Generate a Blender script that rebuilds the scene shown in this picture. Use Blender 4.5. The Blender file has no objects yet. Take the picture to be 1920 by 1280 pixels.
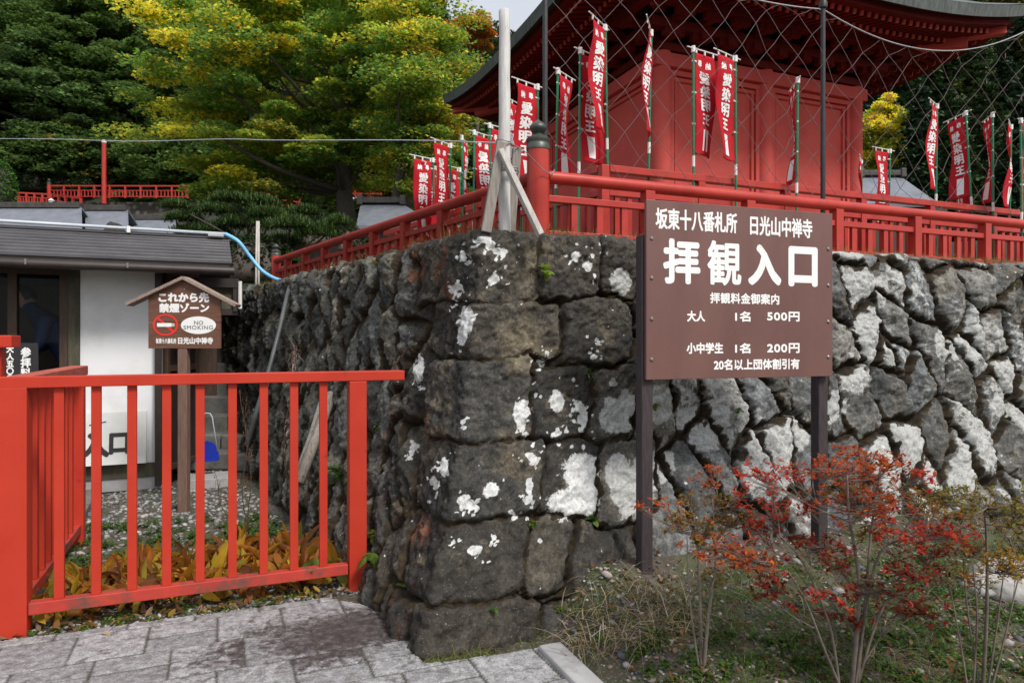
import bpy, math, random
import numpy as np
from mathutils import Vector, Matrix
R = math.radians
SC = bpy.context.scene
COL = SC.collection

# ---------------------------------------------------------------- camera, sky, sun, exposure
CAM_H = 1.5
FPX = 1300.0                                   # focal length in photograph pixels (1920 wide)
cam = bpy.data.cameras.new('camera')
cam.sensor_width = 36.0
cam.lens = 36.0 * FPX / 1920.0
cam.clip_start = 0.05
cam.clip_end = 2000.0
cam.dof.use_dof = True
cam.dof.focus_distance = 4.3
cam.dof.aperture_fstop = 7.0
cam_ob = bpy.data.objects.new('camera', cam)
COL.objects.link(cam_ob)
cam_ob.location = (0, 0, CAM_H)
cam_ob.rotation_euler = (R(90), 0, 0)
SC.camera = cam_ob

SUN_EL, SUN_AZ = 50.0, 138.0                   # azimuth clockwise from +Y (north)
world = bpy.data.worlds.new('World')
SC.world = world
world.use_nodes = True
wn = world.node_tree
sky = wn.nodes.new('ShaderNodeTexSky')
sky.sky_type = 'NISHITA'
sky.sun_disc = False
sky.sun_elevation = R(SUN_EL)
sky.sun_rotation = R(SUN_AZ)
sky.air_density = 1.0
sky.dust_density = 4.0
sky.ozone_density = 0.6
bg = wn.nodes['Background']
bg.inputs['Strength'].default_value = 0.15
# thin bright overcast: the clear sky seen through soft white cloud
tcw = wn.nodes.new('ShaderNodeTexCoord')
cl = wn.nodes.new('ShaderNodeTexNoise'); cl.inputs['Scale'].default_value = 2.2; cl.inputs['Detail'].default_value = 6
wn.links.new(tcw.outputs['Generated'], cl.inputs['Vector'])
cr_ = wn.nodes.new('ShaderNodeMapRange'); cr_.inputs[1].default_value = 0.35; cr_.inputs[2].default_value = 0.62; cr_.inputs[3].default_value = 0.62; cr_.inputs[4].default_value = 0.95
wn.links.new(cl.outputs['Fac'], cr_.inputs[0])
mxw = wn.nodes.new('ShaderNodeMix'); mxw.data_type = 'RGBA'
wn.links.new(cr_.outputs[0], mxw.inputs[0]); wn.links.new(sky.outputs[0], mxw.inputs[6]); mxw.inputs[7].default_value = (3.8, 3.9, 4.1, 1)
wn.links.new(mxw.outputs[2], bg.inputs[0])

sun = bpy.data.lights.new('sun', 'SUN')
sun.energy = 2.35
sun.angle = R(14)
sun.color = (1.0, 0.955, 0.90)
sun_ob = bpy.data.objects.new('sun', sun)
COL.objects.link(sun_ob)
az, el = R(SUN_AZ), R(SUN_EL)
sdir = Vector((math.sin(az) * math.cos(el), math.cos(az) * math.cos(el), math.sin(el)))
sun_ob.rotation_euler = (-sdir).to_track_quat('-Z', 'Y').to_euler()
sun_ob.location = sdir * 50

SC.view_settings.view_transform = 'Standard'
SC.view_settings.look = 'None'
SC.view_settings.gamma = 1.0
SC.view_settings.exposure = 0.5
SC.render.engine = 'CYCLES'
SC.cycles.max_bounces = 6
SC.cycles.transparent_max_bounces = 12
SC.cycles.use_denoising = True

# ---------------------------------------------------------------- helpers
def P(px, py, Y):
    """Photograph pixel + depth -> world point (used to measure places only)."""
    return Vector(((px - 960) / FPX * Y, Y, CAM_H - (py - 640) / FPX * Y))

def nrm(v):
    v = Vector(v); return v.normalized()

UR = nrm((2.40, 1.0, 0))                       # the site's main horizontal direction (wall, fence, hall)
NR = Vector((-UR.y, UR.x, 0))                  # horizontal, away from the viewer
ZUP = Vector((0, 0, 1))

def tag(o, label=None, cat=None, group=None, kind=None):
    if label: o['label'] = label
    if cat: o['category'] = cat
    if group: o['group'] = group
    if kind: o['kind'] = kind
    return o

def thing(name, label, cat, loc=(0, 0, 0), group=None):
    o = bpy.data.objects.new(name, None)
    o.empty_display_size = 0.1
    COL.objects.link(o)
    o.location = loc
    o.rotation_mode = 'XYZ'
    return tag(o, label, cat, group)

def worldloc(o):
    v = Vector((0, 0, 0))
    while o is not None:
        v += Vector(o.location); o = o.parent
    return v

def link_mesh(name, me, mat, parent=None, loc=None):
    if mat is not None:
        me.materials.append(mat)
    o = bpy.data.objects.new(name, me)
    COL.objects.link(o)
    if parent is not None:
        o.parent = parent
        me.transform(Matrix.Translation(-worldloc(parent)))
    elif loc is not None:
        me.transform(Matrix.Translation(-Vector(loc)))
        o.location = loc
    return o

class MB:
    """Collects shapes in world coordinates and links them as ONE mesh object."""
    def __init__(s):
        s.v = []; s.f = []
    def quadbox(s, c8):
        b = len(s.v); s.v += [tuple(p) for p in c8]
        for q in ((0, 3, 2, 1), (4, 5, 6, 7), (0, 1, 5, 4), (1, 2, 6, 5), (2, 3, 7, 6), (3, 0, 4, 7)):
            s.f.append(tuple(b + i for i in q))
        return s
    def box(s, c, sx, sy, sz, ax=None, ay=None, az=None):
        """centre, sizes along the three axes"""
        c = Vector(c); ax = Vector(ax or (1, 0, 0)); ay = Vector(ay or (0, 1, 0)); az = Vector(az or (0, 0, 1))
        X, Y_, Z = ax * sx / 2, ay * sy / 2, az * sz / 2
        return s.quadbox([c - X - Y_ - Z, c + X - Y_ - Z, c + X + Y_ - Z, c - X + Y_ - Z,
                          c - X - Y_ + Z, c + X - Y_ + Z, c + X + Y_ + Z, c - X + Y_ + Z])
    def bar(s, p0, p1, w, h, side=None):
        """bar from p0 to p1, w along the horizontal side vector, h along the other one"""
        p0, p1 = Vector(p0), Vector(p1); d = (p1 - p0)
        L = d.length; d = d / L
        sd = Vector(side) if side else d.cross(ZUP)
        if sd.length < 1e-4: sd = Vector((1, 0, 0))
        sd = (sd - d * sd.dot(d)).normalized()
        up = sd.cross(d)
        return s.box((p0 + p1) / 2, L, w, h, d, sd, up)
    def tube(s, pts, rad, n=8, caps=True):
        pts = [Vector(p) for p in pts]
        rads = rad if isinstance(rad, (list, tuple)) else [rad] * len(pts)
        b = len(s.v); ref = None
        for i, p in enumerate(pts):
            d = (pts[min(i + 1, len(pts) - 1)] - pts[max(i - 1, 0)])
            if d.length < 1e-9: d = Vector((0, 0, 1))
            d.normalize()
            if ref is None:
                ref = Vector((1, 0, 0)) if abs(d.x) < 0.8 else Vector((0, 1, 0))
            e1 = (ref - d * ref.dot(d)).normalized(); ref = e1
            e2 = d.cross(e1)
            for k in range(n):
                a = 2 * math.pi * k / n
                s.v.append(tuple(p + (e1 * math.cos(a) + e2 * math.sin(a)) * rads[i]))
        for i in range(len(pts) - 1):
            for k in range(n):
                k2 = (k + 1) % n
                s.f.append((b + i * n + k, b + i * n + k2, b + (i + 1) * n + k2, b + (i + 1) * n + k))
        if caps:
            s.f.append(tuple(b + k for k in reversed(range(n))))
            e = b + (len(pts) - 1) * n
            s.f.append(tuple(e + k for k in range(n)))
        return s
    def lathe(s, c, prof, n=20):
        """prof: list of (r, z) from bottom to top round the vertical axis through c"""
        c = Vector(c)
        return s.tube([c + Vector((0, 0, z + 1e-6 * i)) for i, (r, z) in enumerate(prof)], [max(r, 1e-4) for r, z in prof], n) if False else s._lathe(c, prof, n)
    def _lathe(s, c, prof, n):
        b = len(s.v)
        for r, z in prof:
            for k in range(n):
                a = 2 * math.pi * k / n
                s.v.append((c.x + r * math.cos(a), c.y + r * math.sin(a), c.z + z))
        for i in range(len(prof) - 1):
            for k in range(n):
                k2 = (k + 1) % n
                s.f.append((b + i * n + k, b + i * n + k2, b + (i + 1) * n + k2, b + (i + 1) * n + k))
        s.f.append(tuple(b + k for k in reversed(range(n))))
        e = b + (len(prof) - 1) * n
        s.f.append(tuple(e + k for k in range(n)))
        return s
    def prism(s, pts, off):
        """closed polygon pts extruded by vector off"""
        off = Vector(off); b = len(s.v); n = len(pts)
        s.v += [tuple(Vector(p)) for p in pts] + [tuple(Vector(p) + off) for p in pts]
        s.f.append(tuple(b + i for i in range(n)))
        s.f.append(tuple(b + n + i for i in reversed(range(n))))
        for i in range(n):
            j = (i + 1) % n
            s.f.append((b + i, b + n + i, b + n + j, b + j))
        return s
    def poly(s, pts):
        b = len(s.v); s.v += [tuple(Vector(p)) for p in pts]
        s.f.append(tuple(range(b, b + len(pts)))); return s
    def build(s, name, mat, parent=None, smooth=False, bevel=0.0, loc=None, fix=True):
        me = bpy.data.meshes.new(name)
        me.from_pydata(s.v, [], s.f)
        if fix:
            import bmesh
            bm = bmesh.new(); bm.from_mesh(me)
            bmesh.ops.recalc_face_normals(bm, faces=bm.faces)
            bm.to_mesh(me); bm.free()
        if smooth:
            me.polygons.foreach_set('use_smooth', [True] * len(me.polygons))
            if smooth != 'all':
                me.set_sharp_from_angle(angle=R(40))
        o = link_mesh(name, me, mat, parent, loc)
        if bevel:
            m = o.modifiers.new('bevel', 'BEVEL'); m.width = bevel; m.segments = 2; m.limit_method = 'ANGLE'; m.angle_limit = R(40)
            m.harden_normals = False
        return o

def np_mesh(name, verts, faces, mat, parent=None, cols=None, attrs=None, smooth=False, loc=None):
    """verts Nx3, faces MxK (K constant) -> mesh object"""
    verts = np.asarray(verts, np.float32); faces = np.asarray(faces, np.int32)
    me = bpy.data.meshes.new(name)
    n, k = faces.shape
    me.vertices.add(len(verts)); me.vertices.foreach_set('co', verts.ravel())
    me.loops.add(n * k); me.loops.foreach_set('vertex_index', faces.ravel())
    me.polygons.add(n)
    me.polygons.foreach_set('loop_start', np.arange(0, n * k, k, dtype=np.int32))
    if smooth: me.polygons.foreach_set('use_smooth', np.ones(n, bool))
    if cols is not None:
        a = me.attributes.new('Col', 'FLOAT_COLOR', 'POINT')
        c4 = np.ones((len(verts), 4), np.float32); c4[:, :3] = cols
        a.data.foreach_set('color', c4.ravel())
    for kx, vx in (attrs or {}).items():
        a = me.attributes.new(kx, 'FLOAT', 'POINT'); a.data.foreach_set('value', np.asarray(vx, np.float32))
    me.update(calc_edges=True)
    return link_mesh(name, me, mat, parent, loc)

# value noise in numpy
def _hash(ix, iy, iz, seed):
    h = (ix.astype(np.int64) * 374761393 + iy.astype(np.int64) * 668265263 + iz.astype(np.int64) * 1440662683 + seed * 974634777) & 0xffffffff
    h = ((h ^ (h >> 13)) * 1274126177) & 0xffffffff
    h = ((h ^ (h >> 15)) * 2246822519) & 0xffffffff
    return ((h ^ (h >> 16)) & 0xffffff) / float(0xffffff)
def vnoise(x, y, z=None, seed=0):
    x = np.asarray(x, float); y = np.asarray(y, float); z = np.zeros_like(x) if z is None else np.asarray(z, float)
    ix, iy, iz = np.floor(x), np.floor(y), np.floor(z)
    fx, fy, fz = x - ix, y - iy, z - iz
    fx, fy, fz = (t * t * t * (t * (t * 6 - 15) + 10) for t in (fx, fy, fz))
    ix, iy, iz = ix.astype(np.int64), iy.astype(np.int64), iz.astype(np.int64)
    def c(a, b, d): return _hash(ix + a, iy + b, iz + d, seed)
    l = lambda a, b, t: a + (b - a) * t
    z0 = l(l(c(0, 0, 0), c(1, 0, 0), fx), l(c(0, 1, 0), c(1, 1, 0), fx), fy)
    z1 = l(l(c(0, 0, 1), c(1, 0, 1), fx), l(c(0, 1, 1), c(1, 1, 1), fx), fy)
    return l(z0, z1, fz) * 2 - 1
def fbm(x, y, z=None, seed=0, oct=4, gain=0.5):
    s = 0; a = 1.0; f = 1.0; t = 0
    for o in range(oct):
        s = s + a * vnoise(np.asarray(x) * f, np.asarray(y) * f, None if z is None else np.asarray(z) * f, seed + o * 17)
        t += a; a *= gain; f *= 2.03
    return s / t
def chips(u, v, size, seed):
    """broken-stone facets: every small cell is a plane tilted its own way"""
    gx_, gy_ = u / size, v / size; ix, iy = np.floor(gx_), np.floor(gy_)
    best = np.full(np.shape(u), 9.0); out = np.zeros(np.shape(u))
    for a in (-1, 0, 1):
        for b in (-1, 0, 1):
            jx, jy = (ix + a).astype(np.int64), (iy + b).astype(np.int64); z0 = np.zeros_like(jx)
            dx = gx_ - (jx + _hash(jx, jy, z0, seed)); dy = gy_ - (jy + _hash(jx, jy, z0, seed + 1)); d = dx * dx + dy * dy
            pl = (_hash(jx, jy, z0, seed + 2) - .5) * 1.5 * dx + (_hash(jx, jy, z0, seed + 3) - .5) * 1.5 * dy + (_hash(jx, jy, z0, seed + 4) - .5) * .6
            m_ = d < best; out = np.where(m_, pl, out); best = np.where(m_, d, best)
    return out * size
def sstep(e0, e1, x):
    t = np.clip((np.asarray(x, float) - e0) / (e1 - e0), 0, 1); return t * t * (3 - 2 * t)

# ---------------------------------------------------------------- materials
def new_mat(name):
    m = bpy.data.materials.new(name); m.use_nodes = True
    nt = m.node_tree
    return m, nt, nt.nodes['Principled BSDF']
def _noise(nt, vec, scale, detail=5, rough=0.6, dist=0.0):
    n = nt.nodes.new('ShaderNodeTexNoise')
    n.inputs['Scale'].default_value = scale; n.inputs['Detail'].default_value = detail
    n.inputs['Roughness'].default_value = rough; n.inputs['Distortion'].default_value = dist
    nt.links.new(vec, n.inputs['Vector']); return n.outputs['Fac']
def _coord(nt, stretch=None):
    t = nt.nodes.new('ShaderNodeTexCoord'); v = t.outputs['Object']
    if stretch:
        mp = nt.nodes.new('ShaderNodeMapping'); mp.inputs['Scale'].default_value = stretch
        nt.links.new(v, mp.inputs['Vector']); v = mp.outputs['Vector']
    return v
def _ramp(nt, fac, stops):
    r = nt.nodes.new('ShaderNodeValToRGB'); e = r.color_ramp.elements
    while len(e) < len(stops): e.new(0.5)
    for el_, (p, c) in zip(e, stops):
        el_.position = p; el_.color = (c[0], c[1], c[2], 1) if hasattr(c, '__len__') else (c, c, c, 1)
    nt.links.new(fac, r.inputs['Fac']); return r.outputs['Color']
def _mix(nt, fac, a, b, mode='MIX'):
    m = nt.nodes.new('ShaderNodeMix'); m.data_type = 'RGBA'; m.blend_type = mode
    for sock, val in ((m.inputs[0], fac), (m.inputs[6], a), (m.inputs[7], b)):
        if isinstance(val, (int, float)): sock.default_value = val
        elif isinstance(val, (tuple, list)): sock.default_value = (*val, 1)[:4]
        else: nt.links.new(val, sock)
    return m.outputs[2]
def _math(nt, op, a, b=None, clamp=False):
    m = nt.nodes.new('ShaderNodeMath'); m.operation = op; m.use_clamp = clamp
    for i, val in enumerate((a, b)):
        if val is None: continue
        if isinstance(val, (int, float)): m.inputs[i].default_value = val
        else: nt.links.new(val, m.inputs[i])
    return m.outputs[0]
def _bump(nt, bsdf, h, strength=0.3, dist=0.01):
    b = nt.nodes.new('ShaderNodeBump'); b.inputs['Strength'].default_value = strength; b.inputs['Distance'].default_value = dist
    nt.links.new(h, b.inputs['Height']); nt.links.new(b.outputs[0], bsdf.inputs['Normal'])
def _attr(nt, name):
    a = nt.nodes.new('ShaderNodeAttribute'); a.attribute_name = name; return a

def mat_noise(name, c1, c2, scale=8, rough=0.6, bump=0.15, stretch=None, stain=None, stain_scale=3, stain_lo=0.55, stain_hi=0.72, bscale=40, metal=0, spec=0.5):
    """two-tone noise paint / wood / metal, with optional stains of a second colour"""
    m, nt, b = new_mat(name)
    v = _coord(nt, stretch)
    col = _ramp(nt, _noise(nt, v, scale, 6), [(0.3, c1), (0.7, c2)])
    if stain:
        f = _ramp(nt, _noise(nt, v, stain_scale, 9, 0.7), [(stain_lo, 0.0), (stain_hi, 1.0)])
        col = _mix(nt, f, col, stain)
    nt.links.new(col, b.inputs['Base Color'])
    b.inputs['Roughness'].default_value = rough; b.inputs['Metallic'].default_value = metal
    b.inputs['Specular IOR Level'].default_value = spec
    if bump: _bump(nt, b, _noise(nt, v, bscale, 6, 0.65), bump, 0.006)
    return m

def mat_leaf(name, trans=0.35, rough=0.55):
    m, nt, b = new_mat(name)
    a = _attr(nt, 'Col')
    nt.links.new(a.outputs['Color'], b.inputs['Base Color'])
    b.inputs['Roughness'].default_value = rough
    b.inputs['Specular IOR Level'].default_value = 0.25
    t = nt.nodes.new('ShaderNodeBsdfTranslucent'); nt.links.new(a.outputs['Color'], t.inputs['Color'])
    mx = nt.nodes.new('ShaderNodeMixShader'); mx.inputs[0].default_value = trans
    nt.links.new(b.outputs[0], mx.inputs[1]); nt.links.new(t.outputs[0], mx.inputs[2])
    nt.links.new(mx.outputs[0], nt.nodes['Material Output'].inputs['Surface'])
    return m

M = {}
RED1, RED2 = (0.42, 0.031, 0.015), (0.50, 0.044, 0.022)
M['fence_rail'] = mat_noise('worn red rail paint', RED1, RED2, 3, 0.5, 0.08, stain=(0.10, 0.035, 0.025), stain_scale=5, stain_lo=0.60, stain_hi=0.74, bscale=120, spec=0.25)
M['fence'] = mat_noise('fence red paint', RED1, RED2, 3, 0.5, 0.06, stain=(0.16, 0.02, 0.015), stain_scale=9, stain_lo=0.635, stain_hi=0.74, bscale=120, spec=0.25)
M['fence_grime'] = mat_noise('grimy red paint', (0.36, 0.030, 0.020), (0.50, 0.045, 0.026), 5, 0.6, 0.15, stain=(0.075, 0.06, 0.045), stain_scale=7, stain_lo=0.48, stain_hi=0.68)
M['coping'] = mat_noise('worn red wood', (0.34, 0.05, 0.03), (0.48, 0.10, 0.06), 10, 0.7, 0.3, stretch=(1, 1, 4), stain=(0.30, 0.20, 0.15), stain_scale=8, stain_lo=0.5, stain_hi=0.7)
M['rail'] = mat_noise('vermilion lacquer', (0.36, 0.030, 0.020), (0.50, 0.046, 0.032), 4, 0.34, 0.06, spec=0.42, stain=(0.20, 0.025, 0.02), stain_scale=6, stain_lo=0.60, stain_hi=0.8)
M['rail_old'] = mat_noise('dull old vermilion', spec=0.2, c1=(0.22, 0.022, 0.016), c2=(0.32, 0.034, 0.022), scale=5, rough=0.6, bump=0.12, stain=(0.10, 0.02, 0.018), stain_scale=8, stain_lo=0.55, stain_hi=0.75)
M['hall'] = mat_noise('faded vermilion wall', (0.54, 0.084, 0.072), (0.63, 0.105, 0.088), 2.5, 0.7, 0.05, spec=0.15, stain=(0.44, 0.06, 0.048), stain_scale=1.5, stain_lo=0.5, stain_hi=0.9)
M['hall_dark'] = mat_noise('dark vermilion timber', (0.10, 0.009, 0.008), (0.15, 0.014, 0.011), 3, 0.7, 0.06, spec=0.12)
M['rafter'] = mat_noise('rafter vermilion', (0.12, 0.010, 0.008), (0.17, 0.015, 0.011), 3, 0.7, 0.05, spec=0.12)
M['tip'] = mat_noise('rafter end paint', (0.55, 0.075, 0.055), (0.62, 0.095, 0.07), 3, 0.5, 0.0)
M['copper'] = mat_noise('weathered copper', (0.04, 0.048, 0.046), (0.12, 0.135, 0.125), 4, 0.55, 0.1, stretch=(6, 6, 0.6), stain=(0.045, 0.04, 0.036), stain_scale=2.5)
M['bronze'] = mat_noise('dark bronze cap', (0.05, 0.055, 0.05), (0.10, 0.11, 0.095), 9, 0.45, 0.1, metal=0.4)
M['log'] = mat_noise('silver weathered log', (0.46, 0.455, 0.44), (0.68, 0.675, 0.66), 9, 0.75, 0.35, stretch=(6, 6, 0.7), stain=(0.12, 0.10, 0.085), stain_scale=8, stain_lo=0.62, stain_hi=0.74)
M['oldwood'] = mat_noise('grey weathered wood', (0.17, 0.15, 0.13), (0.34, 0.31, 0.28), 9, 0.8, 0.4, stretch=(7, 7, 0.8), stain=(0.07, 0.06, 0.05), stain_scale=6)
M['palewood'] = mat_noise('pale weathered plank', (0.36, 0.34, 0.31), (0.55, 0.53, 0.50), 9, 0.8, 0.35, stretch=(7, 7, 0.8), stain=(0.13, 0.11, 0.09), stain_scale=7, stain_lo=0.6)
M['wire'] = mat_noise('galvanised wire', (0.25, 0.26, 0.27), (0.4, 0.41, 0.42), 30, 0.5, 0, metal=0.5)
M['black'] = mat_noise('black post paint', (0.014, 0.014, 0.017), (0.03, 0.03, 0.034), 15, 0.45, 0.3, bscale=90)
M['netwire'] = mat_noise('rusty net wire', (0.085, 0.055, 0.055), (0.17, 0.125, 0.12), 12, 0.6, 0)
M['green'] = mat_noise('green pole plastic', (0.004, 0.17, 0.075), (0.008, 0.22, 0.10), 8, 0.35, 0)
def _cloth():
    m = M['flag']; nt = m.node_tree; b = nt.nodes['Principled BSDF']
    t = nt.nodes.new('ShaderNodeBsdfTranslucent'); nt.links.new(b.inputs['Base Color'].links[0].from_socket, t.inputs['Color'])
    mx = nt.nodes.new('ShaderNodeMixShader'); mx.inputs[0].default_value = 0.28
    nt.links.new(b.outputs[0], mx.inputs[1]); nt.links.new(t.outputs[0], mx.inputs[2]); nt.links.new(mx.outputs[0], nt.nodes['Material Output'].inputs['Surface'])
M['white'] = mat_noise('white plastic', (0.70, 0.70, 0.68), (0.80, 0.80, 0.78), 8, 0.5, 0)
M['letter'] = mat_noise('white lettering', (0.84, 0.84, 0.83), (0.90, 0.90, 0.89), 20, 0.5, 0)
M['sign'] = mat_noise('brown sign enamel', (0.132, 0.060, 0.051), (0.182, 0.090, 0.078), 2.2, 0.42, 0.03, stretch=(1.6, 1.6, .5), stain=(0.20, 0.11, 0.10), stain_scale=14, stain_lo=0.66, stain_hi=0.8)
M['signpost'] = mat_noise('dark plum wood', (0.026, 0.018, 0.021), (0.055, 0.040, 0.044), 12, 0.6, 0.5, stretch=(6, 6, 1), bscale=22)
M['steel'] = mat_noise('bolt steel', (0.22, 0.19, 0.18), (0.38, 0.35, 0.34), 20, 0.4, 0, metal=0.8)
M['boardwood'] = mat_noise('brown stained board', (0.10, 0.043, 0.025), (0.19, 0.085, 0.05), 6, 0.6, 0.25, stretch=(1.2, 1.2, 14), stain=(0.055, 0.026, 0.018), stain_scale=3, stain_lo=0.6)
M['boardroof'] = mat_noise('bleached brown wood', (0.20, 0.14, 0.11), (0.38, 0.30, 0.25), 7, 0.75, 0.3, stretch=(8, 8, 8), stain=(0.13, 0.08, 0.06), stain_scale=2)
M['boardpost'] = mat_noise('weathered brown post', (0.12, 0.065, 0.045), (0.22, 0.135, 0.10), 8, 0.75, 0.35, stretch=(7, 7, 0.8), stain=(0.10, 0.085, 0.06), stain_scale=3)
M['redmark'] = mat_noise('red sign paint', (0.72, 0.028, 0.016), (0.80, 0.035, 0.02), 8, 0.5, 0)
M['inkgrey'] = mat_noise('grey ink', (0.12, 0.15, 0.16), (0.20, 0.23, 0.24), 8, 0.5, 0)
M['inkblack'] = mat_noise('black ink', (0.012, 0.012, 0.012), (0.03, 0.03, 0.03), 12, 0.6, 0)
M['flag'] = mat_noise('red banner cloth', (0.56, 0.020, 0.034), (0.66, 0.034, 0.050), 5, 0.85, 0.05, spec=0.1)
_cloth()
M['plaster'] = mat_noise('white plaster', (0.76, 0.77, 0.79), (0.83, 0.84, 0.86), 1.5, 0.8, 0.08, spec=0.2, stain=(0.62, 0.62, 0.60), stain_scale=1.8, stain_lo=0.52, stain_hi=0.85)
M['brownmetal'] = mat_noise('dark brown metal', (0.022, 0.015, 0.013), (0.040, 0.028, 0.024), 8, 0.45, 0.03)
M['brownwood'] = mat_noise('brown timber', (0.045, 0.026, 0.016), (0.085, 0.05, 0.032), 8, 0.6, 0.2, stretch=(6, 6, 0.8))
M['olivewood'] = mat_noise('mossy olive timber', (0.045, 0.042, 0.026), (0.10, 0.09, 0.055), 6, 0.75, 0.3, stretch=(4, 4, 1), stain=(0.12, 0.115, 0.085), stain_scale=5)
M['sheetroof'] = mat_noise('grey metal roof', (0.055, 0.053, 0.058), (0.10, 0.097, 0.105), 3, 0.38, 0.03)
M['greyroof'] = mat_noise('slate grey roof', (0.13, 0.145, 0.175), (0.19, 0.205, 0.24), 5, 0.5, 0.1, stain=(0.09, 0.10, 0.11), stain_scale=2)
M['ridge'] = mat_noise('dark ridge tile', (0.035, 0.03, 0.028), (0.075, 0.068, 0.062), 8, 0.6, 0.2)
M['concrete'] = mat_noise('pale concrete', (0.30, 0.30, 0.30), (0.42, 0.42, 0.42), 5, 0.85, 0.25, stain=(0.20, 0.19, 0.18), stain_scale=3)
M['hose'] = mat_noise('light blue hose', (0.16, 0.48, 0.78), (0.22, 0.55, 0.84), 5, 0.4, 0)
M['pipe'] = mat_noise('pale grey pipe', (0.42, 0.47, 0.52), (0.55, 0.60, 0.65), 5, 0.4, 0)
M['darkpipe'] = mat_noise('dark grey pipe', (0.05, 0.055, 0.06), (0.10, 0.105, 0.11), 5, 0.5, 0.1)
M['blue'] = mat_noise('blue plastic', (0.008, 0.025, 0.32), (0.012, 0.04, 0.40), 4, 0.4, 0)
M['whitepanel'] = mat_noise('stained white panel', (0.64, 0.66, 0.64), (0.78, 0.79, 0.77), 3, 0.6, 0.08, stain=(0.33, 0.34, 0.29), stain_scale=2.5, stain_lo=0.5, stain_hi=0.85)
M['darkboard'] = mat_noise('dark notice board', (0.018, 0.016, 0.02), (0.03, 0.028, 0.03), 6, 0.5, 0)
M['skin'] = mat_noise('skin', (0.45, 0.24, 0.16), (0.52, 0.29, 0.20), 9, 0.6, 0)
M['navy'] = mat_noise('navy work jacket', (0.018, 0.032, 0.075), (0.03, 0.05, 0.11), 9, 0.85, 0.1)
M['hair'] = mat_noise('black hair', (0.010, 0.009, 0.009), (0.022, 0.02, 0.018), 30, 0.5, 0.2)
M['leaf'] = mat_leaf('leaf', 0.48)
M['needle'] = mat_leaf('needle', 0.15, 0.6)
M['grassm'] = mat_leaf('grass blade', 0.25, 0.7)
M['moss'] = mat_noise('bright moss', (0.12, 0.13, 0.012), (0.24, 0.22, 0.025), 14, 0.95, 0.8, bscale=60)
M['bark'] = mat_noise('grey brown bark', (0.045, 0.036, 0.028), (0.11, 0.09, 0.072), 7, 0.85, 0.6, stretch=(5, 5, 1), bscale=20)
M['twig'] = mat_noise('pale grey twig', (0.09, 0.072, 0.058), (0.22, 0.185, 0.155), 14, 0.8, 0.3, stretch=(2, 2, 1))
M['brownstem'] = mat_noise('brown dry stem', (0.05, 0.03, 0.022), (0.10, 0.06, 0.04), 14, 0.8, 0.2)

def mat_glass():
    m, nt, b = new_mat('window glass')
    nt.nodes.remove(b)
    t = nt.nodes.new('ShaderNodeBsdfTransparent'); t.inputs[0].default_value = (0.82, 0.85, 0.88, 1)
    g = nt.nodes.new('ShaderNodeBsdfGlossy'); g.inputs['Roughness'].default_value = 0.02
    fr = nt.nodes.new('ShaderNodeFresnel'); fr.inputs['IOR'].default_value = 1.17
    mx = nt.nodes.new('ShaderNodeMixShader')
    nt.links.new(fr.outputs[0], mx.inputs[0]); nt.links.new(t.outputs[0], mx.inputs[1]); nt.links.new(g.outputs[0], mx.inputs[2])
    nt.links.new(mx.outputs[0], nt.nodes['Material Output'].inputs['Surface'])
    return m
M['glass'] = mat_glass()

# ---------------------------------------------------------------- writing
def text_mesh(body, line=1.0, space=1.0):
    """Text in the local xy plane as flat mesh data (vertices moved to 0..w, 0..h; faces), w, h"""
    c = bpy.data.curves.new('lettering', 'FONT')
    c.body = body; c.extrude = 0.0; c.space_line = line; c.space_character = space
    c.align_x = 'CENTER'; c.resolution_u = 4; c.fill_mode = 'FRONT'
    o = bpy.data.objects.new('lettering', c); COL.objects.link(o)
    bpy.context.view_layer.update()
    dg = bpy.context.evaluated_depsgraph_get()
    me = bpy.data.meshes.new_from_object(o.evaluated_get(dg))
    bpy.data.objects.remove(o); bpy.data.curves.remove(c)
    co = np.empty(len(me.vertices) * 3, np.float32); me.vertices.foreach_get('co', co); co = co.reshape(-1, 3)
    f = [tuple(p.vertices) for p in me.polygons]
    bpy.data.meshes.remove(me)
    lo, hi = co.min(0), co.max(0)
    return co[:, :2] - lo[:2], f, float(hi[0] - lo[0]), float(hi[1] - lo[1])

def thicken(co, faces, r, n=8):
    """strokes made bolder and rounder: the glyph brushed n times round a small circle, every coat a hair prouder"""
    V, F = [], []
    offs = [(0, 0)] + [(r * math.cos(2 * math.pi * k / n), r * math.sin(2 * math.pi * k / n)) for k in range(n)] if r > 0 else [(0, 0)]
    for k, (dx, dy) in enumerate(offs):
        b = len(V)
        V += [(x + dx, y + dy, k) for x, y in co]
        F += [tuple(b + i for i in f) for f in faces]
    return V, F

def write(name, body, origin, ex, ey, x0, y0, x1, y1, mat, parent, bold=0.0, thick=0.0015, line=1.0, space=1.0):
    """Painted text fitted into the box x0..x1, y0..y1 of the plane origin + x*ex + y*ey; bold = stroke growth in metres"""
    co, f, w, h = text_mesh(body, line=line, space=space)
    ex, ey = Vector(ex), Vector(ey); ez = ex.cross(ey)
    W_, H_ = (x1 - x0 - 2 * bold), (y1 - y0 - 2 * bold)
    co = co * np.array([W_ / w, H_ / h]) + np.array([x0 + bold, y0 + bold])
    V, F = thicken(co, f, bold)
    o = Vector(origin)
    me = bpy.data.meshes.new(name)
    me.from_pydata([tuple(o + ex * x + ey * y + ez * (0.0006 + 0.00012 * k)) for x, y, k in V], [], F)
    return link_mesh(name, me, mat, parent)

def ray_plane(px, py, p0, n):
    d = Vector(((px - 960) / FPX, 1, -(py - 640) / FPX)); o = Vector((0, 0, CAM_H))
    return o + d * ((Vector(p0) - o).dot(n) / d.dot(n))
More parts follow.
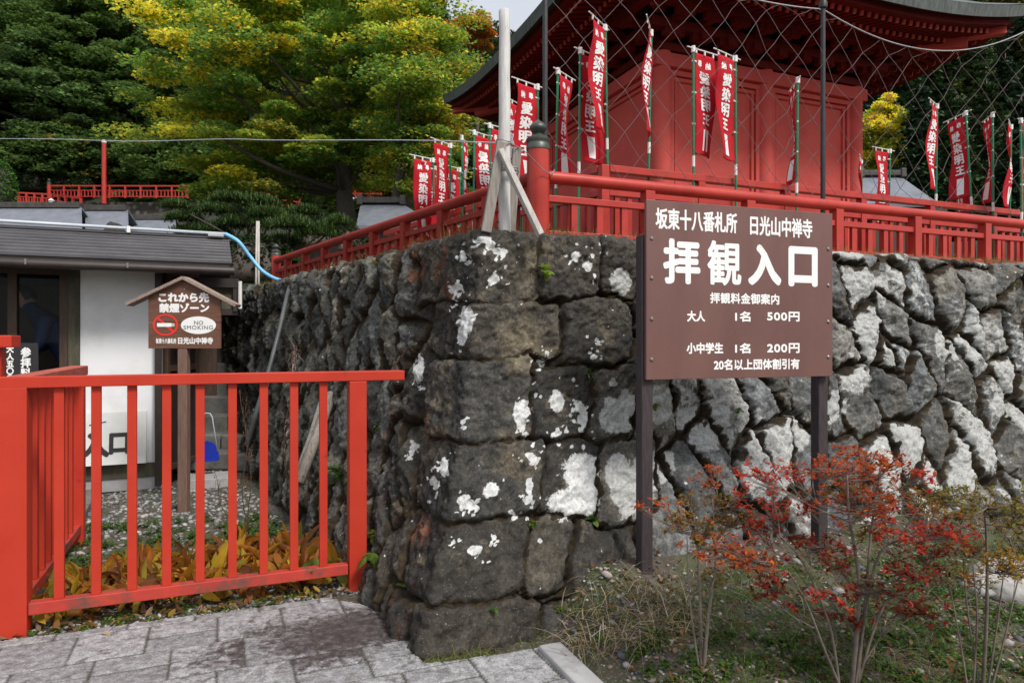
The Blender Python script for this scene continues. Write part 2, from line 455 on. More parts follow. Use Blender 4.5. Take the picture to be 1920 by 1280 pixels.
# ================================================================ STONE WALL (one relief sheet running round its corner)
B0 = Vector((-0.42, 3.33, 0.0))
ZT = 2.16
def batter(z):
    zs = np.array([-0.6, -0.15, 0.0, 0.2, 0.53, 0.9, 1.135, 1.63, 1.95, 2.16, 2.6])
    bs = np.array([-0.12, -0.03, 0.0, 0.10, 0.34, 0.55, 0.65, 0.80, 0.85, 0.90, 0.95])
    return np.interp(z, zs, bs)
DIAG = np.array([0.27, 0.96])
def ridge(z):
    b = batter(z); return np.array([-0.42, 3.33])[None, :] + b[:, None] * DIAG[None, :]
LL = 7.2
def far_left(z):
    t = np.clip(z / ZT, -0.3, 1.2)
    fb, ft = np.array([-3.78, 9.35]), np.array([-3.98, 9.75])
    return fb[None] + t[:, None] * (ft - fb)[None]
def wall_base(u, v):
    """u along the wall (minus = left face), v up the face and then inwards over the top"""
    sh = u.shape; u = u.ravel(); v = v.ravel()
    z = np.minimum(v, ZT); over = np.maximum(v - ZT, 0)
    over_z = 0.03 * sstep(0, 0.1, over)
    C = ridge(z)
    r = 0.018
    sp = (u + np.sqrt(u * u + r * r)) / 2; sn = (-u + np.sqrt(u * u + r * r)) / 2
    dL = (far_left(z) - C) / LL
    dR = np.array([UR.x, UR.y])[None]
    xy = C + sp[:, None] * dR + sn[:, None] * dL
    # inward direction on the top
    nR = np.array([NR.x, NR.y]); dl = dL / np.linalg.norm(dL, axis=1)[:, None]; nL = np.stack([dl[:, 1], -dl[:, 0]], 1)
    w = sstep(-0.35, 0.35, u)[:, None]
    inn = nL * (1 - w) + nR[None] * w
    inn = inn / np.linalg.norm(inn, axis=1)[:, None]
    xy = xy + inn * over[:, None]
    return np.stack([xy[:, 0], xy[:, 1], z + over_z], 1).reshape(sh + (3,))

RECTS = [  # corner blocks: u0, u1, v0, v1, tone, ochre
    (-0.82, 0.39, 1.735, 2.30, 0.95, 0.4), (0.39, 0.836, 1.755, 2.30, 0.8, 0.0), (0.836, 1.10, 1.78, 2.30, 0.85, 0.2),
    (-0.62, 0.54, 1.40, 1.735, 1.0, 0.8), (0.54, 1.06, 1.36, 1.755, 0.75, 0.1),
    (-0.47, 0.40, 0.94, 1.40, 1.05, 0.7), (0.40, 0.77, 0.93, 1.36, 0.62, 0.1), (0.77, 1.08, 0.93, 1.33, 1.1, 0.2),
    (-0.52, 0.50, 0.525, 0.94, 0.78, 0.25), (0.50, 0.88, 0.50, 0.93, 0.62, 0.0), (0.88, 1.25, 0.45, 0.93, 1.9, 0.1),
    (-0.40, 0.477, 0.185, 0.525, 0.66, 0.1), (0.477, 0.74, 0.19, 0.50, 0.75, 0.3),
    (-0.12, 0.575, -0.30, 0.185, 0.72, 0.2), (0.575, 0.90, -0.30, 0.15, 1.0, 0.3),
]
BIG_LICHEN = [  # (photo px, py, rx, ry) of the large white lichen patches, found on the wall itself
    (1090, 885, 34, 36), (1065, 945, 36, 30), (1100, 930, 24, 36), (975, 778, 12, 26), (982, 765, 10, 18), (981, 800, 8, 12),
    (922, 918, 15, 13), (872, 940, 12, 13), (888, 948, 8, 7), (890, 1029, 13, 10), (992, 912, 7, 14), (1045, 752, 13, 20), (1092, 768, 9, 10), (1094, 786, 11, 12),
    (1165, 530, 20, 26), (877, 600, 12, 26), (868, 625, 8, 22), (927, 521, 9, 10), (1079, 480, 10, 9), (1102, 498, 8, 10), (870, 478, 7, 7),
    (985, 938, 6, 6), (966, 968, 6, 6), (1000, 860, 10, 10), (852, 545, 6, 12), (862, 540, 5, 8), (815, 905, 7, 12), (830, 885, 6, 9), (832, 870, 7, 16),
    (1150, 780, 26, 34), (1175, 770, 18, 40), (1180, 925, 30, 55), (1160, 890, 24, 40), (1320, 800, 40, 44), (1290, 790, 26, 30), (1410, 810, 30, 46), (1230, 760, 30, 34),
    (785, 690, 10, 28), (775, 845, 5, 20), (905, 452, 16, 7), (935, 470, 12, 7), (918, 462, 9, 6), (1600, 700, 30, 36), (1660, 640, 22, 36), (1780, 640, 26, 38), (1810, 870, 30, 34), (1880, 760, 24, 26), (1650, 545, 22, 30),
    (1210, 895, 26, 46), (1240, 870, 26, 34), (1490, 810, 28, 40), (1560, 760, 28, 34),
    (1046, 812, 8, 8), (1096, 815, 8, 8), (1087, 760, 6, 6), (1150, 718, 7, 8), (1120, 640, 4, 4), (1110, 670, 5, 5), (1012, 676, 5, 4), (1024, 660, 5, 4), (925, 1010, 5, 5), (850, 1016, 4, 5), (1006, 690, 4, 4), (868, 790, 5, 7), (886, 945, 6, 6),
]
def build_stone_wall():
    us = np.concatenate([np.arange(-LL - 0.6, -2.6, 0.014), np.arange(-2.6, 3.4, 0.0085), np.arange(3.4, 7.6, 0.012)])
    vs = np.concatenate([np.arange(-0.16, ZT + 0.06, 0.0085), np.arange(ZT + 0.06, ZT + 0.62, 0.02)])
    U, V = np.meshgrid(us, vs)                                    # rows v, columns u
    base = wall_base(U, V)
    tu = np.gradient(base, axis=1); tv = np.gradient(base, axis=0)
    N = np.cross(tu, tv); N /= np.linalg.norm(N, axis=2)[..., None] + 1e-12
    # domain warp so that no joint is straight
    uu = U + 0.045 * fbm(U * 4.2, V * 4.2, seed=3) + 0.018 * fbm(U * 15, V * 15, seed=8) + 0.008 * fbm(U * 40, V * 40, seed=12)
    vv = V + 0.045 * fbm(U * 4.2, V * 4.2, seed=5) + 0.018 * fbm(U * 15, V * 15, seed=9) + 0.008 * fbm(U * 40, V * 40, seed=13)
    wq = 0.030 + 0.035 * sstep(.12, .45, np.abs(U))
    uq = U + wq * fbm(U * 3.4, V * 3.4, seed=3) + 0.014 * fbm(U * 15, V * 15, seed=8) + 0.007 * fbm(U * 40, V * 40, seed=12)
    vq = V + wq * fbm(U * 3.4, V * 3.4, seed=5) + 0.014 * fbm(U * 15, V * 15, seed=9) + 0.007 * fbm(U * 40, V * 40, seed=13)
    rng = np.random.default_rng(41)
    # seeds of the rubble, leaning, taller than wide
    seeds = []
    row = 0; v = -0.18
    while v < 2.8:
        off = (row % 2) * 0.19
        for u in np.concatenate([np.arange(-LL - 1, 0, 0.325 / 1.20), np.arange(0, 8.0, 0.325)]):
            su = u + off * (1 if u > 0 else .83) + rng.uniform(-0.15, 0.15) * (1 if u > 0 else .83); sv = v + rng.uniform(-0.14, 0.14) + 0.05 * math.sin(u * 1.3)
            inside = any(r[0] - 0.06 < su < r[1] + 0.06 and r[2] - 0.06 < sv < r[3] + 0.06 for r in RECTS)
            if not inside: seeds.append((su, sv))
            if rng.random() < 0.22: seeds.append((su + rng.uniform(-.2, .2), sv + rng.uniform(.13, .24)))
        v += 0.43; row += 1
    seeds = np.array(seeds)
    def metric(u, v):
        u = np.where(u < 0, u * 1.20, u); c, s_ = math.cos(R(21)), math.sin(R(21))
        a = (u * c + v * s_); b = (-u * s_ + v * c)
        return a * 1.40, b * 0.74
    sx, sy = metric(seeds[:, 0], seeds[:, 1])
    qx, qy = metric(uu.ravel(), vv.ravel())
    n = qx.size
    cell = np.zeros(n, np.int32); edge = np.full(n, 9.0)
    ucol = U.ravel(); order = np.argsort(ucol, kind='stable')
    for blk in np.array_split(order, 260):
        lo, hi = ucol[blk].min() - 1.3, ucol[blk].max() + 1.3
        k = np.where((seeds[:, 0] > lo) & (seeds[:, 0] < hi))[0]
        d2 = (qx[blk][:, None] - sx[k][None]) ** 2 + (qy[blk][:, None] - sy[k][None]) ** 2
        i1 = d2.argmin(1); cell[blk] = k[i1]
        m = d2[np.arange(len(blk)), i1]
        sep = np.hypot(sx[k][None] - sx[k[i1]][:, None], sy[k][None] - sy[k[i1]][:, None])
        e = (d2 - m[:, None]) / (2 * sep + 1e-9); e[np.arange(len(blk)), i1] = 9
        edge[blk] = e.min(1)
    cell = cell.reshape(U.shape); edge = edge.reshape(U.shape)
    # rubble cell properties
    ns = len(seeds); nall = ns + len(RECTS)
    amp = rng.uniform(0.042, 0.082, nall); tone = rng.uniform(0.6, 1.35, nall)
    gx = rng.uniform(-0.32, 0.32, nall); gy = rng.uniform(-0.30, 0.10, nall); warm = rng.uniform(0, 1, nall) ** 1.6; och = rng.uniform(0, 0.35, nall)
    lichen_c = rng.uniform(0, 1, nall)
    cu = np.concatenate([seeds[:, 0], [(r[0] + r[1]) / 2 for r in RECTS]]); cv = np.concatenate([seeds[:, 1], [(r[2] + r[3]) / 2 for r in RECTS]])
    rid = np.full(U.shape, -1)
    for i, r in enumerate(RECTS):
        hu, hv = (r[1] - r[0]) / 2, (r[3] - r[2]) / 2
        dx = np.abs(uq - (r[0] + r[1]) / 2) - hu; dy = np.abs(vq - (r[2] + r[3]) / 2) - hv
        rad = 0.05
        sd = np.hypot(np.maximum(dx + rad, 0), np.maximum(dy + rad, 0)) + np.minimum(np.maximum(dx + rad, dy + rad), 0) - rad
        ins = sd < 0
        cell = np.where(ins, ns + i, cell); rid = np.where(ins, i, rid)
        edge = np.where(ins, -sd, np.minimum(edge, np.where(sd > 0, sd, 9)))
        tone[ns + i] = r[4]; och[ns + i] = r[5]; amp[ns + i] = rng.uniform(0.030, 0.048); gx[ns + i] *= 0.12; gy[ns + i] *= 0.15; lichen_c[ns + i] = 0.0
    isq = rid >= 0
    w = np.where(isq, 0.0075 + 0.010 * sstep(0.55, 0.2, V), 0.026)
    prof = 1 - np.exp(-np.maximum(edge - np.where(isq, .004, .008), 0) / w)
    prof = np.where(edge < np.where(isq, .004, .008), 0, prof)
    A = amp[cell]; du = U - cu[cell]; dv = V - cv[cell]
    pg = rng.uniform(-1, 1, (3, 2, nall)) * np.array([0.40, 0.32])[None, :, None]; pc = rng.uniform(-0.01, 0.03, (3, nall))
    facet = np.min([pg[k, 0][cell] * du + pg[k, 1][cell] * dv + pc[k][cell] for k in range(3)], axis=0)
    facet = np.where(rid >= 0, 0.22 * facet, facet)
    fac = fbm(U * 2.6, V * 2.6, seed=21, oct=2)
    # broken faces: ridged noise with a cell-own offset
    rx = U * 5 + cell * 3.7; ry = V * 5 + cell * 1.9
    chip = 1 - np.abs(fbm(rx, ry, seed=31, oct=5, gain=0.58))
    h = prof * (A + np.where(isq, 0.02 * fac, 0) + facet + gx[cell] * du * 0.3 + gy[cell] * dv * 0.3 + (chip - 0.75) * np.where(isq, 0.034, 0.058) + 0.018 * fbm(U * 22 + cell, V * 22, seed=55, oct=3))
    h = h - (1 - sstep(0.0, 0.02, edge)) * np.where(isq, 0.006, 0.058) + 0.008 * fbm(U * 30, V * 30, seed=77, oct=3) + np.where(isq, 0.016, 0.010) * (np.abs(fbm(U * 11 + V * 3, V * 13, seed=78, oct=4)) - .2)
    h = h + np.where(isq, 0.010, 0.006) * np.abs(fbm(U * 24 - V * 16, V * 9 + U * 8, seed=87, oct=4))
    wu = U + .02 * fbm(U * 14, V * 14, seed=95, oct=3); wv = V + .02 * fbm(U * 14, V * 14, seed=96, oct=3)
    h = h + prof * (0.17 * chips(wu + .3 * wv, wv - .2 * wu, 0.085, 301) + 0.22 * chips(wu - .2 * wv, wv, 0.034, 311)) * np.where(isq, 1.0, 1.15)
    h = h * (1 - .80 * sstep(ZT - .05, ZT + .06, V))
    # packed top so the stones end in an uneven crest
    pos = base + N * h[..., None]
    gap = 1 - sstep(0.003, np.where(isq, 0.015, 0.050 + .022 * (U < 0)), edge + np.where(isq, 0.026, 0.036) * fbm(U * 22, V * 22, seed=91))
    # colours
    right = sstep(0.9, 1.6, U); left = sstep(0.5, 1.1, -U)
    t = tone[cell]
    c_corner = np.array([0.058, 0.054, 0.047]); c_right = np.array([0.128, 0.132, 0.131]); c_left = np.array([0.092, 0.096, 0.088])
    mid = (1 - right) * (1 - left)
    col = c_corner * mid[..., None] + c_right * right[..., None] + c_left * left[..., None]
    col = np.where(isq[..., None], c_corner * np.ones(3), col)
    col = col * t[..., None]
    film_shade = sstep(0.0, 0.03, -U) * (1 - sstep(.7, 1.1, -U)) * (1 - .55 * sstep(.1, .3, fbm(U * 5, V * 5, seed=66, oct=4)))
    col = col * (1 - .5 * film_shade[..., None])  # left side of the corner painted darker: its shade plus black stain
    wm = warm[cell][..., None]
    col = col * (1 + (wm - 0.3) * np.array([0.12, 0.02, -0.12]))
    oc = (och[cell] * sstep(-0.1, 0.5, fbm(U * 3.5 + 4, V * 3.5, seed=61, oct=4)))[..., None]
    col = col * (1 - oc) + np.array([0.185, 0.155, 0.105]) * oc * np.clip(t, .7, 1.2)[..., None]
    # rusty algae on the left side of the corner and near the foot
    rust = sstep(0.18, 0.55, fbm(U * 4 + 9, V * 3, seed=71, oct=5)) * (sstep(0.02, 0.14, -U) * (1 - sstep(0.85, 1.3, -U)) + (rid == 14) * 1.0)
    col = col * (1 - 0.75 * rust[..., None]) + np.array([0.17, 0.042, 0.014]) * 0.75 * rust[..., None]
    # projected places of the big lichens -> a field on the wall
    X, Y_, Z = pos[..., 0], pos[..., 1], pos[..., 2]
    ppx = 960 + FPX * X / Y_; ppy = 640 - FPX * (Z - CAM_H) / Y_
    lich = np.zeros(U.shape)
    wx = ppx + 6 * fbm(U * 14, V * 14, seed=81, oct=4) + 3 * fbm(U * 50, V * 50, seed=83); wy = ppy + 6 * fbm(U * 14, V * 14, seed=82, oct=4) + 3 * fbm(U * 50, V * 50, seed=84)
    pale = np.zeros(U.shape); rl = np.random.default_rng(9)
    sat = [(a + rl.normal(0, 1.5) * ra, b + rl.normal(0, 1.5) * rb, q, q * rl.uniform(.8, 1.3)) for (a, b, ra, rb) in BIG_LICHEN if a < 1125 for q in rl.uniform(1.6, 4.2, 7)]
    for (a, b, ra, rb) in BIG_LICHEN + sat:
        d = np.hypot((wx - a) / (ra * 1.08), (wy - b) / (rb * 1.08))
        if a > 1125: pale = np.maximum(pale, np.clip(1.6 - d, 0, 1))
        else: lich = np.maximum(lich, np.clip(1.5 - d, 0, 1))
    big = np.clip(lich, 0, 1)
    # general amount of crusty lichen per stone on the right field, lower and further right more
    amount = right * (lichen_c[cell] * 0.95 + 0.16) + left * (lichen_c[cell] ** 2 * 0.55) + mid * 0.22
    amount = np.maximum(amount, pale * 1.15) * (1 - gap)
    H_, W_ = U.shape
    idx = np.arange(H_ * W_).reshape(H_, W_)
    F = np.stack([idx[:-1, :-1], idx[:-1, 1:], idx[1:, 1:], idx[1:, :-1]], -1).reshape(-1, 4)
    rf = rid.ravel()
    same = (rf[F] == rf[F[:, :1]]).all(1) & (rf[F[:, 0]] >= 0)
    root = thing('stone_wall', 'mossy dry stone retaining wall with big dark corner blocks and white lichen spots', 'stone wall', B0)
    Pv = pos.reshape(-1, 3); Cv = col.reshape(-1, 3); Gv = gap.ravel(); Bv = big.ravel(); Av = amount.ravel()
    def emit(name, faces, mat):
        used = np.unique(faces); remap = np.full(len(Pv), -1, np.int32); remap[used] = np.arange(len(used))
        return np_mesh(name, Pv[used], remap[faces], mat, root, Cv[used], {'gap': Gv[used], 'lich': Bv[used], 'crust': Av[used]}, smooth=True)
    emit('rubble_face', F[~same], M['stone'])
    for i in range(len(RECTS)):
        fi = F[same & (rf[F[:, 0]] == i)]
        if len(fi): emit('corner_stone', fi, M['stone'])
    return root, pos, U, V

def mat_stone():
    m, nt, b = new_mat('wall stone')
    v = _coord(nt)
    col = _attr(nt, 'Col').outputs['Color']
    gap = _attr(nt, 'gap').outputs['Fac']; lich = _attr(nt, 'lich').outputs['Fac']; crust = _attr(nt, 'crust').outputs['Fac']
    n1 = _noise(nt, v, 9, 10, 0.72); n2 = _noise(nt, v, 55, 8, 0.7); n3 = _noise(nt, v, 2.2, 6, 0.6)
    k = _ramp(nt, n1, [(0.30, 0.30), (0.48, 0.95), (0.70, 2.0)])
    col = _mix(nt, 1.0, col, k, 'MULTIPLY')
    k2 = _ramp(nt, n2, [(0.3, 0.45), (0.5, 1.0), (0.7, 1.8)])
    col = _mix(nt, 0.9, col, k2, 'MULTIPLY')
    # dark weathering film
    film_shade = _ramp(nt, _noise(nt, v, 3.6, 9, 0.68), [(0.50, 0.0), (0.66, 1.0)])
    col = _mix(nt, _math(nt, 'MULTIPLY', film_shade, 0.70), col, (0.026, 0.025, 0.024))
    # crisp ochre bare patches
    oc_ = _ramp(nt, _noise(nt, v, 4.3, 10, 0.66, 0.3), [(0.575, 0.0), (0.60, 1.0)])
    col = _mix(nt, _math(nt, 'MULTIPLY', oc_, 0.50), col, _mix(nt, 1.0, k2, (0.155, 0.128, 0.085), 'MULTIPLY'))
    # yellow-olive crust
    ol = _ramp(nt, _noise(nt, v, 5.2, 9, 0.7, 0.4), [(0.63, 0.0), (0.70, 1.0)])
    col = _mix(nt, _math(nt, 'MULTIPLY', ol, 0.5), col, (0.13, 0.12, 0.045))
    # crusty pale lichen on the field stones: blotches with a frayed rim
    cr = _math(nt, 'ADD', _math(nt, 'MULTIPLY', n3, 0.35), _math(nt, 'MULTIPLY', _noise(nt, v, 13, 10, 0.75), 0.65))
    cr = _math(nt, 'SUBTRACT', cr, _math(nt, 'SUBTRACT', 0.80, _math(nt, 'MULTIPLY', crust, 0.42)))
    cr = _math(nt, 'MULTIPLY', cr, 22.0, True)
    lc = _ramp(nt, n2, [(0.3, (0.26, 0.265, 0.255)), (0.55, (0.52, 0.53, 0.515)), (0.7, (0.64, 0.65, 0.635))])
    col = _mix(nt, _math(nt, 'MULTIPLY', cr, 0.88), col, lc)
    # fine pale specks
    fs_ = _ramp(nt, _noise(nt, v, 120, 3, 0.5), [(0.66, 0.0), (0.71, 1.0)])
    col = _mix(nt, _math(nt, 'MULTIPLY', fs_, 0.55), col, (0.34, 0.34, 0.32))
    # small round white spots
    vo = nt.nodes.new('ShaderNodeTexVoronoi'); vo.inputs['Scale'].default_value = 24; vo.inputs['Randomness'].default_value = 1
    dst = nt.nodes.new('ShaderNodeVectorMath'); dst.operation = 'ADD'
    nz = nt.nodes.new('ShaderNodeTexNoise'); nz.inputs['Scale'].default_value = 60; nz.inputs['Detail'].default_value = 4
    sc = nt.nodes.new('ShaderNodeVectorMath'); sc.operation = 'SCALE'; sc.inputs['Scale'].default_value = 0.022
    nt.links.new(v, nz.inputs['Vector']); nt.links.new(nz.outputs['Color'], sc.inputs[0])
    nt.links.new(v, dst.inputs[0]); nt.links.new(sc.outputs[0], dst.inputs[1]); nt.links.new(dst.outputs[0], vo.inputs['Vector'])
    rr = _math(nt, 'MULTIPLY', _math(nt, 'POWER', vo.outputs['Color'], 2.8), _ramp(nt, n3, [(.40, .04), (.62, .34)]))
    sp = _math(nt, 'MULTIPLY', _math(nt, 'SUBTRACT', rr, vo.outputs['Distance']), 40.0, True)
    sp = _math(nt, 'MULTIPLY', sp, _math(nt, 'SUBTRACT', 1.0, gap), True)
    col = _mix(nt, sp, col, (0.62, 0.63, 0.62))
    # the big white patches
    bl = _math(nt, 'ADD', lich, _math(nt, 'MULTIPLY', _math(nt, 'SUBTRACT', _noise(nt, v, 42, 10, 0.8), 0.5), 1.5))
    bl = _math(nt, 'MULTIPLY', _math(nt, 'SUBTRACT', bl, 0.5), 9.0, True)
    bl = _math(nt, 'MULTIPLY', bl, _math(nt, 'GREATER_THAN', lich, 0.02), True)
    lw = _ramp(nt, n2, [(0.32, (0.36, 0.37, 0.36)), (0.52, (0.66, 0.67, 0.66)), (0.66, (0.78, 0.79, 0.78))])
    col = _mix(nt, bl, col, lw)
    # earth and moss in the joints
    soil = _ramp(nt, _noise(nt, v, 14, 8, 0.7), [(0.35, (0.012, 0.009, 0.006)), (0.55, (0.040, 0.027, 0.014)), (0.70, (0.055, 0.050, 0.014)), (0.80, (0.10, 0.095, 0.02))])
    gg = _math(nt, 'ADD', gap, _math(nt, 'MULTIPLY', _math(nt, 'SUBTRACT', n1, 0.5), 0.9))
    gg = _math(nt, 'MULTIPLY', _math(nt, 'SUBTRACT', gg, 0.38), 5.0, True)
    gg = _math(nt, 'MULTIPLY', gg, _math(nt, 'GREATER_THAN', gap, 0.03), True)
    col = _mix(nt, gg, col, soil)
    nt.links.new(col, b.inputs['Base Color'])
    b.inputs['Roughness'].default_value = 0.82
    b.inputs['Specular IOR Level'].default_value = 0.35
    hh = _math(nt, 'ADD', _math(nt, 'MULTIPLY', n1, 1.0), _math(nt, 'MULTIPLY', n2, 0.5))
    hh = _math(nt, 'ADD', hh, _math(nt, 'MULTIPLY', _noise(nt, v, 160, 4, 0.6), 0.22))
    _bump(nt, b, hh, 0.9, 0.02)
    return m
M['stone'] = mat_stone()
WALL, WPOS, WU, WV = build_stone_wall()
def wall_point(px, py):
    """the wall surface point seen at a photograph pixel, and its outward direction"""
    X, Y_, Z = WPOS[..., 0], WPOS[..., 1], WPOS[..., 2]
    d = (960 + FPX * X / Y_ - px) ** 2 + (640 - FPX * (Z - CAM_H) / Y_ - py) ** 2
    i = np.unravel_index(d.argmin(), d.shape)
    return Vector(WPOS[i]), float(WU[i])
# ================================================================ RED FENCE IN FRONT
DF = nrm((2.377, 1.0, 0)); NF = Vector((-DF.y, DF.x, 0))
FO = Vector((-2.53, 3.51, 0))
def fpt(t, z, back=0.0):
    """t in units of 2.579 m along the front fence"""
    return FO + DF * (t * 2.579) + NF * back + Vector((0, 0, z))
def build_fence():
    f = thing('red_fence', 'vermilion picket fence along the paving, top rail running out past its right post', 'fence', fpt(0, 0, .06))
    MB().box(fpt(0, 0.63, .0625), 0.122, 0.122, 1.27, DF, NF).build('post', M['fence'], f, bevel=.004)
    MB().box(fpt(0.674, 0.625, .05), 0.104, 0.10, 1.27, DF, NF).build('post', M['fence'], f, bevel=.004)
    MB().bar(fpt(-0.03, 1.291, .05), fpt(0.785, 1.291, .05), 0.095, 0.058, NF).build('top_rail', M['fence_rail'], f, bevel=.004)
    MB().bar(fpt(0.0245, 0.128, .045), fpt(0.652, 0.128, .045), 0.062, 0.062, NF).build('bottom_rail', M['fence_grime'], f, bevel=.004)
    for i in range(9):
        t = 0.0757 + i * 0.0651
        MB().box(fpt(t, 0.7105, .045), 0.046, 0.034, 1.103, DF, NF).build('picket', M['fence'], f, bevel=.0025)
    # the return running back from the left post
    DS = NF; S0 = fpt(0, 0, .125)
    g = thing('red_fence_return', 'short red fence section running back from the thick left post, worn wooden coping on top', 'fence', S0 + DS * 0.8)
    def spt(s, z): return S0 + DS * s + Vector((0, 0, z))
    MB().box(spt(1.62, 0.62), 0.09, 0.09, 1.24, DF, NF).build('post', M['fence'], g, bevel=.004)
    MB().bar(spt(0.012, 1.285), spt(1.70, 1.285), 0.11, 0.07, DF).build('coping', M['coping'], g, bevel=.006)
    MB().bar(spt(0.012, 0.128), spt(1.57, 0.128), 0.06, 0.06, DF).build('bottom_rail', M['fence_grime'], g, bevel=.004)
    for i in range(8):
        MB().box(spt(0.17 + i * 0.168, 0.704), 0.034, 0.046, 1.09, DF, NF).build('picket', M['fence'], g, bevel=.0025)
    h = thing('red_gate_post', 'tall square red post with an overhanging cap at the left edge', 'post', (-2.98, 3.98, 0))
    MB().box((-2.985, 3.98, 0.73), 0.11, 0.11, 1.46, DF, NF).build('shaft', M['fence'], h, bevel=.004)
    MB().box((-2.965, 3.98, 1.50), 0.20, 0.20, 0.07, DF, NF).build('cap', M['fence'], h, bevel=.006)
build_fence()

# ================================================================ BIG BROWN SIGN
def build_sign():
    E = nrm((2.88, 1.0, 0)); NB = Vector((-E.y, E.x, 0))
    BL = P(1212, 712, 3.70); L, H = 1.252, 0.962
    root = thing('admission_sign', 'brown admission price sign with white Japanese lettering on two dark posts', 'sign', Vector((1.26, 3.93, 0.2)))
    ez = ZUP
    c = BL + E * (L / 2) + ez * (H / 2)
    brd = MB().box(c + NB * 0.011, L, 0.022, H, E, NB).build('board', M['sign'], root, bevel=.002)
    def rect(x0, y0, x1, y1):
        """photograph rectangle -> board coordinates"""
        a = ray_plane(x0, y1, BL, NB) - BL; b = ray_plane(x1, y0, BL, NB) - BL
        return a
    def bx(px, py):
        q = ray_plane(px, py, BL, NB) - BL; return q.dot(E), q.z
    def line(txt, x0, ytop0, ybot0, x1, ytop1, ybot1, bold, space=1.0):
        ax, _ = bx(x0, (ytop0 + ybot0) / 2); cx, _ = bx(x1, (ytop1 + ybot1) / 2)
        y0 = (bx(x0, ybot0)[1] + bx(x1, ybot1)[1]) / 2; y1 = (bx(x0, ytop0)[1] + bx(x1, ytop1)[1]) / 2
        write('lettering', txt, BL, E, ez, ax, y0, cx, y1, M['letter'], brd, bold, 0.0012, 1.0, space)
    line('坂東十八番札所', 1229, 389, 429, 1382, 400, 438, .0030)
    line('日光山中禅寺', 1406, 404, 441, 1523, 411, 447, .0030)
    line('拝', 1243, 444, 531, 1313, 452, 534, .0088); line('観', 1326, 450, 536, 1390, 453, 535, .0062)
    line('入', 1402, 457, 536, 1465, 459, 535, .0125); line('口', 1478, 461, 538, 1533, 464, 537, .0115)
    line('拝観料金御案内', 1331, 548, 569, 1461, 551, 571, .0022, 1.05)
    line('大人', 1288, 582, 603, 1322, 583, 603, .0026); line('1名', 1378, 583, 603, 1407, 584, 603, .0026); line('500円', 1438, 584, 603, 1499, 584, 602, .0026, 1.1)
    line('小中学生', 1287, 642, 663, 1356, 642, 663, .0026); line('1名', 1378, 643, 663, 1407, 643, 662, .0026); line('200円', 1438, 643, 662, 1499, 643, 662, .0026, 1.1)
    line('20名以上団体割引有', 1338, 673, 694, 1499, 672, 692, .0024)
    for px, ys in ((1222, (447, 521, 598, 674)), (1553, (467, 535, 603, 669))):
        for py in ys:
            q = ray_plane(px, py, BL, NB)
            mb = MB(); mb.tube([q + NB * 0.002, q - NB * 0.003, q - NB * 0.007], [0.011, 0.0105, 0.006], 12)
            mb.build('bolt', M['steel'], brd, smooth=True)
    # posts behind the board
    pl = MB(); b0 = P(1208, 700, 3.765); 
    pl.bar(Vector((b0.x, b0.y, 0.05)), Vector((b0.x, b0.y, 2.075)), 0.070, 0.070, E); pl.build('post', M['signpost'], root, bevel=.008)
    b1 = P(1536, 700, 4.175)
    MB().bar(Vector((b1.x, b1.y, 0.05)), Vector((b1.x, b1.y, 2.0)), 0.070, 0.070, E).build('post', M['signpost'], root, bevel=.008)
build_sign()

# ================================================================ RAILINGS ON THE TERRACE
TZ = 2.10                                                          # terrace level
def giboshi(root, c, r, z0, z1, capr):
    """round newel with an onion-shaped bronze cap"""
    c = Vector((c[0], c[1], 0))
    MB()._lathe(c, [(r, z0), (r, z1 - 0.30 * r / 0.075)] + [(r * 1.02, z1 - 0.29 * r / .075), (r, z1)], 28).build('newel', M['rail'], root, smooth=True)
    k = r / 0.075
    cap = [(1.06, 0), (1.06, .03), (1.02, .034), (1.02, .05), (1.06, .054), (1.06, .075), (.80, .088), (.50, .098), (.42, .108), (.62, .125), (.78, .142), (.76, .160), (.55, .178), (.28, .192), (.06, .205)]
    MB()._lathe(c + Vector((0, 0, z1)), [(a * r, b * k) for a, b in cap], 28).build('bronze_cap', M['bronze'], root, smooth=True)

def railing(root, O, D, ztop, posts, length, mat, slat_gap=0.19, pw=0.080, zmid=2.475, slatw=0.048, start=0.07):
    side = Vector((-D.y, D.x, 0))
    def q(s, z): return Vector((O[0], O[1], 0)) + D * s + Vector((0, 0, z))
    MB().tube([q(start, ztop - .042), q(length / 2, ztop - .042), q(length, ztop - .042)], 0.044, 16).build('handrail', mat, root, smooth=True)
    MB().bar(q(start, zmid), q(length, zmid), 0.05, 0.046, side).build('middle_rail', mat, root, bevel=.004)
    MB().bar(q(start, 2.235), q(length, 2.235), 0.046, 0.044, side).build('bottom_rail', mat, root, bevel=.004)
    MB().bar(q(start, 2.095), q(length, 2.095), 0.09, 0.06, side).build('ground_rail', mat, root, bevel=.004)
    for s in posts:
        MB().bar(q(s, 2.06), q(s, ztop - .075), pw, pw, side).build('post', mat, root, bevel=.004)
    ps = [start] + list(posts) + [length]
    for a, b in zip(ps[:-1], ps[1:]):
        n = max(1, int(round((b - a) / slat_gap)))
        for i in range(1, n):
            s = a + (b - a) * i / n
            MB().bar(q(s, 2.125), q(s, zmid - .023), 0.030, slatw, side).build('slat', mat, root)

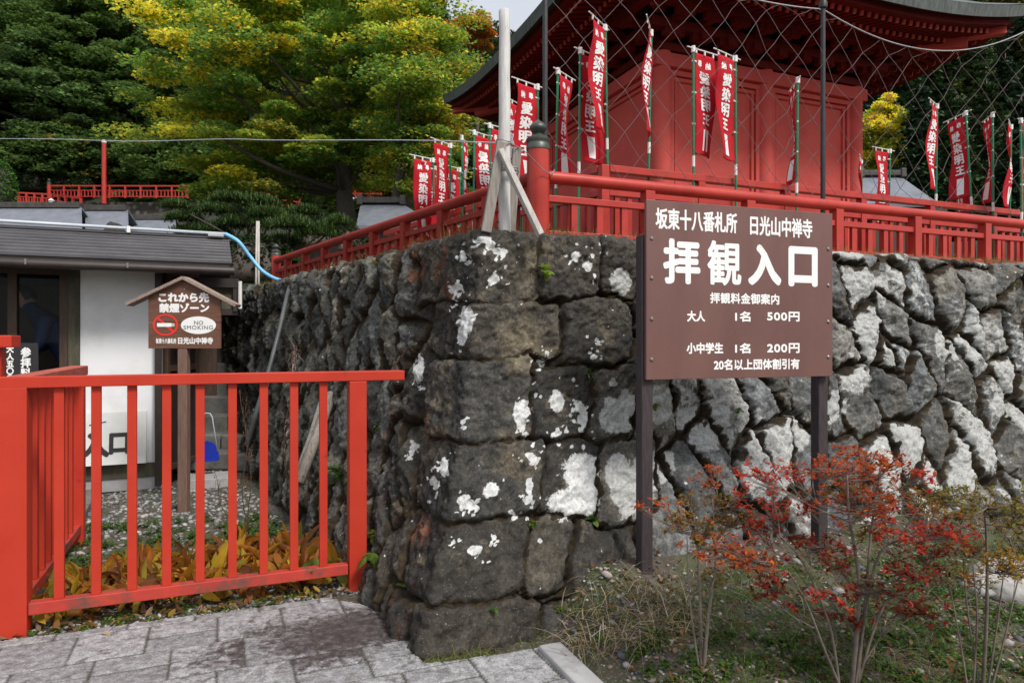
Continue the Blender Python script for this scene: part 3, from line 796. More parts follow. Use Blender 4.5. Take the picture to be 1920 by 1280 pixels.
RP = Vector((0.178, 4.72, 0))                                     # the round corner newel
DRL = nrm((2.45, 1.0, 0)); DLL = nrm((-0.70, 1.0, 0))
tr = thing('terrace_railing', 'vermilion balustrade over the stone wall behind the sign, with a bronze-capped round corner newel', 'railing', (RP.x, RP.y, TZ))
giboshi(tr, RP, 0.076, 2.05, 2.80, .08)
railing(tr, RP, DRL, 2.665, [0.331 * 2.646 + 0.918 * i for i in range(9)], 8.6, M['rail'])
LW = (Vector((-3.3, 9.7, 0)) - RP).length
tl = thing('terrace_railing', 'dull red balustrade receding along the shaded wall top to a small capped end post', 'railing', (-3.3, 9.7, TZ))
railing(tl, RP, DLL, 2.665, [0.62 + 0.70 * i for i in range(8)], LW, M['rail_old'], slat_gap=0.17)
giboshi(tl, (-3.3, 9.7), 0.062, 2.0, 2.70, .08)

IN0 = Vector((0.714, 5.40, 0))
def inner_railing():
    r = thing('inner_railing', 'taller square-barred red railing with close lattice slats in front of the hall', 'railing', (IN0.x, IN0.y, TZ))
    def run(D, length, posts, first):
        side = Vector((-D.y, D.x, 0))
        def q(s, z): return IN0 + D * s + Vector((0, 0, z))
        s0 = 0.04
        MB().bar(q(s0, 2.845), q(length, 2.845), 0.07, 0.055, side).build('top_rail', M['rail'], r, bevel=.004)
        MB().bar(q(s0, 2.66), q(length, 2.66), 0.05, 0.05, side).build('middle_rail', M['rail'], r, bevel=.004)
        MB().bar(q(s0, 2.17), q(length, 2.17), 0.05, 0.05, side).build('bottom_rail', M['rail'], r, bevel=.004)
        for s in posts:
            MB().bar(q(s, 2.05), q(s, 2.87 if s == 0 else 2.817), 0.068, 0.068, side).build('post', M['rail'], r, bevel=.004)
        n = int(length / 0.115)
        for i in range(1, n):
            MB().bar(q(i * 0.115, 2.196), q(i * 0.115, 2.634), 0.026, 0.040, side).build('slat', M['rail'], r)
    run(DRL, 7.8, [0] + [0.91 * i for i in range(1, 9)], True)
    run(DLL, 4.0, [0.91 * i for i in range(1, 5)], False)
inner_railing()

# ================================================================ LOG POLE ON THE CORNER AND ITS PROPS
def log_pole():
    c = P(946, 433, 4.28)
    r = thing('log_pole', 'bare silvery log post on the wall corner, tied to three wooden props with wire', 'post', (c.x, c.y, 2.15))
    rng = random.Random(3)
    top = P(946, 22, 4.28)
    pts = [Vector((c.x + 0.0015 * math.sin(i * 1.7) + (top.x - c.x) * i / 14, c.y + 0.004 * math.cos(i * 2.1), 2.10 + (top.z - 2.10) * i / 14)) for i in range(15)]
    MB().tube(pts + [pts[-1] + Vector((0, 0, .008))], [0.0375 - 0.0035 * i / 14 + 0.0008 * math.sin(i * 2.3) for i in range(15)] + [0.030], 18).build('pole', M['log'], r, smooth=True)
    MB().bar(P(940, 268, 4.22), P(911, 436, 4.18), 0.06, 0.05, (1, .2, 0)).build('prop', M['oldwood'], r, bevel=.004)
    MB().bar(P(969, 278, 4.40), P(957, 440, 4.40), 0.055, 0.045, (1, .2, 0)).build('prop', M['oldwood'], r, bevel=.004)
    MB().bar(P(938, 282, 4.19), P(1014, 441, 4.13), 0.034, 0.050, (1, .25, 0)).build('prop', M['palewood'], r, bevel=.003)
    w = MB()
    for k, (py, rad) in enumerate(((265, .043), (270, .044), (318, .088), (323, .092), (327, .085))):
        cc = P(944, py, 4.27)
        w.tube([cc + Vector((rad * math.cos(a), rad * 0.8 * math.sin(a), 0.008 * math.sin(a * 2 + k))) for a in [i * math.pi / 8 for i in range(17)]], 0.004, 5)
    w.build('tie_wire', M['wire'], r, smooth='all')
log_pole()
def cable(name, label, cat, pts, rad, mat, n=6, sub=8):
    """smooth tube through points"""
    pts = [Vector(p) for p in pts]; out = []
    for i in range(len(pts) - 1):
        p0 = pts[max(i - 1, 0)]; p1 = pts[i]; p2 = pts[i + 1]; p3 = pts[min(i + 2, len(pts) - 1)]
        for k in range(sub):
            t = k / sub
            out.append(0.5 * ((2 * p1) + (p2 - p0) * t + (2 * p0 - 5 * p1 + 4 * p2 - p3) * t * t + (3 * p1 - p0 - 3 * p2 + p3) * t ** 3))
    out.append(pts[-1])
    o = MB().tube(out, rad, n).build(name, mat, None, smooth='all', loc=pts[0])
    return tag(o, label, cat) if label else o
cable('overhead_wire', 'thin pale wire stretched level from the log pole out to the left edge', 'wire',
      [P(937, 268, 4.26), P(760, 263, 4.8), P(520, 263, 5.6), P(420, 261, 6.0), P(250, 265, 6.6), P(100, 261, 7.3), P(-40, 260, 8.0)], 0.0038, M['pipe'])
cable('slack_wire', 'slack wire drooping from the log pole round the bronze-capped red newel', 'wire',
      [P(955, 268, 4.28), P(985, 285, 4.45), P(1015, 315, 4.6), P(1032, 326, 4.66), P(1040, 318, 4.72)], 0.0035, M['wire'], 5)

# ================================================================ NET AND ITS POLES
def net_poles():
    pa = P(1022, 200, 5.02); pb = P(1543, 200, 5.85)
    for (p, top, lab) in ((pa, 4.55, 'black net pole rising behind the round newel, left edge of the net'), (pb, 4.36, 'black net pole with a knob on top in front of the hall wall')):
        r = thing('net_pole', lab, 'pole', (p.x, p.y, TZ), 'black poles carrying the wire net')
        mb = MB(); n = 40
        zs = [2.05 + (top - 2.05) * i / n for i in range(n + 1)]
        mb.tube([Vector((p.x, p.y, z)) for z in zs], [0.019 + 0.0014 * (i % 2) for i in range(n + 1)], 12)
        mb.build('shaft', M['black'], r, smooth=True)
        MB()._lathe(Vector((p.x, p.y, top - 0.06)), [(0.02, 0), (0.034, .01), (0.036, .05), (0.026, .075), (0.034, .10), (0.026, .13), (0.006, .14)], 14).build('knob', M['black'], r, smooth=True)
    return pa, pb
PA, PB = net_poles()
def net():
    r = thing('wire_net', 'sagging diamond-mesh wire net hung between black poles before the red hall', 'net', (PB.x, PB.y, TZ))
    D = (Vector((PB.x, PB.y, 0)) - Vector((PA.x, PA.y, 0))); L1 = D.length; D.normalize()
    def q(s, z, bulge=0.0):
        return Vector((PA.x, PA.y, 0)) + D * s + Vector((D.y, -D.x, 0)) * bulge + Vector((0, 0, z))
    def ztop(s):
        if s < L1:
            t = s / L1; return 4.66 - 0.36 * t - 0.16 * 4 * t * (1 - t)
        t = (s - L1) / 2.6; return 4.30 + 0.26 * t - 0.30 * 4 * t * (1 - t) * (1 if t < 1 else 0)
    LEN = L1 + 2.6; zb = 2.72
    rng = random.Random(8); nn = {}
    def jit(i, j):
        if (i, j) not in nn: nn[(i, j)] = (rng.uniform(-.022, .022), rng.uniform(-.022, .022), rng.uniform(-.03, .03))
        return nn[(i, j)]
    cw, ch = 0.150, 0.165
    wires = MB()
    ns, nz = int(LEN / cw) + 1, 15
    def node(i, j):
        s = i * cw; a = jit(i, j)
        zt = ztop(min(max(s, 0), LEN)); z = zb + j * ch
        z = min(z, zt)
        ss = min(max(s + a[0] * (0 < i < ns), 0), LEN)
        if z >= zt - 1e-4: return q(ss, ztop(ss)), True
        drop = -0.35 * max(0, s - L1) / 2.6 * (j / nz) * 0.0
        return q(ss, z + a[1] + drop, 0.04 * math.sin(s * 1.3) + a[2]), False
    for i in range(ns):
        for j in range(nz):
            if (i + j) % 2: continue
            for di in (1, -1):
                i2, j2 = i + di, j + 1
                if i2 < 0 or i2 > ns: continue
                a, ta = node(i, j); b, tb = node(i2, j2)
                if ta: continue
                if (a - b).length < 0.01: continue
                m = (a + b) / 2 + Vector((rng.uniform(-.008, .008), 0, rng.uniform(-.008, .008)))
                wires.tube([a, m, b], 0.0022, 4, caps=False)
    wires.build('mesh', M['netwire'], r, fix=False)
    n = 60
    MB().tube([q(LEN * i / n, ztop(LEN * i / n)) for i in range(n + 1)], 0.006, 6).build('top_cable', M['wire'], r, smooth='all')
net()

# ================================================================ RED HALL
def build_hall():
    u = Vector((0.926, 0.378, 0)); w = Vector((-0.378, 0.926, 0)); W = 3.93
    C0 = Vector((2.26, 10.5, 0)); C = C0 + (u + w) * (W / 2)
    r = thing('red_hall', 'square vermilion temple hall with broad upturned eaves behind the wire net', 'temple hall', (C.x, C.y, TZ))
    zf, zt = 2.9, 5.62
    def pt(a, b, z): return C0 + u * a + w * b + Vector((0, 0, z))
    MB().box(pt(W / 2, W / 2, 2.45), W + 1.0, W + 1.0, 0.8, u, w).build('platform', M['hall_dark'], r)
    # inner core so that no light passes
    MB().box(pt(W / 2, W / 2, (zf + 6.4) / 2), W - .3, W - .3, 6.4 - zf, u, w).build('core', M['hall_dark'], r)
    cols = [(0, 0), (W / 2, 0), (W, 0), (0, W / 2), (0, W), (W, W)]
    for a, b in cols:
        MB()._lathe(pt(a, b, 0), [(0.145, zf), (0.145, zt + .25)], 24).build('column', M['hall'], r, smooth=True)
    def panel(a0, b0, a1, b1, nrmv):
        d = (pt(a1, b1, 0) - pt(a0, b0, 0)); L = d.length; d.normalize()
        mid = (pt(a0, b0, 0) + pt(a1, b1, 0)) / 2
        c = mid + nrmv * -0.03
        MB().box(c + ZUP * ((zf + zt) / 2), L - .26, 0.05, zt - zf, d, nrmv).build('wall_panel', M['hall'], r)
        fr = MB(); e = L / 2 - .165
        for sgn in (-1, 1):
            fr.box(mid + d * (sgn * e) + nrmv * 0.02 + ZUP * ((zf + zt) / 2), 0.07, 0.07, zt - zf, d, nrmv)
            fr.box(mid + d * (sgn * (e - .085)) + nrmv * 0.008 + ZUP * ((zf + zt - .1) / 2), 0.05, 0.05, zt - zf - .2, d, nrmv)
        fr.box(mid + nrmv * 0.022 + ZUP * (zt - .04), L - .26, 0.078, 0.08, d, nrmv)
        fr.box(mid + nrmv * 0.009 + ZUP * (zt - .13), L - .42, 0.055, 0.055, d, nrmv)
        fr.build('panel_frame', M['hall'], r, bevel=.004)
    fn, ln = -w, -u
    panel(0, 0, W / 2, 0, fn); panel(W / 2, 0, W, 0, fn); panel(0, 0, 0, W / 2, ln); panel(0, W / 2, 0, W, ln)
    # stacked beams above, stepping out towards the eaves
    def ring(z, h, out, wd, mat, nm):
        m = MB(); e = out
        for (a0, b0, a1, b1) in ((-e, -e, W + e, -e), (-e, W + e, W + e, W + e)):
            m.bar(pt(a0 - .12, b0, z), pt(a1 + .12, b1, z), wd, h, w)
        for (a0, b0, a1, b1) in ((-e, -e + wd / 2, -e, W + e - wd / 2), (W + e, -e + wd / 2, W + e, W + e - wd / 2)):
            m.bar(pt(a0, b0, z), pt(a1, b1, z), wd, h, u)
        m.build(nm, mat, r, bevel=.006)
    ring(5.73, 0.20, 0.06, 0.16, M['hall'], 'head_beam')
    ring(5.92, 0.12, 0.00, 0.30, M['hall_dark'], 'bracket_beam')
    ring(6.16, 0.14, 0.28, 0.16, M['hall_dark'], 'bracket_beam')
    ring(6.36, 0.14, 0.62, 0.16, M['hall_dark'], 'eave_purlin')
    for i in range(9):
        for (side) in (0, 1):
            a = i * W / 8
            p0 = pt(a, 0, 6.04) if side == 0 else pt(0, a, 6.04)
            o = fn if side == 0 else ln
            m = MB(); d = u if side == 0 else w
            m.box(p0 + o * 0.17, 0.11, 0.5, 0.12, d, o); m.box(p0 + o * 0.30 + ZUP * .01, 0.34, 0.10, 0.11, d, o)
            m.box(p0 + o * 0.42 + ZUP * .19, 0.11, 0.5, 0.11, d, o); m.box(p0 + o * 0.60 + ZUP * .20, 0.30, 0.10, 0.10, d, o)
            m.build('bracket', M['hall_dark'], r)
    # eaves: soffit, two tiers of rafters, fascia, roof, all following the rising corners
    E1, E2 = 2.55 + W / 2 - 1.965, 3.69
    def eave(e, s, rise):
        """point on the square ring of half-size e; s in 0..4 round it; corners lifted"""
        k = int(s) % 4; f = s - int(s)
        cs = [(-1, -1), (1, -1), (1, 1), (-1, 1)]
        a, b = cs[k], cs[(k + 1) % 4]
        x = a[0] + (b[0] - a[0]) * f; y = a[1] + (b[1] - a[1]) * f
        lift = rise * abs(2 * f - 1) ** 2.6
        return C + u * (x * e) + w * (y * e), lift
    N = 128
    zE, rise = 6.20, 0.33
    def roofpt(e, s, dz=0.0):
        k = min(max((e - W / 2) / (3.69 - W / 2), 0), 1)
        p, lift = eave(e, s, rise * k ** 2)
        base = 6.62 - 0.44 * k                            # rafters slope down and outwards
        return p + ZUP * (base + lift + dz)
    sof = MB(); es = [1.9, 2.4, 2.9, 3.3, 3.62]
    for i in range(N):
        s0, s1 = i * 4 / N, (i + 1) * 4 / N
        for e0, e1 in zip(es[:-1], es[1:]):
            sof.poly([roofpt(e0, s0, .06), roofpt(e0, s1, .06), roofpt(e1, s1, .06), roofpt(e1, s0, .06)])
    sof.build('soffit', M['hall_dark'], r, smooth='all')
    raf = MB(); raf2 = MB(); tips = MB()
    nr = 46
    for side in (0, 1, 3):
        d = [u, w, None, w][side] if side != 3 else w
        for i in range(nr):
            f = (i + .5) / nr; s = side + f
            k = abs(2 * f - 1)
            e0i = max(2.0, 3.30 * k)
            def along(e):                                    # rafters stay parallel: keep the offset along the side constant
                off = (2 * f - 1) * 3.30
                ff = (off / e + 1) / 2
                return roofpt(e, side + min(max(ff, 0), .9999))
            e_in = max(2.05, abs((2 * f - 1) * 3.30) + .02)
            if e_in < 2.95:
                raf.bar(along(e_in) + ZUP * (-.03), along(3.0) + ZUP * (-.03), 0.062, 0.085)
            if e_in < 3.4:
                raf2.bar(along(max(e_in, 2.7)) + ZUP * (.028), along(3.40) + ZUP * (.028), 0.058, 0.072)
                ta, tb = along(3.401) + ZUP * .027, along(3.425) + ZUP * .027
                tips.bar(ta, tb, 0.056, 0.070)
            if e_in < 2.95: tips.bar(along(3.001) - ZUP * .031, along(3.02) - ZUP * .031, 0.058, 0.080)
    raf.build('rafters', M['rafter'], r); nf = len(raf2.f); b_ = len(raf2.v); raf2.v += tips.v; raf2.f += [tuple(b_ + i for i in q) for q in tips.f]
    fo = raf2.build('flying_rafters', M['rafter'], r); fo.data.materials.append(M['tip'])
    fo.data.polygons.foreach_set('material_index', [0] * nf + [1] * (len(fo.data.polygons) - nf))
    for k_, (a, b) in enumerate(((1, -1), (-1, -1), (-1, 1))):
        hb = MB(); ds = (u * a + w * b)
        kk = [0, 1, 1][0]
        sc_ = {(1, -1): 1.0, (-1, -1): 0.0, (-1, 1): 3.0}[(a, b)]
        pA = roofpt(2.0, sc_) - ZUP * .06; pB = roofpt(3.15, sc_) - ZUP * .09; pC = roofpt(3.52, sc_) - ZUP * .05
        hb.bar(pA, pB, 0.16, 0.20); hb.bar(pB + (pB - pA).normalized() * -.2 + ZUP * .10, pC + ZUP * .06, 0.14, 0.16)
        hb.build('hip_rafter', M['hall'], r, bevel=.01)
    fas = MB(); red = MB()
    for i in range(N):
        s0, s1 = i * 4 / N, (i + 1) * 4 / N
        def q(s, e, dz): return roofpt(e, s, dz)
        red.quadbox([q(s0, 3.44, .08), q(s1, 3.44, .08), q(s1, 3.56, .08), q(s0, 3.56, .08), q(s0, 3.44, .20), q(s1, 3.44, .20), q(s1, 3.56, .20), q(s0, 3.56, .20)])
        fas.quadbox([q(s0, 3.50, .203), q(s1, 3.50, .203), q(s1, 3.69, .17), q(s0, 3.69, .17), q(s0, 3.50, .38), q(s1, 3.50, .38), q(s1, 3.72, .345), q(s0, 3.72, .345)])
    red.build('eave_board', M['hall_dark'], r); fas.build('fascia', M['copper'], r)
    rf = MB(); es2 = [3.715, 3.3, 2.6, 1.8, 1.0, 0.25]; zz = [.35, .58, 1.05, 1.75, 2.75, 4.0]
    for i in range(N):
        s0, s1 = i * 4 / N, (i + 1) * 4 / N
        for j in range(5):
            def g(e, s, dz):
                p, lift = eave(e, s, rise * (e / 3.69) ** 3); return p + ZUP * (6.18 + lift + dz)
            rf.poly([g(es2[j], s0, zz[j]), g(es2[j], s1, zz[j]), g(es2[j + 1], s1, zz[j + 1]), g(es2[j + 1], s0, zz[j + 1])])
    rf.build('roof', M['copper'], r, smooth='all')
    MB()._lathe(C + ZUP * 10.1, [(.35, 0), (.38, .12), (.2, .2), (.3, .45), (.22, .6), (.02, .85)], 20).build('finial', M['bronze'], r, smooth=True)
build_hall()

# ================================================================ VOTIVE BANNERS
def make_flag(proto_seed):
    root = thing('votive_banner', 'banner', 'banner', (0, 0, 0))
    pole = MB(); pole.tube([Vector((0, 0, -1)), Vector((0, 0, 0))], 0.0105, 10)
    po = pole.build('pole', M['green'], root, smooth=True)
    for z in (-.10, -.36, -.62): MB().tube([Vector((0.012, 0, z)), Vector((-0.035, 0, z))], 0.008, 6).build('clip', M['white'], root, smooth=True)
    MB().tube([Vector((0, 0, -.975)), Vector((0, 0, -.885))], 0.0125, 8).build('sleeve', M['white'], root, smooth=True)
    MB().tube([Vector((0, 0, -0.03)), Vector((0, 0, 0.022))], 0.018, 10).build('cap', M['white'], root, smooth=True)
    MB().tube([Vector((0.07, 0, 0.005)), Vector((-0.30, 0, 0.012))], 0.0055, 6).build('crossbar', M['white'], root, smooth=True)
    rng = random.Random(proto_seed); p1, p2, k1 = rng.uniform(0, 6), rng.uniform(0, 6), rng.uniform(.8, 1.3)
    def wave(x, z):
        f = min(1, -z / .25 + .15)
        return f * (0.026 * math.sin(z * 7 * k1 + p1 + x * 9) + 0.016 * math.sin(x * 22 + p2 - z * 4)) * (0.4 + 3.0 * max(0, -x - .03))
    def warp(x, z): return (x + 0.02 * z * z * math.sin(p2), wave(x, z), z)
    nx, nz = 12, 44; x0, x1, zt, zb = -0.245, -0.022, -0.022, -0.87
    v = []; f = []
    for j in range(nz + 1):
        for i in range(nx + 1):
            v.append(warp(x0 + (x1 - x0) * i / nx, zb + (zt - zb) * j / nz))
    for j in range(nz):
        for i in range(nx):
            a = j * (nx + 1) + i; f.append((a, a + 1, a + nx + 2, a + nx + 1))
    me = bpy.data.meshes.new('cloth'); me.from_pydata(v, [], f); me.polygons.foreach_set('use_smooth', [True] * len(f))
    cl = link_mesh('cloth', me, M['flag'], root)
    md = cl.modifiers.new('thick', 'SOLIDIFY'); md.thickness = 0.0015; md.offset = 0
    for x in (-.235, -.135, -.035): MB().box((x, 0, -.006), 0.014, 0.008, 0.040).build('loop', M['white'], root)
    def char(ch, cx, zc, h, bold, wfac=1.0):
        co, f, w_, h_ = text_mesh(ch); wd = h * wfac
        co = (co / np.array([w_, h_]) - .5) * np.array([wd - 2 * bold, h - 2 * bold]) + np.array([cx, zc])
        V0, F0 = thicken(co, f, bold, 6)
        out_v, out_f = [], []
        for sgn in (-1, 1):
            b_ = len(out_v)
            for x, z, k in V0:
                X, Y, Z = warp(x, z); out_v.append((X, Y + sgn * (.0022 + .00015 * k), Z))
            out_f += [tuple(b_ + i for i in (q if sgn < 0 else q[::-1])) for q in F0]
        return out_v, out_f
    V_, F_ = [], []
    def add(t):
        b = len(V_); V_.extend(t[0]); F_.extend([tuple(b + i for i in ff) for ff in t[1]])
    add(char('納', -.180, -.105, .060, .0022, .85)); add(char('奉', -.085, -.100, .060, .0022, .85))
    for k_, ch in enumerate('愛染明王'):
        add(char(ch, -.134, -.215 - .118 * k_, .108 if ch != '王' else .092, .0048, 1.05))
    me = bpy.data.meshes.new('lettering'); me.from_pydata(V_, [], F_)
    link_mesh('lettering', me, M['letter'], cl)
    mb = MB(); nz2 = 8
    for j in range(nz2):
        za, zb2 = -.83 + .175 * j / nz2, -.83 + .175 * (j + 1) / nz2
        c8 = []
        for z in (za, zb2):
            for (x, dy) in ((-.168, -.004), (-.100, -.004), (-.100, .004), (-.168, .004)):
                X, Y, Z = warp(x, z); c8.append((X, Y + dy, Z))
        mb.quadbox(c8)
    mb.build('donor_patch', M['letter'], cl)
    return root

def copy_tree(o, parent=None):
    c = o.copy(); COL.objects.link(c)
    if parent is not None:
        c.parent = parent
    for ch in [x for x in bpy.data.objects if x.parent == o and x != c]:
        copy_tree(ch, c)
    return c

FLAGS = [  # pole px, pole-top py, depth, turn (deg; 0 = cloth to the left, 180 = to the right), label
    (1135, 52, 5.55, 58, 'highest hung red banner, white text facing out, between black net pole and hall corner'),
    (1088, 95, 5.50, 222, 'dim red banner seen from behind, just left of the highest banner'),
    (1046, 133, 5.75, 236, 'dim red banner on a green pole closest to the right of the bronze-capped newel'),
    (1221, 62, 5.60, 72, 'narrow edge-on red banner hanging at the hall corner column'),
    (1300, 92, 5.72, 212, 'red banner seen from behind before the left wall panel of the hall'),
    (1379, 110, 5.80, 38, 'bright red banner facing out before the left wall panel of the hall'),
    (1496, 150, 5.95, 262, 'thin edge-on banner before the right wall panel, left of the knobbed pole'),
    (1615, 303, 8.2, 60, 'tiny sliver of red banner beside the right corner column of the hall'),
    (1669, 283, 8.0, 24, 'pale red banner before the grey roof, its foot behind the railing'),
    (1757, 199, 7.0, 45, 'tall bright banner with white text, first in front of the dark conifers'),
    (1797, 255, 7.6, 76, 'thin slanting banner seen nearly edge-on, right of the tall bright one'),
    (1811, 212, 7.2, 280, 'thin upright edge-on banner between the slanting one and the far right pair'),
    (1861, 215, 7.0, 252, 'narrow red banner half covering the dark one at the right edge'),
    (1896, 238, 7.3, 50, 'dark red banner hanging at the right, between two green poles'),
    (1914, 226, 6.7, 215, 'red banner cut by the right edge of the picture'),
    (1008, 163, 5.95, 42, 'bright banner with white text hanging just left of the bronze-capped newel'),
    (975, 198, 6.28, 58, 'red banner half hidden behind the log pole, on its right'),
    (918, 235, 6.6, 225, 'red banner mostly covered by the log pole, peeping out on its left'),
    (889, 248, 6.85, 228, 'first full red banner to the left of the log pole'),
    (866, 258, 7.05, 262, 'edge-on red banner, a thin strip between two wider ones left of the log pole'),
    (845, 273, 7.25, 52, 'red banner facing out with clear text, third in the far left row'),
    (862, 318, 7.5, 48, 'low dim banner behind the others, beside the thin strip'),
    (818, 315, 7.7, 66, 'narrow low banner between the outermost left one and its neighbour'),
    (812, 300, 7.57, 40, 'outermost left banner of the row, against the yellow tree'),
]
def place_flags():
    protos = [make_flag(s) for s in (1, 5, 9, 14, 22, 31)]
    used = set(); r_ = random.Random(4)
    for i, (px, py, Y, rot, lab) in enumerate(FLAGS):
        k = i % 6
        o = protos[k] if k not in used else copy_tree(protos[k])
        used.add(k)
        top = P(px, py, Y)
        o.location = top; o.rotation_euler = (R(r_.uniform(-1.2, 1.2)), R(-4.0 if 'slanting' in lab else r_.uniform(-1.0, 1.0)), R(rot))
        o['label'] = lab; o['group'] = 'red votive banners round the hall'; o['category'] = 'banner'
        for ch in o.children:
            if ch.name.startswith('pole'): ch.scale = (1, 1, top.z - TZ + 0.02)
            if ch.name.startswith('cloth'): pass
place_flags()
# ================================================================ TICKET HOUSE ON THE LEFT
HC = Vector((-3.58, 7.10, 0))                                     # its front right corner
HU, HN = UR, Vector((UR.y, -UR.x, 0))                             # along the front, and out towards the viewer
def hp(s, out, z):
    """s metres to the LEFT of the corner along the front, out metres in front of the wall"""
    return HC - HU * s + HN * out + Vector((0, 0, z))
def build_house():
    r = thing('ticket_house', 'small white-plastered ticket house with a low ribbed grey metal roof', 'house', HC)
    z_w0, z_w1 = 0.27, 2.30
    MB().box(hp(0.364, -0.07, (z_w0 + z_w1) / 2), 0.722, 0.14, z_w1 - z_w0, HU, HN).build('plaster_wall', M['plaster'], r, bevel=.003)
    MB().box(hp(0.364, -0.06, 0.20), 0.722, 0.15, 0.138, HU, HN).build('sill_beam', M['olivewood'], r, bevel=.004)
    MB().box(hp(1.5, -0.085, 0.064), 3.0, 0.16, 0.13, HU, HN).build('foundation', M['concrete'], r, bevel=.004)
    MB().box(hp(0.776, -0.06, 1.15), 0.10, 0.15, 2.28, HU, HN).build('post', M['olivewood'], r, bevel=.006)
    # lower wall below the window, window with two panes
    MB().box(hp(2.33, -0.08, 0.62), 3.0, 0.12, 0.98, HU, HN).build('lower_wall', M['brownwood'], r, bevel=.003)
    fr = MB()
    z0, z1 = 1.115, 2.16
    fr.box(hp(2.33, -0.06, z0 + .05), 3.0, 0.12, 0.10, HU, HN); fr.box(hp(2.33, -0.06, z1 + .03), 3.0, 0.12, 0.08, HU, HN)
    for s in (0.864, 1.285, 2.2): fr.box(hp(s, -0.055, (z0 + z1) / 2 + .045), 0.075, 0.09, z1 - z0 - .105, HU, HN)
    win = fr.build('window', M['brownwood'], r, bevel=.003)
    for a, b in ((0.902, 1.247), (1.323, 2.16)):
        MB().box(hp((a + b) / 2, -0.06, (z0 + z1) / 2 + .045), b - a, 0.006, z1 - z0 - .11, HU, HN).build('pane', M['glass'], win)
    # dim room behind the window
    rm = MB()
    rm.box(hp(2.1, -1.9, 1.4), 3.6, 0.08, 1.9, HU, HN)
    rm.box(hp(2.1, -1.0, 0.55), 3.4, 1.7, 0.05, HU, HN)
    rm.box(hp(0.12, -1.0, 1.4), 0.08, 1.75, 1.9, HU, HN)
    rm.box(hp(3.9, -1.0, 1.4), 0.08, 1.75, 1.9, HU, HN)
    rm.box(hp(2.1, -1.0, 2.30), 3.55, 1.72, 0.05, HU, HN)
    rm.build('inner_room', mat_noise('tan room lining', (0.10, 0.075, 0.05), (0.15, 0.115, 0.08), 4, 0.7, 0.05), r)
    MB().box(hp(2.1, -0.42, 1.02), 2.2, 0.5, 0.04, HU, HN).build('counter', M['brownwood'], r)
    # brown side door standing out behind the corner
    a = Vector((-3.56, 7.12, 0)); b = Vector((-3.545, 7.80, 0)); d = (b - a).normalized(); sd = Vector((d.y, -d.x, 0))
    dm = MB(); L = (b - a).length
    dm.box((a + b) / 2 + ZUP * 1.2 - sd * .02, L, 0.04, 2.1, d, sd)
    dr = dm.build('side_door', M['brownmetal'], r, bevel=.003)
    f2 = MB()
    for k in (0.03, 0.97): f2.box(a + (b - a) * k + ZUP * 1.2 + sd * .012, 0.05, 0.03, 2.1, d, sd)
    for z in (0.20, 1.22, 2.22): f2.box((a + b) / 2 + ZUP * z + sd * .010, L * .9, 0.026, 0.06, d, sd)
    f2.build('door_frame', M['brownwood'], dr, bevel=.002)
    MB().box(Vector((-3.60, 7.06, 1.16)), 0.06, 0.10, 2.24, HU, HN).build('corner_post', M['brownmetal'], r, bevel=.003)
    # body behind
    bd = MB()
    bd.box(hp(1.6, -2.6, 1.2), 4.2, 1.3, 2.2, HU, HN)
    bd.build('rear_body', M['brownwood'], r)
    # transom board and beams under the eave, right of the wall
    tb = MB()
    tb.box(hp(-0.36, -0.30, 2.14), 0.74, 0.08, 0.10, HU, HN); tb.box(hp(-0.36, -0.32, 1.82), 0.74, 0.05, 0.06, HU, HN); tb.box(hp(-0.70, -0.30, 1.98), 0.05, 0.06, 0.30, HU, HN)
    tb.build('side_beam', M['brownmetal'], r)
    MB().box(hp(-0.36, -0.34, 1.98), 0.66, 0.03, 0.25, HU, HN).build('transom_board', M['olivewood'], r)
    MB().tube([hp(-0.745, -0.25, 1.86), hp(-0.745, -0.25, 2.16)], 0.022, 10).build('downpipe', M['white'], r, smooth=True)
    # roof: stepped courses from the eave up to the ridge
    n = 8; s0, s1 = -0.655, 5.2
    rf = MB(); run, rise = 0.98, 0.36
    for i in range(n):
        o0 = 0.48 - run * i / n; o1 = 0.48 - run * (i + 1) / n
        za = 2.285 + rise * i / n; zb = 2.285 + rise * (i + 1) / n
        rf.quadbox([hp(s1, o0, za - .012), hp(s0 + .02 * i / n, o0, za - .012), hp(s0 + .02 * i / n, o1, zb - .012), hp(s1, o1, zb - .012),
                    hp(s1, o0, za + .022), hp(s0 + .02 * i / n, o0, za + .022), hp(s0 + .02 * i / n, o1, zb + .002), hp(s1, o1, zb + .002)])
    rf.quadbox([hp(s1, -.5, 2.625), hp(s0, -.5, 2.625), hp(s0, -2.6, 1.9), hp(s1, -2.6, 1.9), hp(s1, -.5, 2.645), hp(s0, -.5, 2.645), hp(s0, -2.6, 1.93), hp(s1, -2.6, 1.93)])
    ro = rf.build('roof', M['sheetroof'], r, bevel=.004)
    MB().bar(hp(s1, -.50, 2.655), hp(s0 + .03, -.50, 2.655), 0.14, 0.03, HN).build('ridge_cap', M['sheetroof'], ro, bevel=.005)
    ev = MB()
    ev.bar(hp(s1, 0.44, 2.235), hp(s0 + .02, 0.44, 2.235), 0.05, 0.075, HN); ev.bar(hp(s1, 0.20, 2.265), hp(s0 + .02, 0.20, 2.265), 0.40, 0.02, HN)
    ev.build('fascia', M['brownmetal'], ro)
    MB().tube([hp(s1, 0.52, 2.205), hp(s0 - .02, 0.52, 2.195)], 0.042, 12).build('gutter', M['brownmetal'], ro, smooth=True)
    br = MB()
    for s in (0.25, 1.05, 1.9): br.box(hp(s, 0.565, 2.21), 0.015, 0.02, 0.05, HU, HN)
    br.build('gutter_bracket', M['steel'], ro)
    return r
build_house()
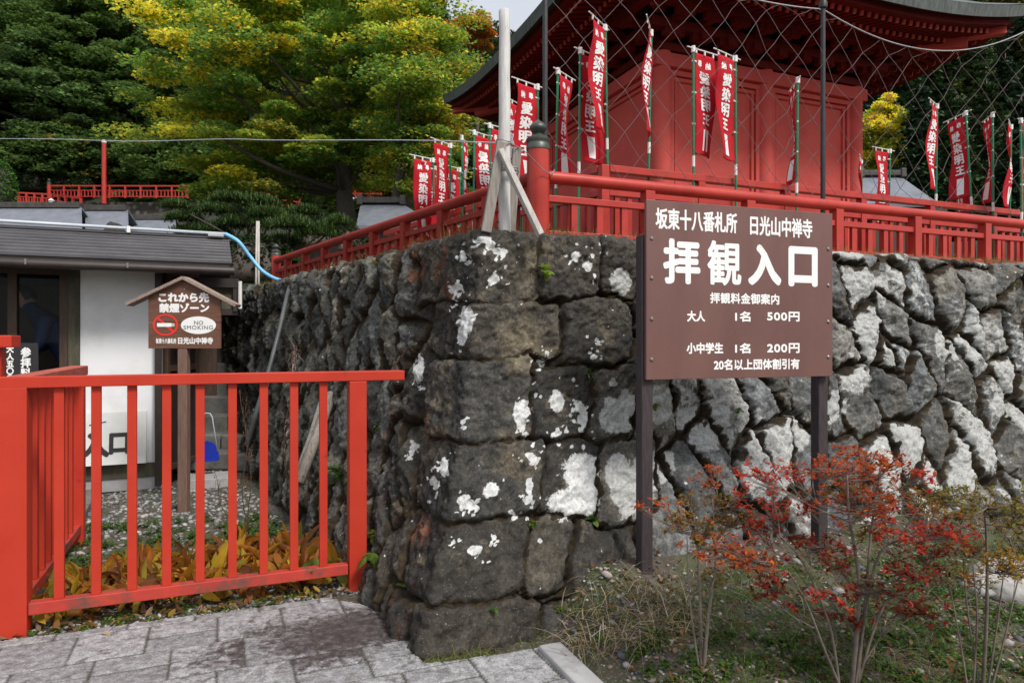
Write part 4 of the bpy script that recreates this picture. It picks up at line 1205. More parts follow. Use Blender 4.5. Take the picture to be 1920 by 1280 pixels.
def roof_pipe():
    r = thing('roof_pipe', 'pale grey pipe running along the ridge of the low ribbed roof', 'pipe', hp(1, -.42, 2.74))
    MB().tube([hp(5.2, -.42, 2.705), hp(2, -.42, 2.705), hp(-.60, -.42, 2.695)], 0.017, 10).build('tube', M['pipe'], r, smooth='all')
    m = MB()
    for s in (0.35, 1.75, 3.1): m.box(hp(s, -.42, 2.685), 0.035, 0.05, 0.07, HU, HN)
    m.build('bracket', M['white'], r, bevel=.004)
    MB().box(hp(-.50, -.38, 2.665), 0.16, 0.06, 0.03, HU, HN).build('joint_sleeve', M['concrete'], r, bevel=.008)
roof_pipe()
cable('hose', 'light blue hose sagging from the roof pipe across to the wall top', 'hose',
      [hp(-.60, -.42, 2.695), P(447, 453, 7.7), P(468, 480, 7.75), P(492, 508, 7.75), P(520, 524, 7.7), P(548, 529, 7.65), P(572, 527, 7.6), P(586, 524, 7.7)], 0.021, M['hose'], 10)
cable('drain_pipe', 'thin dark pipe slanting down the shaded face of the stone wall', 'pipe',
      [P(543, 538, 7.3), P(537, 560, 7.05), P(522, 625, 6.75), P(502, 700, 6.55), P(480, 775, 6.45), P(462, 835, 6.5)], 0.022, M['darkpipe'], 10)

# ---------------------------------------------------------------- person behind the window
def skin_body(name, joints, edges, mat, parent, root_i=0, sub=2):
    me = bpy.data.meshes.new(name)
    me.from_pydata([tuple(j[0]) for j in joints], edges, [])
    o = link_mesh(name, me, mat, parent)
    o.modifiers.new('skin', 'SKIN')
    for i, j in enumerate(joints):
        sv = o.data.skin_vertices[0].data[i]
        sv.radius = j[1] if isinstance(j[1], tuple) else (j[1], j[1]); sv.use_root = (i == root_i)
    m = o.modifiers.new('sub', 'SUBSURF'); m.levels = sub; m.render_levels = sub
    dg = bpy.context.evaluated_depsgraph_get(); bpy.context.view_layer.update()
    new = bpy.data.meshes.new_from_object(o.evaluated_get(bpy.context.evaluated_depsgraph_get()))
    o.modifiers.clear(); o.data = new
    new.polygons.foreach_set('use_smooth', [True] * len(new.polygons))
    return o
def build_person():
    hd = P(47, 557, 6.98)                                          # head centre
    r = thing('person', 'person in a navy jacket bending over the counter behind the ticket house window', 'person', (hd.x + .15, hd.y, 0.58))
    Lf = -HU; F = Lf                                              # faces left
    def q(f, up, side=0): return hd + F * f + ZUP * up + HN * side
    pel = q(-.42, -.72)
    J = [(pel, .15), (q(-.36, -.52), (.15, .13)), (q(-.24, -.33), (.17, .14)), (q(-.12, -.20), (.12, .10)), (q(-.05, -.11), .055), (q(0, -.02), .075),
         (q(-.20, -.24, .16), .075), (q(-.16, -.50, .22), .055), (q(.08, -.56, .20), .042), (q(.17, -.57, .17), .036),
         (q(-.20, -.24, -.16), .075), (q(-.14, -.50, -.22), .055), (q(.10, -.55, -.18), .042), (q(.18, -.56, -.14), .036),
         (pel + HN * .09 - ZUP * .08, .10), (pel + F * .42 + HN * .10 - ZUP * .10, .085), (pel + F * .44 + HN * .1 - ZUP * .42, .06),
         (pel - HN * .09 - ZUP * .08, .10), (pel + F * .42 - HN * .10 - ZUP * .10, .085), (pel + F * .44 - HN * .1 - ZUP * .42, .06)]
    E_ = [(0, 1), (1, 2), (2, 3), (3, 4), (4, 5), (3, 6), (6, 7), (7, 8), (8, 9), (3, 10), (10, 11), (11, 12), (12, 13), (0, 14), (14, 15), (15, 16), (0, 17), (17, 18), (18, 19)]
    skin_body('body', J, E_, M['navy'], r)
    # head: shaped ellipsoid with brow, nose, chin, ears, turned down to the left
    tilt = R(28)
    fx = F * math.cos(tilt) - ZUP * math.sin(tilt); fz = F * math.sin(tilt) + ZUP * math.cos(tilt); fy = HN
    v, f = [], []; nu, nv = 28, 20
    for j in range(nv + 1):
        th = math.pi * j / nv
        for i in range(nu):
            ph = 2 * math.pi * i / nu
            x, y, z = math.sin(th) * math.cos(ph), math.sin(th) * math.sin(ph), math.cos(th)
            X, Y_, Z = x * .098, y * .076, z * .118
            if z < 0: X = X * (1 - .12 * z * z) + .012 * z * z; Y_ *= 1 - .22 * z * z
            if x > .6: X += .024 * math.exp(-((z + .12) / .16) ** 2 - (y / .16) ** 2) - .010 * math.exp(-((z - .12) / .09) ** 2) + .006 * math.exp(-((z + .45) / .08) ** 2 - (y / .3) ** 2) + .012 * math.exp(-((z + .78) / .16) ** 2)
            if abs(y) > .85: Y_ += math.copysign(.014, y) * math.exp(-((z + .05) / .25) ** 2 - ((x + .08) / .18) ** 2)
            v.append(tuple(hd + fx * X + fy * Y_ + fz * Z))
    for j in range(nv):
        for i in range(nu): f.append((j * nu + i, j * nu + (i + 1) % nu, (j + 1) * nu + (i + 1) % nu, (j + 1) * nu + i))
    mb = MB(); mb.v = v; mb.f = f; head = mb.build('head', M['skin'], r, smooth='all')
    eyes = MB()
    for s in (-1, 1): eyes._lathe(hd + fx * .086 + fy * (s * .030) + fz * .012 - ZUP * .006, [(.002, 0), (.008, .003), (.010, .006), (.008, .009), (.002, .012)], 10)
    eyes.build('eyes', M['inkblack'], head, smooth='all')
    v2 = []; keep = []
    for j in range(nv + 1):
        th = math.pi * j / nv
        for i in range(nu):
            ph = 2 * math.pi * i / nu
            x, y, z = math.sin(th) * math.cos(ph), math.sin(th) * math.sin(ph), math.cos(th)
            keep.append(z > .38 or (x < .15 and z > -.35 - .2 * (x < -.5)))
            g = 1.10 + .02 * math.sin(i * 5 + j * 3)
            v2.append(tuple(hd + fx * (x * .098 * g) + fy * (y * .078 * g) + fz * (z * .120 * g)))
    mb = MB(); mb.v = v2; mb.f = [q_ for q_ in f if all(keep[k] for k in q_)]
    mb.build('hair', M['hair'], r, smooth='all', fix=False)
    for s in (1, -1):
        wpos = q(.17 if s > 0 else .18, -.57, .17 * s if s > 0 else -.14)
        Jh = [(wpos, .026), (wpos + F * .055, (.034, .018)), (wpos + F * .085, (.034, .016))]
        Eh = [(0, 1), (1, 2)]
        for k in range(4):
            a = wpos + F * .09 + HN * ((k - 1.5) * .019)
            b0 = len(Jh); ln = [.030, .036, .034, .026][k]
            Jh += [(a + F * .012, .0088), (a + F * ln - ZUP * .008, .0082), (a + F * (ln * 1.7) - ZUP * .026, .0070)]
            Eh += [(2, b0), (b0, b0 + 1), (b0 + 1, b0 + 2)]
        b0 = len(Jh); Jh += [(wpos + F * .045 + HN * .036 * -s, .010), (wpos + F * .078 + HN * .048 * -s - ZUP * .012, .0085)]; Eh += [(1, b0), (b0, b0 + 1)]
        skin_body('hand', Jh, Eh, M['skin'], r, 0, 1)
build_person()

# ---------------------------------------------------------------- panels and boards on the left
def price_board():
    r = thing('price_board', 'dark vertical-text price board behind the left end of the red fence', 'notice board', P(30, 690, 5.9))
    O = P(-40, 720, 5.9); E = nrm((1, .18, 0))
    o = P(18, 690, 5.9)
    w, h = 0.50, 0.36
    c = P(10, 643, 5.9) + E * 0.0 - ZUP * 0.25
    b = MB().box(P(10, 643, 5.9) - ZUP * .26, w, .025, .52, E, Vector((-E.y, E.x, 0))).build('board', M['darkboard'], r, bevel=.003)
    N_ = Vector((E.y, -E.x, 0)); og = P(10, 643, 5.9) + N_ * .0135
    for txt, px0, px1, z1, z0 in (('参\n拝\n料', 37, 55, -.035, -.30), ('大\n人\n五\n〇\n〇', 13, 26, -.02, -.33)):
        x0 = (P(px0, 650, 5.9) - P(10, 650, 5.9)).length; x1 = (P(px1, 650, 5.9) - P(10, 650, 5.9)).length
        write('lettering', txt, og, E, ZUP, x0, z0, x1, z1, M['letter'], b, .003, line=1.0)
    MB().bar(P(28, 700, 5.95) - ZUP * .9, P(28, 700, 5.95) + ZUP * .0, .05, .05, E).build('stand', M['brownwood'], r)
price_board()
def white_panel():
    r = thing('entrance_panel', 'stained white panel with black brush writing leaning on the plaster wall', 'sign', hp(.9, .06, .30))
    lean = 0.10
    tl_ = lambda s, z: hp(s, .035 + lean * (1 - z / .6) * .8, .285 + z)
    ey = (tl_(0, .6) - tl_(0, 0)).normalized(); ez = HU.cross(ey)
    O = tl_(1.32, 0)
    W_, H_ = 1.18, 0.52
    b = MB().box(O + HU * W_ / 2 + ey * H_ / 2 - ez * .012, W_, H_, .02, HU, ey, ez).build('board', M['whitepanel'], r, bevel=.003)
    def loc(px, py):
        q = ray_plane(px, py, O, ez) - O; return q.dot(HU), q.dot(ey)
    for ch, a, b_, y0, y1, bo in (('口', 204, 243, 810, 852, .011), ('入', 149, 206, 810, 860, .013), ('者', 98, 142, 806, 868, .010), ('観', 40, 92, 808, 866, .006), ('拝', -20, 34, 808, 866, .006)):
        x0, z0 = loc(a, y1); x1, z1 = loc(b_, y0)
        write('lettering', ch, O + ez * .001, HU, ey, x0, z0, x1, z1, M['inkblack'], b, bo)
    x0, z0 = loc(167, 797); x1, z1 = loc(199, 790)
    MB().bar(O + HU * x0 + ey * z0 + ez * .0022, O + HU * x1 + ey * z1 + ez * .0022, .008, .002, ey).build('brush_stroke', M['inkblack'], b)
white_panel()
def smoking_sign():
    base = P(345, 958, 6.12); base.z = 0
    r = thing('no_smoking_sign', 'little roofed brown wooden no smoking sign on a post in the gravel', 'sign', base)
    E = nrm((1, .03, 0)); NB = Vector((-E.y, E.x, 0)); Yd = 6.08
    MB().box(P(345, 800, 6.13) + NB * .0 - ZUP * .02, .082, .075, 1.56, E, NB).build('post', M['boardpost'], r, bevel=.005)
    O = P(278, 653, Yd); k = Yd / FPX
    def b(px, py): return O + E * ((px - 278) * k) + ZUP * ((653 - py) * k)
    mb = MB()
    mb.prism([b(278, 653), b(412, 653), b(412, 604.7), b(278, 604.7)], NB * .022)
    up = MB(); up.prism([b(278, 603.8), b(412, 603.8), b(412, 556), b(345, 523), b(278, 556)], NB * .022)
    brd = mb.build('lower_plank', M['boardwood'], r, bevel=.002); brd2 = up.build('upper_plank', M['boardwood'], r, bevel=.002)
    rm = MB()
    for (p0, p1) in (((345, 521), (240, 571)), ((345, 521), (443, 573))):
        a_, c_ = b(*p0), b(*p1); d = (c_ - a_).normalized()
        rm2 = MB(); rm2.bar(a_ + NB * .02, c_ + NB * .02, .13, .028, NB); rm2.build('roof_plank', M['boardroof'], r, bevel=.003)
    def wr(txt, x0, y0, x1, y1, mat, bold, par, prof=0.0, sp=1.0, lift=0.0):
        write('lettering', txt, O - NB * lift, E, ZUP, (x0 - 278) * k, (653 - y1) * k, (x1 - 278) * k, (653 - y0) * k, mat, par, bold, space=sp)
    wr('これから先', 297, 548, 391, 567, M['letter'], .0052, brd2); wr('禁煙ゾーン', 298, 568, 391, 586, M['letter'], .0045, brd2)
    wr('坂東十八番札所', 292, 634, 330, 644, M['letter'], .0012, brd); wr('日光山中禅寺', 333, 632, 398, 645, M['letter'], .0024, brd)
    # round red prohibition mark and the cigarette
    c = b(310, 609); ring = MB(); n = 40
    def disc(mbx, cx, rx, rz, off, n=40):
        mbx.prism([cx + E * (rx * math.cos(2 * math.pi * i / n)) + ZUP * (rz * math.sin(2 * math.pi * i / n)) - NB * off for i in range(n)], -NB * .0008)
    for i in range(n):
        a0, a1 = 2 * math.pi * i / n, 2 * math.pi * (i + 1) / n
        def e(a, s): return c + E * (23.5 * s * k * math.cos(a)) + ZUP * (20.5 * s * k * math.sin(a)) - NB * .0015
        ring.prism([e(a0, .83), e(a0, 1), e(a1, 1), e(a1, .83)], -NB * .001)
    ring.bar(c + (-E * 14.5 + ZUP * 13) * k - NB * .0016, c + (E * 14.5 - ZUP * 13) * k - NB * .0016, .001, .020, NB)
    ring.build('prohibition_mark', M['redmark'], brd)
    cg = MB(); cg.box(c + E * (-2 * k) - NB * .0032, 27 * k, .001, 7 * k, E, NB); cg.build('cigarette', M['letter'], brd)
    MB().box(c + E * (14.4 * k) - NB * .0032, 5 * k, .001, 6.4 * k, E, NB).build('cigarette_filter', mat_noise('filter tan', (.55, .42, .30), (.62, .50, .38), 9, .6, 0), brd)
    ov = MB(); disc(ov, b(371, 609.5), 32.5 * k, 16.5 * k, .0014); ov.build('white_oval', M['letter'], brd)
    wr('NO', 363, 601, 380, 608.5, M['inkgrey'], 0.0004, brd, lift=.0026); wr('SMOKING', 343.5, 610, 398, 617.5, M['inkgrey'], 0.0004, brd, sp=1.15, lift=.0026)
    nl = MB(); nl.tube([b(345, 542) - NB * .001, b(345, 542) - NB * .004], .006, 10); nl.build('nail', M['steel'], brd2)
smoking_sign()
def dustpan():
    c = P(396, 865, 7.35); c.z = .10
    r = thing('dustpan', 'blue long-handled dustpan standing on the concrete slab', 'dustpan', c)
    k = 7.35 / FPX
    def b(px, py, dy=0): return Vector(((px - 960) * k, 7.35 + dy, CAM_H - (py - 640) * k))
    pr = [b(372, 863), b(411, 861), b(408, 843), b(400, 830), b(388, 826), b(375, 830)]
    m = MB(); m.prism(pr, (0, .012, 0)); m.prism([b(372, 863.3), b(411, 861.3), b(411, 861.3, -.10), b(372, 863.3, -.10)], (0, 0, .01))
    m.build('pan', M['blue'], r, bevel=.002)
    h = MB(); h.tube([b(377, 828), b(381, 780), b(385, 774), b(394, 775), b(398, 782), b(408, 846)], .0062, 8)
    h.build('handle', M['pipe'], r, smooth='all')
dustpan()
o = MB(); cs = P(388, 905, 7.25); cs.z = .05
tag(o.box(cs, .44, .42, .10, HU, HN).build('stone_slab', M['concrete'], None, bevel=.008, loc=cs), 'pale concrete slab lying on gravel before the stone steps', 'slab')
def steps():
    r = thing('stone_steps', 'rough grey stone steps climbing between the ticket house and the wall', 'steps', (-3.75, 8.3, 0))
    rng = random.Random(5)
    for i in range(8):
        y = 8.0 + i * .30; z = .20 * (i + 1)
        x0, x1 = -3.62 - .16 * i * .3 * 0 - .42 - i * .11, -2.98 - i * .128
        m = MB(); xa = x0
        while xa < x1 - .05:
            xb = min(x1, xa + rng.uniform(.28, .5)); dz = rng.uniform(-.02, .02)
            m.box(((xa + xb) / 2, y + .28, z / 2 + dz), xb - xa - .012, .62 + rng.uniform(-.05, .03), z + .0, (1, rng.uniform(-.05, .05), 0))
            xa = xb
        m.build('step', M['stepstone'], r, bevel=.02)
M['stepstone'] = mat_noise('rough step stone', (0.10, 0.098, 0.09), (0.20, 0.198, 0.185), 7, 0.85, 0.8, stain=(0.05, 0.048, 0.04), stain_scale=4, bscale=18)
steps()
kb = MB(); a_, b_ = P(168, 928, 6.75), P(118, 1000, 5.3); a_.z = b_.z = .03
tag(kb.bar(a_, b_, .16, .07, HU).build('edging_stone', M['stepstone'], None, bevel=.01, loc=a_), 'dark edging stone along the left side of the gravel bed', 'edging')
for k, (p0, p1, w_, lab) in enumerate(((P(622, 738, 5.75), P(560, 905, 5.3), .042, 'thick grey pole leaning on the shaded wall behind the fence'), (P(604, 752, 5.85), P(545, 925, 5.42), .027, 'thinner grey pole leaning on the wall beside a thicker one'))):
    tag(MB().tube([p0, p0 + (p1 - p0) * .4 + Vector((.01, 0, .01)), p1], [w_, w_ * .95, w_ * 1.05], 12).build('leaning_pole', M['oldwood'], None, smooth='all', loc=p1), lab, 'pole', 'wooden poles leaning on the wall')
# ================================================================ GROUND
dRv = np.array([UR.x, UR.y]); nRv = np.array([NR.x, NR.y])
def ground_z(x, y):
    x = np.asarray(x, float); y = np.asarray(y, float)
    px_, py_ = x - B0.x, y - B0.y
    u = px_ * dRv[0] + py_ * dRv[1]; d = -(px_ * nRv[0] + py_ * nRv[1])
    bank = 0.30 * np.exp(-np.clip(d, 0, 9) / 0.50) * sstep(0.15, 0.95, u)
    kd_ = (x - 0.2077) * 0.894 + (y - 3.394) * 0.447
    bank = bank * sstep(0.0, 0.40, kd_) - 0.03 * (kd_ < 0.03) * (kd_ > -.3) * (y < 3.45)
    bump = 0.018 * fbm(x * 2.1, y * 2.1, seed=5, oct=3)
    pave = sstep(0.25, 0.45, x + (y - 3.2) * 0.55) + sstep(-0.02, 0.25, (x - FO.x) * NF.x + (y - FO.y) * NF.y)
    return bank + bump * np.clip(pave, 0, 1) - 0.006
def mat_ground():
    m, nt, b = new_mat('ground soil')
    v = _coord(nt)
    soil = _ramp(nt, _noise(nt, v, 7, 9, 0.7), [(0.30, (0.035, 0.026, 0.017)), (0.5, (0.075, 0.058, 0.042)), (0.7, (0.13, 0.11, 0.085))])
    moss = _ramp(nt, _noise(nt, v, 3.0, 8, 0.65), [(0.42, 0.0), (0.58, 1.0)])
    col = _mix(nt, _math(nt, 'MULTIPLY', moss, 0.75), soil, (0.045, 0.068, 0.016))
    vo = nt.nodes.new('ShaderNodeTexVoronoi'); vo.inputs['Scale'].default_value = 46; nt.links.new(v, vo.inputs['Vector'])
    st = _ramp(nt, vo.outputs['Distance'], [(0.2, 1.0), (0.5, 0.0)])
    stc = _mix(nt, vo.outputs['Color'], (0.10, 0.10, 0.10), (0.24, 0.235, 0.23))
    g = _attr(nt, 'gravel').outputs['Fac']
    col = _mix(nt, _math(nt, 'MULTIPLY', g, st), col, stc)
    nt.links.new(col, b.inputs['Base Color']); b.inputs['Roughness'].default_value = 0.9
    h = _math(nt, 'ADD', _math(nt, 'MULTIPLY', st, _math(nt, 'MULTIPLY', g, 0.6)), _noise(nt, v, 40, 8, 0.7))
    _bump(nt, b, h, 0.8, 0.015)
    return m
M['ground'] = mat_ground()
def gravel_amount(x, y):
    back = (x - FO.x) * NF.x + (y - FO.y) * NF.y
    return sstep(1.3, 2.0, back) * (x < 0) + 0.45 * sstep(-0.1, 0.2, -x - 0.1) * (back < 1.3) + 0.55 * (x > 0) * sstep(-0.3, 0.2, 3.6 + 0.1 * x - y)
def build_ground():
    xs = np.unique(np.concatenate([np.linspace(-600, -9, 14), np.arange(-9, 9, 0.055), np.linspace(9, 600, 14)]))
    ys = np.unique(np.concatenate([np.linspace(-300, 0.5, 8), np.arange(0.6, 10.6, 0.055), np.linspace(10.6, 600, 14)]))
    X, Y = np.meshgrid(xs, ys)
    Z = ground_z(X, Y)
    # a shallow hollow under the paving
    Z = np.where(pave_inside(X, Y, 0.06), -0.03, Z)
    far = (np.abs(X) > 9.2) | (Y > 10.7) | (Y < 0.55)
    Z = np.where(far, -0.03, Z)
    idx = np.arange(X.size).reshape(X.shape)
    F = np.stack([idx[:-1, :-1], idx[:-1, 1:], idx[1:, 1:], idx[1:, :-1]], -1).reshape(-1, 4)
    o = np_mesh('ground', np.stack([X.ravel(), Y.ravel(), Z.ravel()], 1), F, M['ground'], None, None, {'gravel': gravel_amount(X, Y).ravel()}, smooth=True)
    tag(o, 'gravel, bare soil and litter around the wall and house', 'ground', kind='structure')

def poly_inside(X, Y, pts):
    ins = np.zeros(X.shape, bool); n = len(pts)
    for i in range(n):
        (x0, y0), (x1, y1) = pts[i], pts[(i + 1) % n]
        c = ((y0 > Y) != (y1 > Y)) & (X < (x1 - x0) * (Y - y0) / (y1 - y0 + 1e-12) + x0)
        ins ^= c
    return ins
def gp(px, py):
    Y = FPX * CAM_H / (py - 640); return ((px - 960) / FPX * Y, Y)
k0 = np.array(gp(1050, 1214)); k1 = np.array([0.62, 2.42]); kd = (k1 - k0) / np.linalg.norm(k1 - k0); ks = np.array([-kd[1], kd[0]])
K0, K1 = k0 - ks * .05, k1 - ks * .05
PAVE_EDGE = [gp(690, 1139), gp(722, 1152), gp(752, 1180), gp(775, 1216), gp(797, 1246), gp(860, 1240), gp(940, 1228), gp(1003, 1217), (K0[0], K0[1])]
FL_ = lambda s, p: (FO.x + DF.x * s - NF.x * p, FO.y + DF.y * s - NF.y * p)
PAVE_POLY = [FL_(-1.6, 0.052), FL_(0.0, 0.052), FL_(0.55, .060), FL_(1.15, .075), FL_(1.55, .075)] + PAVE_EDGE + [(K1[0], K1[1]), (1.1, 1.2), (-4.0, 1.2)]
def pave_inside(X, Y, shrink=0.0):
    wob = 0.012 * fbm(X * 9, Y * 9, seed=33, oct=3)
    return poly_inside(X + wob + shrink * 0.0, Y + wob + shrink * 0.3, PAVE_POLY)
def mat_pave():
    m, nt, b = new_mat('granite paving')
    v = _coord(nt)
    tone = _attr(nt, 'tone').outputs['Fac']; joint = _attr(nt, 'joint').outputs['Fac']; dirt = _attr(nt, 'dirt').outputs['Fac']
    n1 = _noise(nt, v, 26, 9, 0.75); n2 = _noise(nt, v, 140, 4, 0.6)
    col = _ramp(nt, n1, [(0.33, (0.13, 0.127, 0.128)), (0.48, (0.25, 0.25, 0.255)), (0.62, (0.38, 0.38, 0.39))])
    sp = _ramp(nt, n2, [(0.35, 0.62), (0.5, 1.0), (0.66, 1.3)])
    col = _mix(nt, 1.0, col, sp, 'MULTIPLY')
    tn = _ramp(nt, tone, [(0.0, 0.80), (1.0, 1.15)])
    col = _mix(nt, 1.0, col, tn, 'MULTIPLY')
    # flaky dark patches of wear
    fl = _ramp(nt, _noise(nt, v, 11, 10, 0.78), [(0.53, 0.0), (0.61, 1.0)])
    col = _mix(nt, _math(nt, 'MULTIPLY', fl, 0.80), col, (0.085, 0.074, 0.072))
    # old damp grime near the wall
    dd = _math(nt, 'ADD', dirt, _math(nt, 'MULTIPLY', _math(nt, 'SUBTRACT', _noise(nt, v, 22, 10, 0.82), 0.5), 2.1))
    dd = _math(nt, 'MULTIPLY', _math(nt, 'SUBTRACT', dd, 0.40), 3.2, True)
    col = _mix(nt, _math(nt, 'MULTIPLY', dd, 0.93), col, _ramp(nt, n1, [(0.36, (0.020, 0.015, 0.015)), (0.5, (0.046, 0.036, 0.036)), (0.66, (0.12, 0.105, 0.105))]))
    jn = _ramp(nt, _noise(nt, v, 30, 5, 0.6), [(0.4, (0.028, 0.026, 0.020)), (0.6, (0.065, 0.062, 0.046))])
    col = _mix(nt, joint, col, jn)
    nt.links.new(col, b.inputs['Base Color'])
    b.inputs['Roughness'].default_value = 0.62; b.inputs['Specular IOR Level'].default_value = 0.4
    _bump(nt, b, _math(nt, 'ADD', n1, _math(nt, 'MULTIPLY', n2, 0.5)), 0.5, 0.004)
    return m
M['pave'] = mat_pave()
def build_paving():
    xs = np.arange(-4.2, 1.2, 0.0095); ys = np.concatenate([np.arange(1.1, 2.6, 0.03), np.arange(2.6, 4.4, 0.0075)])
    X, Y = np.meshgrid(xs, ys)
    rx, ry = X - FO.x, Y - FO.y
    s = rx * DF.x + ry * DF.y; p = -(rx * NF.x + ry * NF.y)
    ps = p - 0.145; row = np.floor(ps / 0.333); fr = ps / 0.333 - row
    border = ps < 0; row = np.where(border, -1, row)
    off = np.where(border, 0.20, np.where(row % 2 == 0, 0.633, 0.754))
    sc = (s - off) / 0.323; ci = np.floor(sc); fs = sc - ci
    hsh = _hash(ci.astype(np.int64), row.astype(np.int64), np.zeros_like(ci, np.int64), 7)
    half = (hsh < 0.38) & ~border
    fr2 = np.where(half, (fr * 2) % 1, fr); hh = np.where(half, 0.1665, 0.333)
    dy = np.minimum(fr2, 1 - fr2) * hh; dy = np.where(border, np.minimum(np.abs(ps), 9), dy)
    dx = np.minimum(fs, 1 - fs) * 0.323
    wob = 0.0015 * fbm(X * 30, Y * 30, seed=2, oct=2)
    dxj = dx + wob; dyj = dy + wob
    joint = np.maximum(1 - sstep(0.0042, 0.0078, dxj), 1 - sstep(0.0026, 0.0060, dyj))
    tone = _hash(ci.astype(np.int64), row.astype(np.int64), (half * (fr > .5)).astype(np.int64), 19)
    Z = 0.012 - 0.007 * joint + 0.004 * (tone - .5) + 0.0015 * fbm(X * 20, Y * 20, seed=44, oct=3)
    cx, cy = gp(668, 1186)
    e1 = ((X - cx) * 0.88 + (Y - cy) * 0.45) / 0.74; e2 = (-(X - cx) * 0.45 + (Y - cy) * 0.88) / 0.37
    dirt = np.clip(1.30 - np.sqrt(e1 ** 2 + e2 ** 2), 0, 1)
    dirt = np.clip(dirt + (tone - .5) * .55 * (dirt > 0.02), 0, 1.1)
    ins = pave_inside(X, Y)
    idx = np.arange(X.size).reshape(X.shape)
    F = np.stack([idx[:-1, :-1], idx[:-1, 1:], idx[1:, 1:], idx[1:, :-1]], -1)
    keep = ins[:-1, :-1] & ins[1:, 1:] & ins[:-1, 1:] & ins[1:, :-1]
    F = F[keep].reshape(-1, 4)
    V = np.stack([X.ravel(), Y.ravel(), Z.ravel()], 1)
    used = np.unique(F); rm = np.full(len(V), -1); rm[used] = np.arange(len(used))
    o = np_mesh('paving', V[used], rm[F], M['pave'], None, None, {'tone': tone.ravel()[used], 'joint': joint.ravel()[used], 'dirt': dirt.ravel()[used]}, smooth=True)
    tag(o, 'grey granite paving laid in courses', 'paving', kind='structure')
    k0, k1 = Vector((*gp(1050, 1214), 0.0)), Vector((0.62, 2.42, 0.0))
    d = (k1 - k0).normalized(); sd = Vector((-d.y, d.x, 0))
    kb = MB(); q = 0
    while q < (k1 - k0).length:
        L = min(.62, (k1 - k0).length - q); kb.box(k0 + d * (q + L / 2) + sd * -.06 + ZUP * .0, L - .008, .12, .075, d, sd); q += .62
    o = kb.build('kerb', M['concrete'], None, bevel=.012, loc=k0)
    tag(o, 'pale concrete kerb edging the paving towards the planted bank', 'kerb', kind='structure')
build_ground(); build_paving()

# ---------------------------------------------------------------- scattered small stuff
ICO_V = None
def ico():
    global ICO_V, ICO_F
    if ICO_V is None:
        import bmesh
        bm = bmesh.new(); bmesh.ops.create_icosphere(bm, subdivisions=1, radius=1)
        ICO_V = np.array([v.co[:] for v in bm.verts]); bm.verts.ensure_lookup_table()
        ICO_F = np.array([[v.index for v in f.verts] for f in bm.faces]); bm.free()
    return ICO_V, ICO_F
def pebbles(name, pts, sizes, cols, mat, seed, flat=0.6):
    rng = np.random.default_rng(seed); V0, F0 = ico(); n = len(pts)
    sc = np.stack([sizes * rng.uniform(.75, 1.35, n), sizes * rng.uniform(.7, 1.1, n), sizes * flat * rng.uniform(.7, 1.1, n)], 1)
    a = rng.uniform(0, 6.28, n); c, s = np.cos(a), np.sin(a)
    V = V0[None] * (1 + 0.22 * rng.standard_normal((n, len(V0), 1)).clip(-1, 1)) * sc[:, None]
    tl = rng.uniform(-.35, .35, (n, 1)); V[..., 2] += V[..., 0] * tl
    x = V[..., 0] * c[:, None] - V[..., 1] * s[:, None]; y = V[..., 0] * s[:, None] + V[..., 1] * c[:, None]
    V = np.stack([x, y, V[..., 2]], -1) + pts[:, None]
    F = F0[None] + (np.arange(n) * len(V0))[:, None, None]
    return np_mesh(name, V.reshape(-1, 3), F.reshape(-1, 3), mat, None, np.repeat(cols, len(V0), 0), smooth=True)
def mat_pebble():
    m, nt, b = new_mat('pebble'); v = _coord(nt)
    col = _mix(nt, 0.7, _attr(nt, 'Col').outputs['Color'], _ramp(nt, _noise(nt, v, 60, 6, .7), [(.3, .55), (.7, 1.4)]), 'MULTIPLY')
    nt.links.new(col, b.inputs['Base Color']); b.inputs['Roughness'].default_value = .8
    _bump(nt, b, _noise(nt, v, 200, 4), .3, .003); return m
M['pebble'] = mat_pebble()
